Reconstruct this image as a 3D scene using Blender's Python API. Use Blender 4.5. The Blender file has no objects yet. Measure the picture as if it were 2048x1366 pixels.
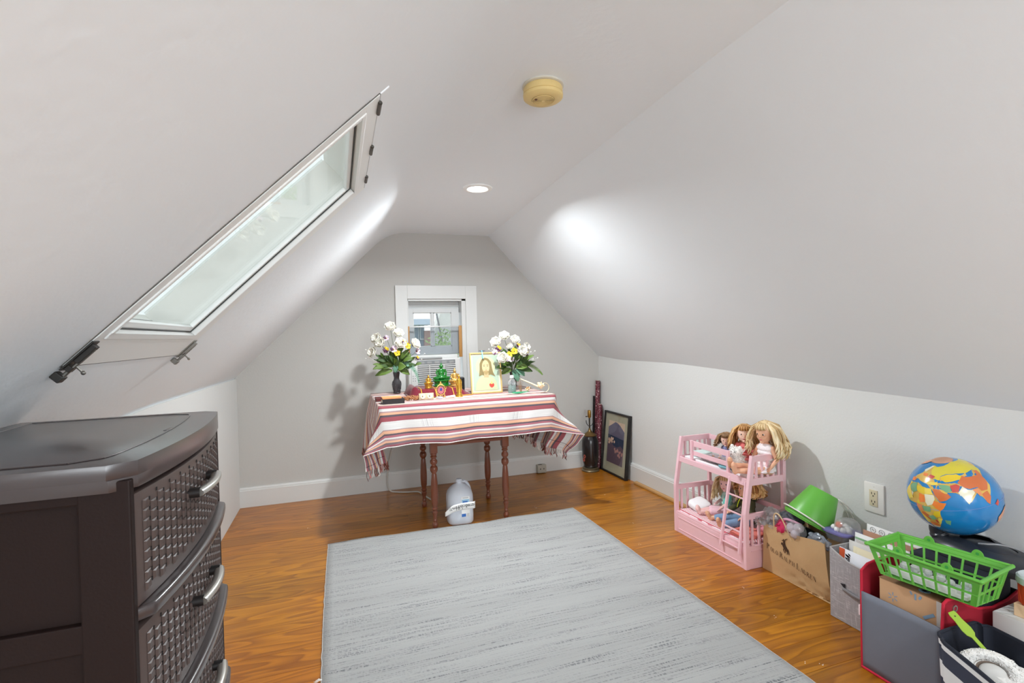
import bpy, bmesh, math, random
from math import sin, cos, pi, radians as R_, sqrt, atan2
from mathutils import Vector, Matrix, Euler, noise as mnoise
random.seed(7)
SC = bpy.context.scene
COL = SC.collection

# ------------------------------------------------ camera, sky, lights, exposure
FPX = 1014.563
YAW, PITCH, ROLL = 0.3314, 0.0134, -0.0248
CAM_H = 1.14
def _cam():
    f = Vector((sin(YAW)*cos(PITCH), cos(YAW)*cos(PITCH), -sin(PITCH)))
    r = Vector((cos(YAW), -sin(YAW), 0)); u = r.cross(f)
    r2 = r*cos(ROLL)+u*sin(ROLL); u2 = u*cos(ROLL)-r*sin(ROLL)
    m = Matrix.Identity(4)
    for i in range(3):
        m[i][0] = r2[i]; m[i][1] = u2[i]; m[i][2] = -f[i]
    m[2][3] = CAM_H
    cd = bpy.data.cameras.new('camera'); c = bpy.data.objects.new('camera', cd)
    cd.sensor_fit = 'HORIZONTAL'; cd.sensor_width = 36; cd.lens = 36*FPX/2048; cd.clip_start = .02
    c.matrix_world = m; COL.objects.link(c); SC.camera = c
_cam()
SC.view_settings.view_transform = 'Standard'; SC.view_settings.look = 'None'
SC.cycles.diffuse_bounces = 8; SC.cycles.max_bounces = 14; SC.cycles.transparent_max_bounces = 16
SC.view_settings.exposure = 0.0; SC.view_settings.gamma = 1; SC.view_settings.use_curve_mapping = False

w = bpy.data.worlds.new('sky'); SC.world = w; w.use_nodes = True
nt = w.node_tree; bg = nt.nodes['Background']
bg.inputs[0].default_value = (0.86, 0.93, 1.0, 1); bg.inputs[1].default_value = 1.8

def area(name, loc, rot, sx, sy, power, color=(1, 1, 1), shape='RECTANGLE', portal=False, spread=None):
    l = bpy.data.lights.new(name, 'AREA'); l.shape = shape; l.size = sx
    if shape in ('RECTANGLE', 'ELLIPSE'): l.size_y = sy
    l.energy = power; l.color = color
    if spread: l.spread = spread
    if portal: l.cycles.is_portal = True
    o = bpy.data.objects.new(name, l); o.location = loc; o.rotation_euler = rot; COL.objects.link(o); return o
CAN = (0.732, 2.633)          # recessed lamp the photograph shows
FILL_TOP = (0.74, -0.95)          # unseen overhead fill added over the near end of the room
area('recessed_lamp_or_fill', (CAN[0], CAN[1], 1.915), (0, 0, 0), .09, .09, 31, (.93, .975, 1), 'DISK', spread=R_(162))
area('recessed_lamp_or_fill', (FILL_TOP[0], FILL_TOP[1], 1.915), (0, 0, 0), .20, .20, 19, (.93, .975, 1), 'DISK', spread=R_(150))  # added fill, no lamp fixture is built here
# daylight of the skylight and back window, then added fill behind the camera
NS = Vector((.701, 0, -.713))                       # left slope, normal into the room
SKA = Vector((-.697, 0, .864)); SKT = Vector((.713, 0, .701))
def slope(s, y, d=0.0):                             # point on the left slope, d metres into the room
    return SKA + SKT*s + Vector((0, y, 0)) + NS*d
_e = Vector((0, 0, -1)).rotation_difference(NS).to_euler()
area('skylight_portal', slope(.725, 1.41, -.15), _e, .70, .65, 1, portal=True)
area('window_portal', (.70, 4.06, 1.2), (R_(-90), 0, 0), .40, .45, 1, portal=True)
area('rear_fill_light', (.60, -1.72, 1.05), (R_(96), 0, R_(0)), .9, .8, 38, (.90, .96, 1.0))  # soft fill added to brighten the room from behind

# ------------------------------------------------ materials
def lin(c):
    return tuple(((x/255)/12.92 if x/255 <= .04045 else ((x/255+.055)/1.055)**2.4) for x in c)+(1,)
MATS = {}
def nodes_of(m):
    t = m.node_tree; return t, t.nodes['Principled BSDF']
def N(t, typ, **kw):
    n = t.nodes.new(typ)
    for k, v in kw.items():
        if k == 'ins':
            for i, val in v.items(): n.inputs[i].default_value = val
        else: setattr(n, k, v)
    return n
def mat(name, col, rough=.6, metal=0, var=.04, vscale=8, bump=0, bscale=60, coat=0, spec=.5, trans=0, alpha=1, sheen=0, ior=1.45, stretch=None, emis=0, sss=0):
    """procedural base: colour with a little noise, optional fine bump"""
    if name in MATS: return MATS[name]
    m = bpy.data.materials.new(name); m.use_nodes = True; t, b = nodes_of(m)
    c = lin(col)
    b.inputs['Roughness'].default_value = rough; b.inputs['Metallic'].default_value = metal
    b.inputs['Specular IOR Level'].default_value = spec; b.inputs['Coat Weight'].default_value = coat; b.inputs['Coat Roughness'].default_value = .22 if coat else .03
    b.inputs['Transmission Weight'].default_value = trans; b.inputs['Alpha'].default_value = alpha
    b.inputs['Sheen Weight'].default_value = sheen; b.inputs['IOR'].default_value = ior
    if sss:
        b.inputs['Subsurface Weight'].default_value = sss; b.inputs['Subsurface Radius'].default_value = (.012, .005, .003); b.inputs['Subsurface Scale'].default_value = .5
    tc = N(t, 'ShaderNodeTexCoord'); mp = N(t, 'ShaderNodeMapping'); t.links.new(tc.outputs['Object'], mp.inputs[0])
    if stretch: mp.inputs['Scale'].default_value = stretch
    n = N(t, 'ShaderNodeTexNoise', ins={'Scale': vscale, 'Detail': 4}); t.links.new(mp.outputs[0], n.inputs['Vector'])
    mr = N(t, 'ShaderNodeMapRange', ins={'To Min': 1-var, 'To Max': 1+var}); t.links.new(n.outputs[0], mr.inputs[0])
    vm = N(t, 'ShaderNodeVectorMath', operation='SCALE'); vm.inputs[0].default_value = c[:3]; t.links.new(mr.outputs[0], vm.inputs['Scale'])
    t.links.new(vm.outputs[0], b.inputs['Base Color'])
    if bump:
        n2 = N(t, 'ShaderNodeTexNoise', ins={'Scale': bscale, 'Detail': 3}); t.links.new(mp.outputs[0], n2.inputs['Vector'])
        bp = N(t, 'ShaderNodeBump', ins={'Strength': 1, 'Distance': bump}); t.links.new(n2.outputs[0], bp.inputs['Height']); t.links.new(bp.outputs[0], b.inputs['Normal'])
    if emis:
        b.inputs['Emission Color'].default_value = c; b.inputs['Emission Strength'].default_value = emis
    MATS[name] = m; return m
def glassy(name, col=(252, 253, 252), gloss=.12, rough=.02, haze=0.0, hazecol=(235, 240, 238)):
    """thin clear sheet: mostly transparent, with a weak gloss and an optional cloudy part"""
    if name in MATS: return MATS[name]
    m = bpy.data.materials.new(name); m.use_nodes = True; t = m.node_tree
    for n in list(t.nodes):
        if n.type == 'BSDF_PRINCIPLED': t.nodes.remove(n)
    out = t.nodes['Material Output']
    tr = N(t, 'ShaderNodeBsdfTransparent', ins={0: lin(col)}); gl = N(t, 'ShaderNodeBsdfGlossy', ins={'Roughness': rough})
    lw = N(t, 'ShaderNodeLayerWeight', ins={0: .5}); pw = N(t, 'ShaderNodeMath', operation='POWER', ins={1: 5.0}); t.links.new(lw.outputs['Facing'], pw.inputs[0])
    ad = N(t, 'ShaderNodeMath', operation='MULTIPLY_ADD', ins={1: .4, 2: gloss*.25}); t.links.new(pw.outputs[0], ad.inputs[0])
    mx = N(t, 'ShaderNodeMixShader'); t.links.new(ad.outputs[0], mx.inputs[0]); t.links.new(tr.outputs[0], mx.inputs[1]); t.links.new(gl.outputs[0], mx.inputs[2])
    last = mx
    if haze:
        df = N(t, 'ShaderNodeBsdfTranslucent', ins={0: lin(hazecol)}); d2 = N(t, 'ShaderNodeBsdfDiffuse', ins={0: lin(hazecol)})
        m2 = N(t, 'ShaderNodeMixShader', ins={0: .5}); t.links.new(df.outputs[0], m2.inputs[1]); t.links.new(d2.outputs[0], m2.inputs[2])
        m3 = N(t, 'ShaderNodeMixShader', ins={0: haze}); t.links.new(mx.outputs[0], m3.inputs[1]); t.links.new(m2.outputs[0], m3.inputs[2]); last = m3
    t.links.new(last.outputs[0], out.inputs[0]); MATS[name] = m; return m

# ------------------------------------------------ mesh builder
W = {}
class MB:
    def __init__(s): s.v = []; s.f = []; s.m = []; s.uv = []
    def add(s, vs, fs, mi=0, M=None, uvs=None):
        o = len(s.v)
        for p in vs:
            p = Vector(p); s.v.append(M @ p if M else p)
        for k, f in enumerate(fs):
            s.f.append(tuple(i+o for i in f)); s.m.append(mi); s.uv.append(uvs[k] if uvs else None)
        return s
    def merge(s, o, M=None, mi=None):
        return s.add(o.v, o.f, 0, M, o.uv)._mi(len(o.f), o.m if mi is None else [mi]*len(o.f))
    def _mi(s, n, ms):
        s.m[-n:] = list(ms); return s
    def box(s, c, d, rot=None, mi=0, M=None):
        x, y, z = d[0]/2, d[1]/2, d[2]/2; c = Vector(c)
        Q = (Euler(rot).to_matrix() if rot else Matrix.Identity(3))
        vs = [c + Q @ Vector((a*x, b*y, e*z)) for a in (-1, 1) for b in (-1, 1) for e in (-1, 1)]
        return s.add(vs, [(0, 1, 3, 2), (4, 6, 7, 5), (0, 4, 5, 1), (2, 3, 7, 6), (0, 2, 6, 4), (1, 5, 7, 3)], mi, M)
    def bar(s, a, b, wd, h, up=(0, 0, 1), mi=0):
        """box from a to b, wd across, h along up"""
        a, b = Vector(a), Vector(b); d = (b-a); L = d.length; d.normalize()
        sd = d.cross(Vector(up)).normalized(); u = sd.cross(d)
        vs = [p + sd*i*wd/2 + u*j*h/2 for p in (a, b) for i in (-1, 1) for j in (-1, 1)]
        return s.add(vs, [(0, 1, 3, 2), (4, 6, 7, 5), (0, 4, 5, 1), (2, 3, 7, 6), (0, 2, 6, 4), (1, 5, 7, 3)], mi)
    def tube(s, pts, rad, n=8, mi=0, caps=True, flat=1.0, up=None):
        pts = [Vector(p) for p in pts]; k = len(pts)
        if not hasattr(rad, '__len__'): rad = [rad]*k
        o = []; prev = Vector(up) if up else None
        for i, p in enumerate(pts):
            t = (pts[min(i+1, k-1)]-pts[max(i-1, 0)]).normalized()
            if t.length == 0: t = Vector((0, 0, 1))
            if prev is None: prev = Vector((0, 0, 1)) if abs(t.z) < .9 else Vector((1, 0, 0))
            a = t.cross(prev)
            if a.length < 1e-6: a = t.cross(Vector((0, 1, 0)))
            a.normalize(); b = a.cross(t); prev = b
            o += [p + (a*cos(2*pi*j/n)+b*sin(2*pi*j/n)*flat)*rad[i] for j in range(n)]
        fs = [(i*n+j, i*n+(j+1) % n, (i+1)*n+(j+1) % n, (i+1)*n+j) for i in range(k-1) for j in range(n)]
        if caps: fs += [tuple(range(n-1, -1, -1)), tuple((k-1)*n+j for j in range(n))]
        return s.add(o, fs, mi)
    def cyl(s, a, b, r0, r1=None, n=20, mi=0, caps=True):
        return s.tube([a, b], [r0, r0 if r1 is None else r1], n, mi, caps)
    def lathe(s, prof, c=(0, 0, 0), n=32, mi=0, sx=1, sy=1, M=None, close=True):
        c = Vector(c); o = []
        for r, z in prof: o += [c+Vector((r*sx*cos(2*pi*j/n), r*sy*sin(2*pi*j/n), z)) for j in range(n)]
        k = len(prof)
        fs = [(i*n+j, i*n+(j+1) % n, (i+1)*n+(j+1) % n, (i+1)*n+j) for i in range(k-1) for j in range(n)]
        if close:
            if prof[0][0] > 1e-6: fs.append(tuple(range(n-1, -1, -1)))
            if prof[-1][0] > 1e-6: fs.append(tuple((k-1)*n+j for j in range(n)))
        return s.add(o, fs, mi, M)
    def ball(s, c, r, nu=16, nv=10, mi=0, M=None):
        if not hasattr(r, '__len__'): r = (r, r, r)
        c = Vector(c); vs = [c+Vector((0, 0, -r[2]))]
        for i in range(1, nv):
            a = -pi/2+pi*i/nv
            vs += [c+Vector((r[0]*cos(a)*cos(2*pi*j/nu), r[1]*cos(a)*sin(2*pi*j/nu), r[2]*sin(a))) for j in range(nu)]
        vs.append(c+Vector((0, 0, r[2]))); fs = []
        for j in range(nu):
            fs.append((0, 1+(j+1) % nu, 1+j)); k = len(vs)-1; q = 1+(nv-2)*nu; fs.append((k, q+j, q+(j+1) % nu))
        for i in range(nv-2):
            for j in range(nu):
                a = 1+i*nu+j; b = 1+i*nu+(j+1) % nu; fs.append((a, b, b+nu, a+nu))
        return s.add(vs, fs, mi, M)
    def prism(s, poly, h0, h1, M=None, mi=0):
        n = len(poly); vs = [(x, y, h0) for x, y in poly]+[(x, y, h1) for x, y in poly]
        fs = [tuple(range(n-1, -1, -1)), tuple(range(n, 2*n))]+[(i, (i+1) % n, n+(i+1) % n, n+i) for i in range(n)]
        return s.add(vs, fs, mi, M)
    def grid(s, fn, nu, nv, mi=0, M=None, uv=None, flip=False, skip=None):
        vs = [fn(i/nu, j/nv) for i in range(nu+1) for j in range(nv+1)]; fs = []; us = []
        for i in range(nu):
            for j in range(nv):
                if skip and skip(i, j): continue
                q = [i*(nv+1)+j, (i+1)*(nv+1)+j, (i+1)*(nv+1)+j+1, i*(nv+1)+j+1]
                c = [(i/nu, j/nv), ((i+1)/nu, j/nv), ((i+1)/nu, (j+1)/nv), (i/nu, (j+1)/nv)]
                if flip: q.reverse(); c.reverse()
                fs.append(tuple(q)); us.append([uv(*x) if uv else x for x in c])
        return s.add(vs, fs, mi, M, us)

def setp(o, label=None, cat=None, group=None, kind=None):
    if label: o['label'] = label
    if cat: o['category'] = cat
    if group: o['group'] = group
    if kind: o['kind'] = kind
    return o
def thing(name, label, cat, loc=(0, 0, 0), group=None):
    o = bpy.data.objects.new(name, None); COL.objects.link(o); o.empty_display_size = .05
    o.location = loc; W[o.name] = Vector(loc); return setp(o, label, cat, group)
def build(name, mb, mats, parent=None, smooth=35, bevel=0, bseg=2, solid=0, sub=0, remesh=0, soff=0, label=None, cat=None, group=None, kind=None, at=None, dec=0):
    if not isinstance(mats, (list, tuple)): mats = [mats]
    if parent is not None: org = W[parent.name]
    elif at is not None: org = Vector(at)
    else:
        xs = [p.x for p in mb.v]; ys = [p.y for p in mb.v]; org = Vector(((min(xs)+max(xs))/2, (min(ys)+max(ys))/2, min(p.z for p in mb.v)))
    me = bpy.data.meshes.new(name)
    me.from_pydata([tuple(p-org) for p in mb.v], [], mb.f)
    for m in mats: me.materials.append(m)
    me.polygons.foreach_set('material_index', mb.m)
    if any(u is not None for u in mb.uv):
        l = me.uv_layers.new(name='UVMap'); k = 0; d = []
        for f, u in zip(mb.f, mb.uv):
            for j in range(len(f)): d += list(u[j]) if u else [0, 0]
        l.data.foreach_set('uv', d)
    bm = bmesh.new(); bm.from_mesh(me); bmesh.ops.remove_doubles(bm, verts=bm.verts, dist=1e-6)
    if not (solid): bmesh.ops.recalc_face_normals(bm, faces=bm.faces)
    bm.to_mesh(me); bm.free()
    o = bpy.data.objects.new(name, me); COL.objects.link(o)
    if parent is not None: o.parent = parent
    else: o.location = org
    W[o.name] = org
    if solid:
        x = o.modifiers.new('s', 'SOLIDIFY'); x.thickness = solid; x.offset = soff
    if bevel:
        x = o.modifiers.new('b', 'BEVEL'); x.width = bevel; x.segments = bseg; x.limit_method = 'ANGLE'; x.angle_limit = R_(40)
    if remesh:
        x = o.modifiers.new('r', 'REMESH'); x.mode = 'VOXEL'; x.voxel_size = remesh; x.use_smooth_shade = True
        x = o.modifiers.new('sm', 'SMOOTH'); x.iterations = 3; x.factor = .5
    if sub:
        x = o.modifiers.new('ss', 'SUBSURF'); x.levels = sub; x.render_levels = sub
    if bevel or remesh or sub or solid:
        dg = bpy.context.evaluated_depsgraph_get(); ev = o.evaluated_get(dg)
        nm = bpy.data.meshes.new_from_object(ev); o.modifiers.clear(); o.data = nm; nm.name = name; me = nm
    if smooth:
        me.polygons.foreach_set('use_smooth', [True]*len(me.polygons))
        if smooth < 180: me.set_sharp_from_angle(angle=R_(smooth))
        me.update()
    return setp(o, label, cat, group, kind)
def dup(o, parent=None, M=None, label=None):
    c = o.copy(); COL.objects.link(c)
    if parent is not None: c.parent = parent
    if label: c['label'] = label
    W[c.name] = W[o.name]
    return c
def F3(o, x, y, z=None):
    """frame matrix from origin and two axes"""
    o, x, y = Vector(o), Vector(x).normalized(), Vector(y).normalized()
    z = x.cross(y).normalized() if z is None else Vector(z).normalized()
    return Matrix(((x.x, y.x, z.x, o.x), (x.y, y.y, z.y, o.y), (x.z, y.z, z.z, o.z), (0, 0, 0, 1)))
def T(x, y, z, rz=0, rx=0, ry=0, s=1):
    return Matrix.Translation((x, y, z)) @ Euler((rx, ry, rz)).to_matrix().to_4x4() @ Matrix.Scale(s, 4)
def lerp(a, b, t): return a+(b-a)*t
def ipol(pts, x):
    if x >= pts[0][0]: return pts[0][1]
    for (a, u), (b, v) in zip(pts, pts[1:]):
        if x >= b: return lerp(v, u, (x-b)/(a-b))
    return pts[-1][1]
# ------------------------------------------------ room shell
D, XL, XR, YN, ZC = 3.896, -.69, 2.123, -1.55, 1.93
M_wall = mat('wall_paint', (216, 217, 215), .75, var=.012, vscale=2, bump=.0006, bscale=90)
M_wallb = mat('back_wall_grey', (190, 189, 185), .75, var=.015, vscale=2, bump=.0006, bscale=90)  # greyer and darker tone than the side walls
M_ceil = mat('ceiling_paint', (234, 239, 243), .7, var=.01, vscale=1.5, bump=.0008, bscale=40)
M_trim = mat('white_trim_paint', (212, 213, 211), .32, var=.015, vscale=5, bump=.0003, bscale=50)
def und(y, z):  # uneven old plaster
    return (mnoise.noise(Vector((y*1.1, z*1.3, 3.3))))*.006
RC = [(3.896, .94), (3.70, .928), (3.511, .918), (3.15, .921), (2.816, .920), (2.41, .905), (1.623, .862), (1.026, .846), (-1.6, .84)]
RT = [(3.9, 1.164), (2.6, 1.10), (1.26, 1.053), (-1.6, 1.05)]
LC = [(3.896, .864), (2.2, .885), (1.0, .864), (-1.6, .864)]
def struct(n, mb, m, **k): return build(n, mb, m, kind='structure', **k)
# planked floor
fl = MB().box(((XL+XR)/2, (YN+D)/2, -.03), (XR-XL+.2, D-YN+.2, .02))
FLOOR = struct('floor', fl, mat('subfloor', (90, 60, 35)), smooth=0)
def wood_floor():
    m = bpy.data.materials.new('pine_floor'); m.use_nodes = True; t, b = nodes_of(m)
    tc = N(t, 'ShaderNodeTexCoord'); oi = N(t, 'ShaderNodeObjectInfo')
    cm = N(t, 'ShaderNodeCombineXYZ'); 
    for i, k in enumerate((37.0, 91.0, 53.0)):
        q = N(t, 'ShaderNodeMath', operation='MULTIPLY', ins={1: k}); t.links.new(oi.outputs['Random'], q.inputs[0]); t.links.new(q.outputs[0], cm.inputs[i])
    ad = N(t, 'ShaderNodeVectorMath', operation='ADD'); t.links.new(tc.outputs['Object'], ad.inputs[0]); t.links.new(cm.outputs[0], ad.inputs[1])
    mp = N(t, 'ShaderNodeMapping', ins={'Scale': (.9, 7.0, 1)}); t.links.new(ad.outputs[0], mp.inputs[0])
    n1 = N(t, 'ShaderNodeTexNoise', ins={'Scale': 1.0, 'Detail': 2.0, 'Roughness': .45}); t.links.new(mp.outputs[0], n1.inputs['Vector'])
    mu = N(t, 'ShaderNodeMath', operation='MULTIPLY', ins={1: 15}); t.links.new(n1.outputs[0], mu.inputs[0])
    fr = N(t, 'ShaderNodeMath', operation='FRACT'); t.links.new(mu.outputs[0], fr.inputs[0])
    ring = N(t, 'ShaderNodeValToRGB'); e = ring.color_ramp.elements
    e[0].position = 0; e[0].color = (0, 0, 0, 1); e[1].position = .72; e[1].color = (.85, .85, .85, 1)
    x = e.new(.80); x.color = (1, 1, 1, 1); x = e.new(.9); x.color = (.15, .15, .15, 1); x = e.new(1); x.color = (0, 0, 0, 1)
    t.links.new(fr.outputs[0], ring.inputs[0])
    mp2 = N(t, 'ShaderNodeMapping', ins={'Scale': (3, 160, 1)}); t.links.new(ad.outputs[0], mp2.inputs[0])
    n2 = N(t, 'ShaderNodeTexNoise', ins={'Scale': 1, 'Detail': 3}); t.links.new(mp2.outputs[0], n2.inputs['Vector'])
    mix = N(t, 'ShaderNodeMix', data_type='RGBA'); mix.inputs['A'].default_value = lin((176, 116, 22)); mix.inputs['B'].default_value = lin((118, 66, 12))
    f2 = N(t, 'ShaderNodeMath', operation='MULTIPLY', ins={1: .7}); t.links.new(ring.outputs[0], f2.inputs[0]); t.links.new(f2.outputs[0], mix.inputs['Factor'])
    # broad tonal changes from board to board and across the room
    n3 = N(t, 'ShaderNodeTexNoise', ins={'Scale': 1.0, 'Detail': 3}); t.links.new(tc.outputs['Object'], n3.inputs['Vector'])
    mr = N(t, 'ShaderNodeMapRange', ins={'From Min': 0, 'From Max': 1, 'To Min': .82, 'To Max': 1.14}); t.links.new(oi.outputs['Random'], mr.inputs[0])
    mr2 = N(t, 'ShaderNodeMapRange', ins={'From Min': .3, 'From Max': .7, 'To Min': .9, 'To Max': 1.08}); t.links.new(n2.outputs[0], mr2.inputs[0])
    mm = N(t, 'ShaderNodeMath', operation='MULTIPLY'); t.links.new(mr.outputs[0], mm.inputs[0]); t.links.new(mr2.outputs[0], mm.inputs[1])
    sc = N(t, 'ShaderNodeVectorMath', operation='SCALE'); t.links.new(mix.outputs['Result'], sc.inputs[0]); t.links.new(mm.outputs[0], sc.inputs['Scale'])
    red = N(t, 'ShaderNodeMix', data_type='RGBA', blend_type='MULTIPLY'); red.inputs['B'].default_value = (1.0, .84, .72, 1)
    mr3 = N(t, 'ShaderNodeMapRange', ins={'From Min': .35, 'From Max': .65}); t.links.new(n3.outputs[0], mr3.inputs[0])
    t.links.new(mr3.outputs[0], red.inputs['Factor']); t.links.new(sc.outputs[0], red.inputs['A']); t.links.new(red.outputs['Result'], b.inputs['Base Color'])
    b.inputs['Roughness'].default_value = .3; b.inputs['Coat Weight'].default_value = .12; b.inputs['Coat Roughness'].default_value = .12
    bp = N(t, 'ShaderNodeBump', ins={'Strength': .5, 'Distance': .0006}); t.links.new(n2.outputs[0], bp.inputs['Height']); t.links.new(bp.outputs[0], b.inputs['Normal'])
    return m
M_floor = wood_floor()
y = YN; random.seed(3)
while y < D-.01:
    wd = random.choice((.118, .128, .135, .142)); y1 = min(y+wd, D+.02)
    cuts = [XL-.02]+([random.uniform(.0, 1.5)] if random.random() < .4 else [])+[XR+.02]
    for a, c in zip(cuts, cuts[1:]):
        build('plank', MB().box(((a+c)/2, (y+y1)/2, -.01), (c-a-.0008, y1-y-.0007, .02)), M_floor, FLOOR, smooth=0, bevel=.0006, bseg=1)
    y = y1
# back wall with the window hole
WX0, WX1, WZ0, WZ1 = .504, .962, .62, 1.43
bw = MB()
def gable(x):
    if x < .385: return lerp(.864, 1.928, (x+.697)/(1.082))
    if x < 1.168: return 1.928
    return lerp(1.93, .94, (x-1.168)/(.951))
xs = [-.80, -.5, -.2, .1, .385, WX0, .73, WX1, 1.168, 1.5, 1.8, 2.23]
for x0, x1 in zip(xs, xs[1:]):
    t0, t1 = gable(x0)+.06, gable(x1)+.06
    if x0 >= WX0-1e-6 and x1 <= WX1+1e-6: segs = [((0, 0), (WZ0, WZ0)), ((WZ1, WZ1), (t0, t1))]
    else: segs = [((0, 0), (t0, t1))]
    for (a0, a1), (b0, b1) in segs:
        bw.add([(x0, D, a0), (x1, D, a1), (x1, D, b1), (x0, D, b0), (x0, D+.14, a0), (x1, D+.14, a1), (x1, D+.14, b1), (x0, D+.14, b0)],
               [(0, 1, 2, 3), (7, 6, 5, 4), (0, 4, 5, 1), (1, 5, 6, 2), (2, 6, 7, 3), (3, 7, 4, 0)])
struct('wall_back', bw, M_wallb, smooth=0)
# knee walls
NY = 60
def yy(t): return lerp(YN, D+.01, t)
struct('wall_left', MB().grid(lambda a, b: Vector((XL, yy(a), lerp(-.02, ipol(LC, yy(a))+.02, b))), NY, 6), M_wall, solid=.03, soff=1, smooth=60)
struct('wall_right', MB().grid(lambda a, b: Vector((XR+und(yy(a), b)*.3, yy(a), lerp(-.02, ipol(RC, yy(a))+.004, b))), NY, 6, flip=True), M_wall, solid=.03, soff=-1, smooth=60)
# right slope
def rs(a, b):
    yv = yy(a); z0 = ipol(RC, yv); x1 = ipol(RT, yv); n = Vector((-.7, 0, -.7))
    bulge = sin(pi*b)*(.008*sin(yv*1.7))
    return Vector((lerp(XR, x1, b), yv, lerp(z0, ZC, b)))+n*(und(yv*.7, b*2+5)*sin(pi*min(1, b*1.0))+bulge)
struct('ceiling_right_slope', MB().grid(rs, 80, 24, flip=True), M_ceil, smooth=70)
# left slope with the skylight hole; rounds over into the flat ceiling
SY0, SY1, SS0, SS1 = 1.085, 1.735, .375, 1.075       # rough hole (y, slope distance)
ys = [YN+i*.12 for i in range(50) if YN+i*.12 < SY0-.03]+[SY0]+[SY0+(SY1-SY0)*i/5 for i in range(1, 5)]+[SY1]+[SY1+.06+i*.12 for i in range(40) if SY1+.06+i*.12 < D-.02]+[D+.02]
S_END = 1.518
ss = [0, .06, .13, .22, SS0, .5, .65, .8, .95, SS1, 1.16, 1.24, 1.32, 1.38]
def lsp(s, yv):
    lc = ipol(LC, yv)-.864
    k = max(0, 1-s/.35)
    return slope(s, yv)+Vector((0, 0, lc*k))
lv = []; nrow = len(ss)+8
for yv in ys:
    for s in ss: lv.append(lsp(s, yv))
    p0 = slope(1.38, yv); p1 = slope(1.52, yv); p2 = Vector((.385+.14, yv, ZC))
    for i in range(1, 9):
        t = i/8; lv.append(p0*(1-t)**2+p1*2*t*(1-t)+p2*t*t)
lf = []
for i in range(len(ys)-1):
    for j in range(nrow-1):
        if j < len(ss)-1 and ss[j] >= SS0-1e-6 and ss[j+1] <= SS1+1e-6 and ys[i] >= SY0-1e-6 and ys[i+1] <= SY1+1e-6: continue
        a = i*nrow+j; lf.append((a, a+nrow, a+nrow+1, a+1))
struct('ceiling_left_slope', MB().add(lv, lf), M_ceil, smooth=180)
# the slopes hold no thickness towards the roof: one closed roof shell behind them keeps daylight out
def cg(a, b):
    yv = yy(a); return Vector((lerp(.525, ipol(RT, yv)+.002, b), yv, ZC+.0003*sin(yv*3)))
struct('ceiling', MB().grid(cg, 60, 8), M_ceil, solid=.02, soff=-1, smooth=60)
roof = MB()
for (xa, za, xb, zb) in ((XL-.16, .86, -.50, 1.20), (.05, 1.70, .36, 2.02), (.36, 2.02, 1.2, 2.02), (1.2, 2.02, XR+.14, .95)):
    roof.bar((xa, (YN+D)/2, za), (xb, (YN+D)/2, zb), D-YN+.3, .02)
for (ya, yb) in ((YN, SY0-.1), (SY1+.1, D+.1)):
    c = [slope(.25, ya, -.11), slope(1.2, ya, -.11), slope(1.2, yb, -.11), slope(.25, yb, -.11)]
    roof.add(c+[p-NS*.02 for p in c], [(0, 1, 2, 3), (7, 6, 5, 4), (0, 4, 5, 1), (1, 5, 6, 2), (2, 6, 7, 3), (3, 7, 4, 0)])
struct('roof', roof, mat('roof_shingle', (80, 78, 76), .9), smooth=0)
# near gable wall, with an opening added to pass the rear fill light
gw = MB()
for x0, x1 in zip([-.8, -.3, .0, .3, 1.15, 1.6, 2.23], [-.3, .0, .3, 1.15, 1.6, 2.23]):
    segs = [(-.02, .62), (1.66, 2.1)] if (x0 >= .0 and x1 <= 1.6) else [(-.02, 2.1)]
    for a, b in segs: gw.box(((x0+x1)/2, YN-.05, (a+b)/2), (x1-x0, .1, b-a))
struct('wall_front', gw, M_wall, smooth=0)
# baseboards
def board(name, a, b, inward, h=.134, th=.02):
    a, b, i = Vector(a), Vector(b), Vector(inward)
    prof = [(0, 0), (th, 0), (th, h-.02), (th-.004, h-.017), (th-.004, h-.010), (th-.010, h), (0, h)]
    vs = [p+i*x+Vector((0, 0, z)) for p in (a, b) for x, z in prof]; n = len(prof)
    fs = [tuple(range(n)), tuple(range(2*n-1, n-1, -1))]+[(j, n+j, n+(j+1) % n, (j+1) % n) for j in range(n)]
    return struct(name, MB().add(vs, fs), M_trim, smooth=0)
board('baseboard_back', (XL, D, 0), (XR, D, 0), (0, -1, 0))
board('baseboard_left', (XL, YN, 0), (XL, D, 0), (1, 0, 0))
board('baseboard_right', (XR, YN, 0), (XR, D, 0), (-1, 0, 0))
struct('trim_1', MB().box((2.088, 1.2, .008), (.03, 4.2, .016)), mat('raw_wood_strip', (196, 152, 98), .6, var=.15, vscale=14, stretch=(1, .15, 1)), bevel=.003)

# ------------------------------------------------ back window
win = setp(bpy.data.objects.new('window_1', None), kind='structure'); COL.objects.link(win); win.location = (.73, D, 1.2); W['window_1'] = Vector((.73, D, 1.2))
def wb(name, boxes, m, bevel=.002, **k):
    mb = MB()
    for x0, x1, y0, y1, z0, z1 in boxes: mb.box(((x0+x1)/2, (y0+y1)/2, (z0+z1)/2), (x1-x0, y1-y0, z1-z0))
    return build(name, mb, m, win, smooth=0, bevel=bevel, **k)
wb('casing', [(.418, WX0+.004, D-.02, D, .5, 1.532)], M_trim)
wb('casing', [(WX1-.004, 1.048, D-.02, D, .5, 1.532)], M_trim)
wb('casing', [(WX0+.004, WX1-.004, D-.02, D, 1.43, 1.532)], M_trim)
wb('jamb', [(WX0, WX0+.012, D-.005, D+.14, WZ0, WZ1)], M_trim)
wb('jamb', [(WX1-.035, WX1, D-.005, D+.14, WZ0, WZ1)], M_trim)
wb('jamb', [(WX0, WX1, D-.005, D+.14, WZ1-.016, WZ1)], M_trim)
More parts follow.
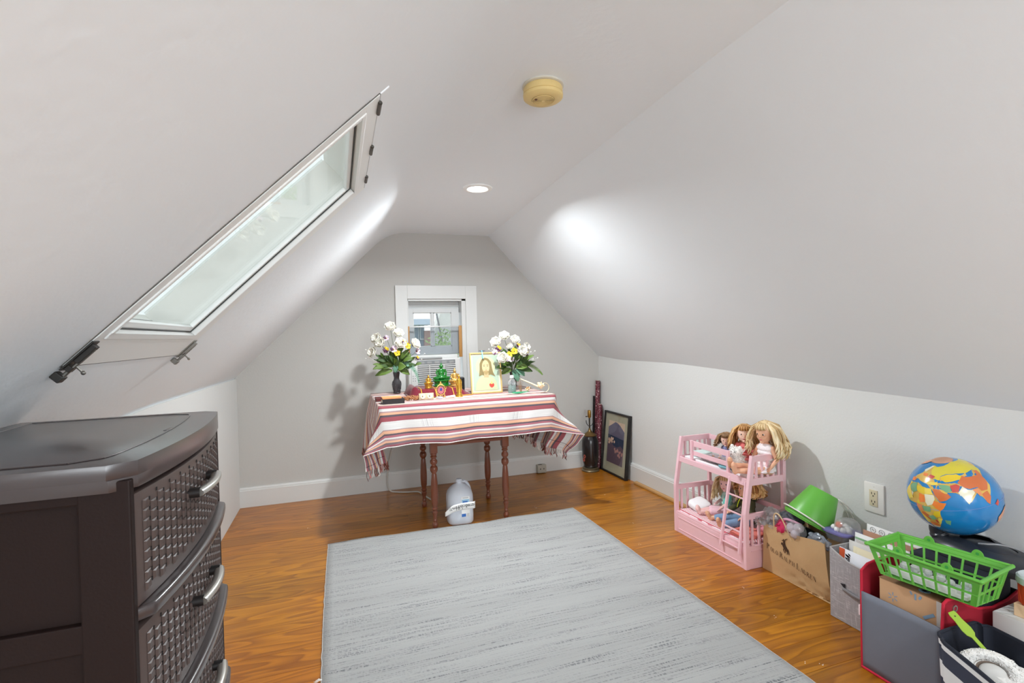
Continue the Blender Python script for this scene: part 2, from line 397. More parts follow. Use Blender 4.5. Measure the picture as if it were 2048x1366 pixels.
wb('sill', [(WX0-.09, WX1+.09, D-.05, D+.14, .60, .62)], M_trim)
sy = D+.075
M_win = mat('window_paint', (206, 208, 208), .35, var=.02)
wb('upper_sash', [(.516, .925, sy+.01, sy+.035, 1.33, 1.414), (.516, .925, sy, sy+.02, 1.376, 1.384)], M_win)
sash = wb('sash', [(.516, .557, sy-.02, sy+.01, 1.0, 1.362), (.857, .918, sy-.02, sy+.01, 1.0, 1.362), (.557, .857, sy-.02, sy+.01, 1.327, 1.362), (.557, .857, sy-.02, sy+.01, 1.0, 1.063)], M_win, bevel=.003)
wb('mullion', [(.696, .717, sy-.018, sy+.008, 1.063, 1.327)], M_win, bevel=.004)
for x0, x1 in ((.557, .696), (.717, .857)):
    b = MB()
    for (a0, a1, c0, c1) in ((x0, x0+.006, 1.063, 1.327), (x1-.006, x1, 1.063, 1.327), (x0, x1, 1.063, 1.07), (x0, x1, 1.321, 1.327)): b.box(((a0+a1)/2, sy-.01, (c0+c1)/2), (a1-a0, .01, c1-c0))
    build('glazing_bead', b, M_trim, win, smooth=0)
    build('pane', MB().box(((x0+x1)/2, sy-.004, 1.195), (x1-x0, .003, .264)), glassy('window_glass'), win, smooth=0)
# ------------------------------------------------ skylight
sk = setp(bpy.data.objects.new('window_2', None), kind='structure'); COL.objects.link(sk); sk.location = slope(.72, 1.42); W['window_2'] = slope(.72, 1.42)
def sl(name, boxes, m, bevel=.002, par=None, **k):
    """boxes in slope coordinates s0,s1,y0,y1,d0,d1 (d into the room)"""
    mb = MB(); Mx = F3(SKA, SKT, (0, 1, 0), -NS)
    for s0, s1, y0, y1, d0, d1 in boxes: mb.box(((s0+s1)/2, (y0+y1)/2, -(d0+d1)/2), (s1-s0, y1-y0, d1-d0), M=Mx)
    return build(name, mb, m, par or sk, smooth=0, bevel=bevel, **k)
M_sky = mat('skylight_paint', (236, 238, 237), .4, var=.01)
a0, a1, b0, b1 = .345, 1.112, 1.080, 1.772      # sash outer
i0, i1, j0, j1 = .412, 1.075, 1.112, 1.700      # clear opening
sl('sash', [(a0, i0, b0, b1, -.012, .0030), (i1, a1, b0, b1, -.012, .0030), (i0, i1, b0, j0, -.012, .0030), (i0, i1, j1, b1, -.012, .0030)], M_sky, bevel=.001)
sl('sash_gap', [(a0-.003, a1, b0-.003, b0, -.004, .0012), (a0-.003, a0, b0, b1, -.004, .0012), (a1, a1+.002, b0, b1, -.004, .0012)], mat('gap_grey', (96, 94, 92), .8), bevel=0)
sl('head_casing', [(a1+.002, a1+.028, b0+.0, b1+.0, -.002, .003)], M_ceil)
g = .014
sl('bead', [(i0, i0+g, j0, j1, -.010, .006), (i1-g, i1, j0, j1, -.010, .006), (i0+g, i1-g, j0, j0+g, -.010, .006), (i0+g, i1-g, j1-g, j1, -.010, .006)], M_sky, bevel=.003)
g2 = .03
sl('inner_bead', [(i0+g, i0+g2, j0+g, j1-g, -.024, -.012), (i1-g2, i1-g, j0+g, j1-g, -.024, -.012), (i0+g2, i1-g2, j0+g, j0+g2, -.024, -.012), (i0+g2, i1-g2, j1-g2, j1-g, -.024, -.012)], M_sky, bevel=.002)
sl('gasket', [(i0+g, i0+g+.003, j0+g, j1-g, -.012, -.009), (i1-g-.003, i1-g, j0+g, j1-g, -.012, -.009), (i0+g, i1-g, j1-g-.003, j1-g, -.012, -.009)], mat('dark_gasket', (60, 62, 60), .6), bevel=0)
sl('pane', [(i0+g, i1-g, j0+g, j1-g, -.022, -.019)], glassy('skylight_glass', gloss=.1), bevel=0)
# shaft above the sash, its far side slightly stained, and the cloudy outer dome
M_sh = mat('shaft_paint', (232, 231, 226), .7, var=.05, vscale=3)
dd = .135
sl('shaft_side', [(SS0, SS1, SY0-.012, SY0, -dd, 0)], M_sh, bevel=0)
sl('shaft_side', [(SS0, SS1, SY1, SY1+.012, -dd, 0)], M_sh, bevel=0)
sl('shaft_end', [(SS0-.012, SS0, SY0-.012, SY1+.012, -dd, 0)], M_sh, bevel=0)
sl('shaft_end', [(SS1, SS1+.012, SY0-.012, SY1+.012, -dd, 0)], M_sh, bevel=0)
sl('outer_glass', [(SS0-.01, SS1+.01, SY0-.01, SY1+.01, -dd-.004, -dd)], glassy('cloudy_dome', haze=.25, gloss=.05), bevel=0)
sl('curb', [(SS0-.05, SS0-.012, SY0-.06, SY1+.06, -dd-.01, -.09), (SS1+.012, SS1+.05, SY0-.06, SY1+.06, -dd-.01, -.09), (SS0, SS1, SY0-.12, SY0-.012, -dd-.01, -.09), (SS0, SS1, SY1+.012, SY1+.12, -dd-.01, -.09)], M_sh, bevel=0)
M_hinge = mat('worn_dark_metal', (92, 90, 86), .4, metal=.8, var=.2, vscale=40)
for yv in (1.14, 1.40, 1.66):
    h = MB(); p, q = slope(a1, yv-.028, .006), slope(a1, yv+.028, .006)
    h.cyl(p, q, .0045, n=10)
    h.cyl(p-Vector((0, .004, 0)), p, .003, .005, n=10)
    build('hinge', h, M_hinge, sk)
M_bolt = mat('bolt_steel', (150, 148, 142), .35, metal=.9, var=.1); M_boltd = mat('bolt_dark', (58, 56, 54), .5, metal=.4, var=.2)
for yv, md in ((1.088, M_boltd), (1.758, M_bolt)):
    bo = sl('bolt', [(.338, .408, yv-.013, yv+.013, .003, .006), (.342, .352, yv-.008, yv+.008, .006, .015), (.362, .402, yv-.008, yv+.008, .006, .014)], md, bevel=.001)
    r = MB().cyl(slope(.322, yv, .012), slope(.396, yv, .012), .0036, n=12)
    r.cyl(slope(.356, yv, .012), slope(.354, yv+.002, .028), .0022, n=8); r.ball(slope(.354, yv+.002, .029), .0040, 10, 8)
    build('bolt_rod', r, M_bolt, bo)
    sl('keeper', [(.318, .332, yv-.009, yv+.009, .0, .017)], md, bevel=.002, par=bo)
# ------------------------------------------------ ceiling lamp and smoke detector
t_ = thing('recessed_light', 'glowing round recessed downlight in the flat ceiling', 'ceiling light', (CAN[0], CAN[1], ZC))
lz = ZC
build('trim_ring', MB().lathe([(.052, lz-.001), (.053, lz-.006), (.058, lz-.009), (.078, lz-.006), (.080, lz-.0005)], (CAN[0], CAN[1], 0), 48, close=False), mat('lamp_trim', (240, 240, 238), .4), t_)
build('lens', MB().lathe([(0, lz-.0045), (.050, lz-.0045), (.052, lz-.001)], (CAN[0], CAN[1], 0), 40), mat('lit_lens', (255, 252, 246), .5, emis=14), t_)
sd = (.640, 1.497)
t_ = thing('smoke_detector', 'round yellowed smoke detector with ringed grille on the ceiling', 'smoke detector', (sd[0], sd[1], ZC))
M_sd = mat('aged_plastic', (226, 201, 138), .45, var=.05, vscale=20)
build('base_plate', MB().lathe([(0, ZC), (.064, ZC), (.066, ZC-.006), (.060, ZC-.008), (0, ZC-.008)], (*sd, 0), 40), mat('detector_plate', (214, 210, 198), .5), t_)
build('housing', MB().lathe([(.052, ZC-.006), (.060, ZC-.009), (.0625, ZC-.014), (.0625, ZC-.029), (.060, ZC-.0305), (.0635, ZC-.032), (.0625, ZC-.040), (.056, ZC-.045), (.040, ZC-.047), (0, ZC-.047)], (*sd, 0), 48), M_sd, t_)
gr = MB()
for k in range(7):
    r0 = .008+k*.0042
    gr.lathe([(r0, ZC-.0468), (r0, ZC-.0495), (r0+.0024, ZC-.0495), (r0+.0024, ZC-.0468)], (sd[0], sd[1], 0), 36)
gr.lathe([(0, ZC-.046), (0, ZC-.0505), (.006, ZC-.0500), (.0065, ZC-.046)], (sd[0], sd[1], 0), 20)
build('grille', gr, M_sd, t_)
build('grille_recess', MB().lathe([(0, ZC-.0472), (.0368, ZC-.0472), (.0368, ZC-.046)], (*sd, 0), 36), mat('detector_shadow_plastic', (120, 96, 52), .7), t_)
build('indicator', MB().ball((sd[0]-.026, sd[1]-.004, ZC-.0495), (.005, .004, .003), 10, 6), mat('indicator_lens', (96, 62, 44), .3), t_)
build('screw', MB().ball((sd[0]+.052, sd[1]+.022, ZC-.012), .004, 8, 6), mat('rusty_screw', (70, 44, 30), .6), t_)

# ------------------------------------------------ drawer tower
DY0, DY1, DXB, DXF = .706, 1.178, -.556, -.236
dyc = (DY0+DY1)/2
M_es = mat('espresso_shaded_plastic', (30, 18, 16), .6, spec=.25, var=.06, vscale=5, bump=.0002, bscale=300)  # frame colour darkened to stand for shade on its near side
M_weave = mat('woven_plastic', (76, 64, 61), .40, var=.05, vscale=6)
M_lid = mat('espresso_lid', (54, 46, 47), .34, coat=.7, spec=.6, var=.04)
dr = thing('drawer_tower', 'dark brown woven-front plastic drawer tower at the left slope', 'drawer unit', (-.4, dyc, 0))
def bow(yv, o=0): return DXF+.022*(1-((yv-dyc)/.24)**2)+o
def plan(off, inset=0, xb=DXB, n=24, rc=.018):
    pts = []
    ya, yb = DY0+inset, DY1-inset
    for i in range(n+1):
        yv = lerp(ya, yb, i/n); x = bow(yv, off)
        e = min(yv-ya, yb-yv)
        if e < rc: x -= rc-sqrt(max(0, rc*rc-(rc-e)**2))
        pts.append((x, yv))
    return pts+[(xb, yb), (xb, ya)]
build('lid', MB().prism(plan(0, 0, rc=.022), .982, 1.0).prism(plan(.0, .0, rc=.02), .968, .982), M_lid, dr, bevel=.0025)
lp = [(x, yv) for x, yv in plan(-.045, .03, DXB+.03, rc=.03)]
build('lid_panel', MB().prism(lp, .9992, 1.0012), M_lid, dr, bevel=.0008)
build('lid_rim', MB().tube([(x, yv, 1.0008) for x, yv in lp]+[(lp[0][0], lp[0][1], 1.0008)], .0014, 6), M_lid, dr)
build('badge', MB().box((-.262, .955, 1.0012), (.007, .028, .0012)), mat('badge_dark', (40, 36, 36), .3), dr, bevel=.0004)
# frame: sides, back, cross rails
fr = MB()
for s, yv in ((1, DY0+.012), (-1, DY1-.012)):
    fr.box((DXF-.026, yv, .49), (.052, .014, .98)); fr.box((DXB+.025, yv, .49), (.05, .014, .98))
    fr.box(((DXB+DXF)/2, yv+s*.006, .49), (.30, .004, .97))
    for k in range(7):
        z = .975-.1655*k
        fr.box(((DXB+DXF)/2, yv+s*.001, z-.010), (.225, .0125, .034 if k else .02))
fr.box((DXB+.004, dyc, .49), (.006, .45, .97))
build('side_frame', fr, M_es, dr, smooth=0, bevel=.002)
for k in range(1, 7):
    z = .975-.1655*k
    pr = plan(.009, .012, DXF-.03, rc=.02)
    build('shelf_lip', MB().prism(pr, z-.006, z+.011), M_lid, dr, bevel=.005, bseg=3)
if True:
    zt = .975; hd = .1655-.026
    def front(zc):
        mb = MB(); ny, nz = 1, 1
        ya, yb = DY0+.018, DY1-.018
        zlo, zhi = zc-hd/2, zc+hd/2
        pts = [(bow(lerp(ya, yb, i/20), -.004), lerp(ya, yb, i/20)) for i in range(21)]
        mb.prism(pts+[(DXF-.03, yb), (DXF-.03, ya)], zlo, zhi)
        return mb
    def weave(zc):
        """basket weave: staggered pillowed strips, upright and lying, standing off the drawer front"""
        mb = MB(); ya, yb = DY0+.032, DY1-.032; p = .0128; q = .0190
        nz = int((hd-.012)/p); nyy = int((yb-ya)/q); z0 = zc-nz*p/2
        for i in range(nyy):
            for j in range(nz):
                yc = ya+(i+.5)*q; zz = z0+(j+.5)*p; off = (p*.5 if i % 2 else 0)
                if j == nz-1 and i % 2: continue
                zz += off
                # upright over-strand
                hz, hy = p*.43, q*.40
                vs = []
                for a, b_, h in ((-1, -1, 0), (1, -1, 0), (1, 1, 0), (-1, 1, 0), (-.62, -.7, .0021), (.62, -.7, .0012), (.62, .7, .0012), (-.62, .7, .0021)):
                    yv = yc+a*hy; vs.append((bow(yv, -.0046+h+.001), yv, zz+b_*hz))
                mb.add(vs, [(0, 1, 2, 3), (4, 5, 6, 7), (0, 1, 5, 4), (1, 2, 6, 5), (2, 3, 7, 6), (3, 0, 4, 7)])
        return mb
    for k in range(6):
        zc = zt-.1655*k-.013-hd/2-.002
        if k == 5: hd2 = hd
        f = build('drawer', front(zc), M_weave, dr, bevel=.004, label=None)
        if k < 4:
            build('woven_relief', weave(zc), M_weave, f, smooth=0)
            slots = MB()
            # dark slots between strands
            ya, yb = DY0+.032, DY1-.032; p = .0128; q = .0190; nz = int((hd-.012)/p)
            for i in range(int((yb-ya)/q)):
                for j in range(nz):
                    yc = ya+(i+.5)*q+q*.48; zz = zc-nz*p/2+(j+.5)*p+(p*.5 if i % 2 else 0)+p*.25
                    if zz > zc+hd/2-.008: continue
                    slots.box((bow(yc, -.0034), yc, zz), (.0012, .0022, p*.34))
            build('weave_slots', slots, mat('slot_dark', (18, 13, 13), .7), f, smooth=0)
        hp = []; hy0, hy1 = dyc-.062, dyc+.055; hz = zc+.022
        for i in range(11):
            t = i/10; yv = lerp(hy0, hy1, t); hp.append((bow(yv, .016-.006*(2*t-1)**2), yv, hz))
        h = build('handle', MB().tube(hp, .0082, 14, flat=.72), mat('satin_silver', (190, 188, 182), .28, metal=.85, var=.02), f)
        for yv in (hy0+.004, hy1-.004): build('handle_post', MB().tube([(bow(yv, -.006), yv, hz), (bow(yv, .012), yv, hz)], .0078, 12), mat('handle_black', (24, 20, 20), .5), f)

# ------------------------------------------------ table
TZ = .757
M_tb = mat('reddish_table_wood', (120, 66, 44), .28, var=.22, vscale=9, stretch=(1, 1, .25), coat=.3)
tb = thing('side_table', 'small reddish-brown wooden table with turned legs under striped cloth', 'table', (.75, 3.2, 0))
TX0, TX1, TY0, TY1 = .21, 1.285, 2.935, 3.62
build('tabletop', MB().box(((TX0+TX1)/2, (TY0+TY1)/2, TZ-.012), (TX1-TX0, TY1-TY0, .022)), M_tb, tb, bevel=.005)
LX, LY = (.522, .968), (3.005, 3.405)
ap = MB(); zc, hh = .615, .255
for yv in LY: ap.box(((LX[0]+LX[1])/2, yv, zc), (LX[1]-LX[0]-.03, .018, hh))
for x in LX: ap.box((x, (LY[0]+LY[1])/2, zc), (.018, LY[1]-LY[0]-.03, hh))
build('apron', ap, M_tb, tb, smooth=0, bevel=.002)
build('apron_moulding', MB().box(((LX[0]+LX[1])/2, LY[0]-.011, .520), (LX[1]-LX[0]-.036, .004, .004)).box(((LX[0]+LX[1])/2, LY[0]-.011, .496), (LX[1]-LX[0]-.036, .006, .016)), M_tb, tb, smooth=0, bevel=.001)
leg = [(0, 0), (.013, 0), (.0165, .006), (.018, .018), (.016, .03), (.0105, .036), (.0105, .041), (.014, .046), (.0115, .052), (.0105, .062), (.013, .078), (.0175, .092), (.0185, .098), (.013, .104), (.0130, .108), (.018, .113), (.0185, .120), (.013, .126),
       (.0145, .132), (.0195, .150), (.0215, .19), (.0215, .23), (.019, .28), (.0155, .318), (.0125, .328), (.0165, .332), (.0225, .344), (.0235, .354), (.0205, .366), (.0135, .373), (.0125, .379), (.019, .384), (.0225, .394), (.021, .404), (.0145, .412), (.0135, .418), (.019, .422), (.0195, .428), (.0145, .433), (.0195, .440), (.0195, .446), (.016, .450)]
for x in LX:
    for yv in LY:
        b = MB().lathe([(r*1.0, z) for r, z in leg]+[(0, .45)], (x, yv, 0), 28)
        build('leg', b.box((x, yv, .597), (.042, .042, .296)), M_tb, tb, bevel=.0015)

# ------------------------------------------------ striped tablecloth
CZ = TZ+.003
def cloth_mat():
    m = bpy.data.materials.new('striped_cotton'); m.use_nodes = True; t, b = nodes_of(m)
    uv = N(t, 'ShaderNodeUVMap'); sp = N(t, 'ShaderNodeSeparateXYZ'); t.links.new(uv.outputs[0], sp.inputs[0])
    nz = N(t, 'ShaderNodeTexNoise', ins={'Scale': 300, 'Detail': 2}); t.links.new(uv.outputs[0], nz.inputs['Vector'])
    jt = N(t, 'ShaderNodeMath', operation='MULTIPLY_ADD', ins={1: .0016, 2: -.0008}); t.links.new(nz.outputs[0], jt.inputs[0])
    ad = N(t, 'ShaderNodeMath', operation='ADD'); t.links.new(sp.outputs[1], ad.inputs[0]); t.links.new(jt.outputs[0], ad.inputs[1])
    md = N(t, 'ShaderNodeMath', operation='WRAP', ins={1: .3, 2: 0}); t.links.new(ad.outputs[0], md.inputs[0])
    dv = N(t, 'ShaderNodeMath', operation='DIVIDE', ins={1: .3}); t.links.new(md.outputs[0], dv.inputs[0])
    Wh, Pk, Gy, Pe, Gp, Rd, Dg = (218, 216, 214), (170, 106, 116), (122, 108, 112), (222, 172, 142), (176, 146, 146), (158, 84, 92), (92, 84, 92)
    st = [(0, Wh), (.003, Pk), (.015, Gy), (.026, Pe), (.037, Gp), (.046, Wh), (.056, Pk), (.068, Dg), (.078, Pe), (.096, Gp), (.101, Wh), (.151, Rd), (.177, Dg), (.189, Pe), (.203, Gp), (.211, Wh), (.228, Rd), (.243, Gy), (.250, Pe), (.270, Gp), (.276, Wh)]
    cr = N(t, 'ShaderNodeValToRGB'); cr.color_ramp.interpolation = 'CONSTANT'; e = cr.color_ramp.elements
    e[0].position = 0; e[0].color = lin(Wh); e[1].position = st[1][0]/.3; e[1].color = lin(st[1][1])
    for p, c in st[2:]: x = e.new(p/.3); x.color = lin(c)
    t.links.new(dv.outputs[0], cr.inputs[0])
    # thread-thin dotted lines across the broad white band, in four clusters
    wv = N(t, 'ShaderNodeMath', operation='WRAP', ins={1: .30, 2: 0}); t.links.new(sp.outputs[0], wv.inputs[0])
    lr = N(t, 'ShaderNodeValToRGB'); lr.color_ramp.interpolation = 'CONSTANT'; e = lr.color_ramp.elements; e[0].color = (0, 0, 0, 1); e[1].position = .40; e[1].color = (1, 1, 1, 1)
    for p, v in ((.404, 0), (.425, 1), (.43, 0), (.47, 1), (.474, 0), (.50, 1), (.51, 0), (.56, 1), (.565, 0), (.60, 1), (.604, 0)): x = e.new(p); x.color = (v, v, v, 1)
    dl = N(t, 'ShaderNodeMath', operation='DIVIDE', ins={1: .3}); t.links.new(wv.outputs[0], dl.inputs[0]); t.links.new(dl.outputs[0], lr.inputs[0])
    bw_ = N(t, 'ShaderNodeMath', operation='COMPARE', ins={1: .127, 2: .023}); t.links.new(md.outputs[0], bw_.inputs[0])
    mk = N(t, 'ShaderNodeMath', operation='MULTIPLY'); t.links.new(lr.outputs[0], mk.inputs[0]); t.links.new(bw_.outputs[0], mk.inputs[1])
    mk2 = N(t, 'ShaderNodeMath', operation='MULTIPLY', ins={1: .45}); t.links.new(mk.outputs[0], mk2.inputs[0])
    mx = N(t, 'ShaderNodeMix', data_type='RGBA'); mx.inputs['B'].default_value = lin((96, 90, 100)); t.links.new(mk2.outputs[0], mx.inputs['Factor']); t.links.new(cr.outputs[0], mx.inputs['A'])
    # uneven yarn, and warp lines darkening some bands
    mp = N(t, 'ShaderNodeMapping', ins={'Scale': (6, 300, 1)}); t.links.new(uv.outputs[0], mp.inputs[0])
    n2 = N(t, 'ShaderNodeTexNoise', ins={'Scale': 1, 'Detail': 4}); t.links.new(mp.outputs[0], n2.inputs['Vector'])
    mr = N(t, 'ShaderNodeMapRange', ins={'From Min': .3, 'From Max': .7, 'To Min': .86, 'To Max': 1.1}); t.links.new(n2.outputs[0], mr.inputs[0])
    sc = N(t, 'ShaderNodeVectorMath', operation='SCALE'); t.links.new(mx.outputs['Result'], sc.inputs[0]); t.links.new(mr.outputs[0], sc.inputs['Scale']); t.links.new(sc.outputs[0], b.inputs['Base Color'])
    b.inputs['Roughness'].default_value = .85; b.inputs['Sheen Weight'].default_value = .2; b.inputs['Specular IOR Level'].default_value = .2
    return m
M_cloth = cloth_mat()
E_L, E_R, FD, BD = .37, .38, .248, .20
UL, UR = TX0-.004, TX1+.004
VF, VB = TY0-.006, TY1+.005
# control net: rows along u (left end, left fold, table left, table right, right fold, right end), at v = front hem, table front, table back, back hem
import itertools
net_u = [UL-E_L, UL-.08, UL, .50, 1.0, UR, UR+.17, UR+E_R]
zf = CZ-FD
NET = {
 'hem':   [(.137, 2.920, .405), (.116, 2.900, .497), (.245, 2.900, CZ-.228), (.55, 2.895, CZ-.232), (.95, 2.895, CZ-.226), (1.235, 2.900, CZ-.225), (1.478, 2.905, .498), (1.405, 2.985, .352)],
 'front': [(.250, 2.990, .425), (.190, 2.975, .62), (UL, VF, CZ-.001), (.50, VF-.002, CZ), (1.0, VF-.002, CZ), (UR, VF, CZ-.001), (1.330, 2.965, .62), (1.262, 3.02, .405)],
 'back':  [(.155, 3.58, .40), (.175, 3.60, .63), (UL, VB, CZ-.001), (.50, VB, CZ), (1.0, VB, CZ), (UR, VB, CZ-.001), (1.32, 3.60, .60), (1.265, 3.58, .41)],
 'bhem':  [(.165, 3.66, .36), (.17, 3.67, .55), (.24, 3.665, .57), (.50, 3.665, .565), (1.0, 3.66, .57), (1.22, 3.66, .57), (1.30, 3.665, .53), (1.25, 3.64, .38)]}
vrows = [0, FD, FD+(VB-VF), FD+(VB-VF)+BD]
def cloth_pt(u, v):
    for i in range(7):
        if u <= net_u[i+1] or i == 6: break
    a = (u-net_u[i])/(net_u[i+1]-net_u[i])
    for j in range(3):
        if v <= vrows[j+1] or j == 2: break
    b = (v-vrows[j])/(vrows[j+1]-vrows[j])
    k = list(NET.values()); P = [Vector(k[j][i]), Vector(k[j][i+1]), Vector(k[j+1][i]), Vector(k[j+1][i+1])]
    p = P[0]*(1-a)*(1-b)+P[1]*a*(1-b)+P[2]*(1-a)*b+P[3]*a*b
    hang = max(0, 1-(p.z/CZ))*2.2
    ends = max(0, (UL-u)/E_L, (u-UR)/E_R)
    p.y += hang*(.012*sin(u*19+1)+.006*sin(u*43))*(1 if j != 1 else .3)
    if ends > 0: p.x += .016*ends*sin(v*26+u*3); p.y += .006*ends*sin(v*40)
    p.z += hang*.006*sin(u*15+2)
    return p
US = sorted(set([round(lerp(net_u[i], net_u[i+1], k/n), 5) for i, n in enumerate((14, 6, 14, 20, 14, 8, 12)) for k in range(n+1)]))
VS = sorted(set([round(lerp(vrows[j], vrows[j+1], k/n), 5) for j, n in enumerate((14, 26, 10)) for k in range(n+1)]))
cvs = [cloth_pt(u, v) for u in US for v in VS]; nvv = len(VS); cf = []; cu = []
for i in range(len(US)-1):
    for j in range(nvv-1):
        cf.append((i*nvv+j, (i+1)*nvv+j, (i+1)*nvv+j+1, i*nvv+j+1)); cu.append([(US[i], VS[j]), (US[i+1], VS[j]), (US[i+1], VS[j+1]), (US[i], VS[j+1])])
cloth = build('tablecloth', MB().add(cvs, cf, 0, None, cu), M_cloth, None, smooth=180, solid=.0012, at=(.75, 3.25, .36), label='red and peach striped fringed cotton cloth draped over the table', cat='tablecloth')
M_fr = [mat('fringe_white', (232, 226, 220), .9), mat('fringe_brown', (120, 66, 56), .9), mat('fringe_rose', (186, 130, 126), .9), mat('fringe_grey', (110, 96, 96), .9)]
for side, (ue, sgn) in enumerate(((UL-E_L, -1), (UR+E_R, 1))):
    fm = MB(); v = .006
    while v < vrows[3]:
        p = cloth_pt(ue, v); ps = [p+Vector((0, 0, .004))]; L = random.uniform(.035, .055); a = random.uniform(0, 6)
        for k in range(1, 7):
            tt = k/6; ps.append(p+Vector((.006*sin(a+tt*5)*tt, .007*cos(a*1.3+tt*6)*tt, -L*tt)))
        vv = v % .3; c = 0 if (.10 < vv < .15 or .046 < vv < .056) else random.choice((1, 1, 2, 3, 2))
        fm.tube(ps, [.0018, .0022, .0026, .0022, .0030, .0034, .0016], 5, c); v += .0135
    build('fringe', fm, M_fr, cloth, kind='stuff')
    ln = MB()   # dark woven line near the end
    uo = ue+(-sgn)*.055
    ln.tube([cloth_pt(uo, v)+Vector((0, -.0012, -.0006)) for v in VS if v < FD+.001], .0012, 5)
    build('woven_line', ln, mat('line_dark', (46, 30, 34), .9), cloth)
hm = MB().tube([cloth_pt(u, 0)+Vector((0, -.0004, 0)) for u in US], .0018, 6)
build('hem', hm, mat('hem_white', (238, 232, 228), .9), cloth)
# ------------------------------------------------ rug
def rug_mat():
    m = bpy.data.materials.new('flatweave_wool'); m.use_nodes = True; t, b = nodes_of(m)
    tc = N(t, 'ShaderNodeTexCoord')
    def nz(sc, detail=3, off=(0, 0, 0)):
        mp = N(t, 'ShaderNodeMapping', ins={'Scale': sc, 'Location': off}); t.links.new(tc.outputs['Object'], mp.inputs[0])
        n = N(t, 'ShaderNodeTexNoise', ins={'Scale': 1, 'Detail': detail}); t.links.new(mp.outputs[0], n.inputs['Vector']); return n.outputs[0]
    def rng(o, a, b_, c, d):
        r = N(t, 'ShaderNodeMapRange', ins={'From Min': a, 'From Max': b_, 'To Min': c, 'To Max': d}); t.links.new(o, r.inputs[0]); return r.outputs[0]
    def mul(a, b_):
        r = N(t, 'ShaderNodeMath', operation='MULTIPLY'); t.links.new(a, r.inputs[0]); t.links.new(b_, r.inputs[1]); return r.outputs[0]
    streak = rng(nz((4, 230, 1), 3), .50, .62, 0, 1)
    clump = rng(nz((1.3, 26, 1), 3, (3, 7, 0)), .42, .60, .12, 1)
    dash = rng(nz((130, 60, 1), 1, (1, 2, 0)), .44, .56, .2, 1)
    dk = mul(mul(streak, clump), dash)
    d2 = N(t, 'ShaderNodeMath', operation='MULTIPLY', ins={1: .9}); t.links.new(dk, d2.inputs[0])
    band = rng(nz((.5, 9, 1), 3, (9, 1, 0)), .3, .7, .93, 1.05)
    mx = N(t, 'ShaderNodeMix', data_type='RGBA'); mx.inputs['A'].default_value = lin((160, 161, 160)); mx.inputs['B'].default_value = lin((78, 82, 87)); t.links.new(d2.outputs[0], mx.inputs['Factor'])
    sc = N(t, 'ShaderNodeVectorMath', operation='SCALE'); t.links.new(mx.outputs['Result'], sc.inputs[0]); t.links.new(band, sc.inputs['Scale']); t.links.new(sc.outputs[0], b.inputs['Base Color'])
    wv = nz((170, 240, 1), 1)
    bp = N(t, 'ShaderNodeBump', ins={'Strength': .7, 'Distance': .0016}); t.links.new(wv, bp.inputs['Height']); t.links.new(bp.outputs[0], b.inputs['Normal'])
    b.inputs['Roughness'].default_value = .95; b.inputs['Sheen Weight'].default_value = .15; b.inputs['Specular IOR Level'].default_value = .1
    return m
RX0, RX1, RY0, RY1 = -.078, 1.412, .35, 2.976
def rg(a, b):
    x = lerp(RX0, RX1, a); yv = lerp(RY0, RY1, b)
    if a in (0, 1): x += .003*mnoise.noise(Vector((yv*22, a*9, 0)))+ (.006*sin(yv*2.1) if a == 0 else .004*sin(yv*3))
    if b == 1: yv += .009*sin(a*7+.5)+.004*sin(a*19)
    z = .0045+.0018*mnoise.noise(Vector((x*2.3, yv*2.7, 1)))+(.003*max(0, sin(a*11))**3 if b > .99 else 0)
    return Vector((x, yv, z))
rug = build('rug', MB().grid(rg, 46, 110), rug_mat(), None, smooth=180, solid=.006, soff=0, at=(.67, 1.66, 0), label='pale grey heathered flatweave rug on the wooden floor', cat='rug')
tf = MB()
for k in range(5):
    a = k*1.3; tf.tube([(RX0+.004, 1.792+k*.002, .006), (RX0-.012, 1.80+.006*sin(a), .008), (RX0-.022-.004*k % .01, 1.795+.012*cos(a), .004)], [.0012, .0011, .0006], 5)
build('frayed_yarn', tf, mat('yarn_white', (226, 224, 220), .9), rug, kind='stuff')
for a in (0, 1): build('selvedge', MB().tube([rg(a, i/110)+Vector((0, 0, .0005)) for i in range(111)], .0028, 6), mat('selvedge_yarn', (206, 205, 200), .95, var=.2, vscale=60), rug)

# ------------------------------------------------ wall fittings
M_plate = mat('white_plastic', (238, 237, 232), .3, var=.01)
oy = 1.520; t_ = thing('wall_outlet', 'white double wall outlet with beige sockets on the right wall', 'outlet', (XR, oy, .415))
build('cover_plate', MB().box((XR-.004, oy, .415), (.008, .083, .124)), M_plate, t_, bevel=.003)
M_be = mat('beige_plastic', (222, 210, 180), .35)
build('socket_insert', MB().box((XR-.009, oy, .415), (.004, .034, .068)), M_be, t_, bevel=.001)
M_slot = mat('slot_black', (22, 20, 18), .6)
for z in (.432, .398):
    for dy, h in ((-.0065, .008), (.0065, .0095)): build('slot', MB().box((XR-.0112, oy+dy, z+.003), (.001, .0022, h)), M_slot, t_, smooth=0)
    build('slot', MB().cyl((XR-.0106, oy, z-.0075), (XR-.0117, oy, z-.0075), .0026, n=10), M_slot, t_)
for z in (.463, .367): build('screw', MB().cyl((XR-.008, oy, z), (XR-.0092, oy, z), .003, n=10), M_plate, t_)
t_ = thing('surface_outlet', 'small grey surface-mounted outlet box on the back baseboard', 'outlet', (1.553, 3.87, .002))
build('box', MB().box((1.553, D-.042, .037), (.076, .044, .066)), mat('putty_plastic', (172, 168, 156), .5), t_, bevel=.005)
for dx in (-.016, .014): build('slot', MB().box((1.553+dx, D-.0645, .038), (.006, .002, .010)), M_slot, t_, smooth=0)
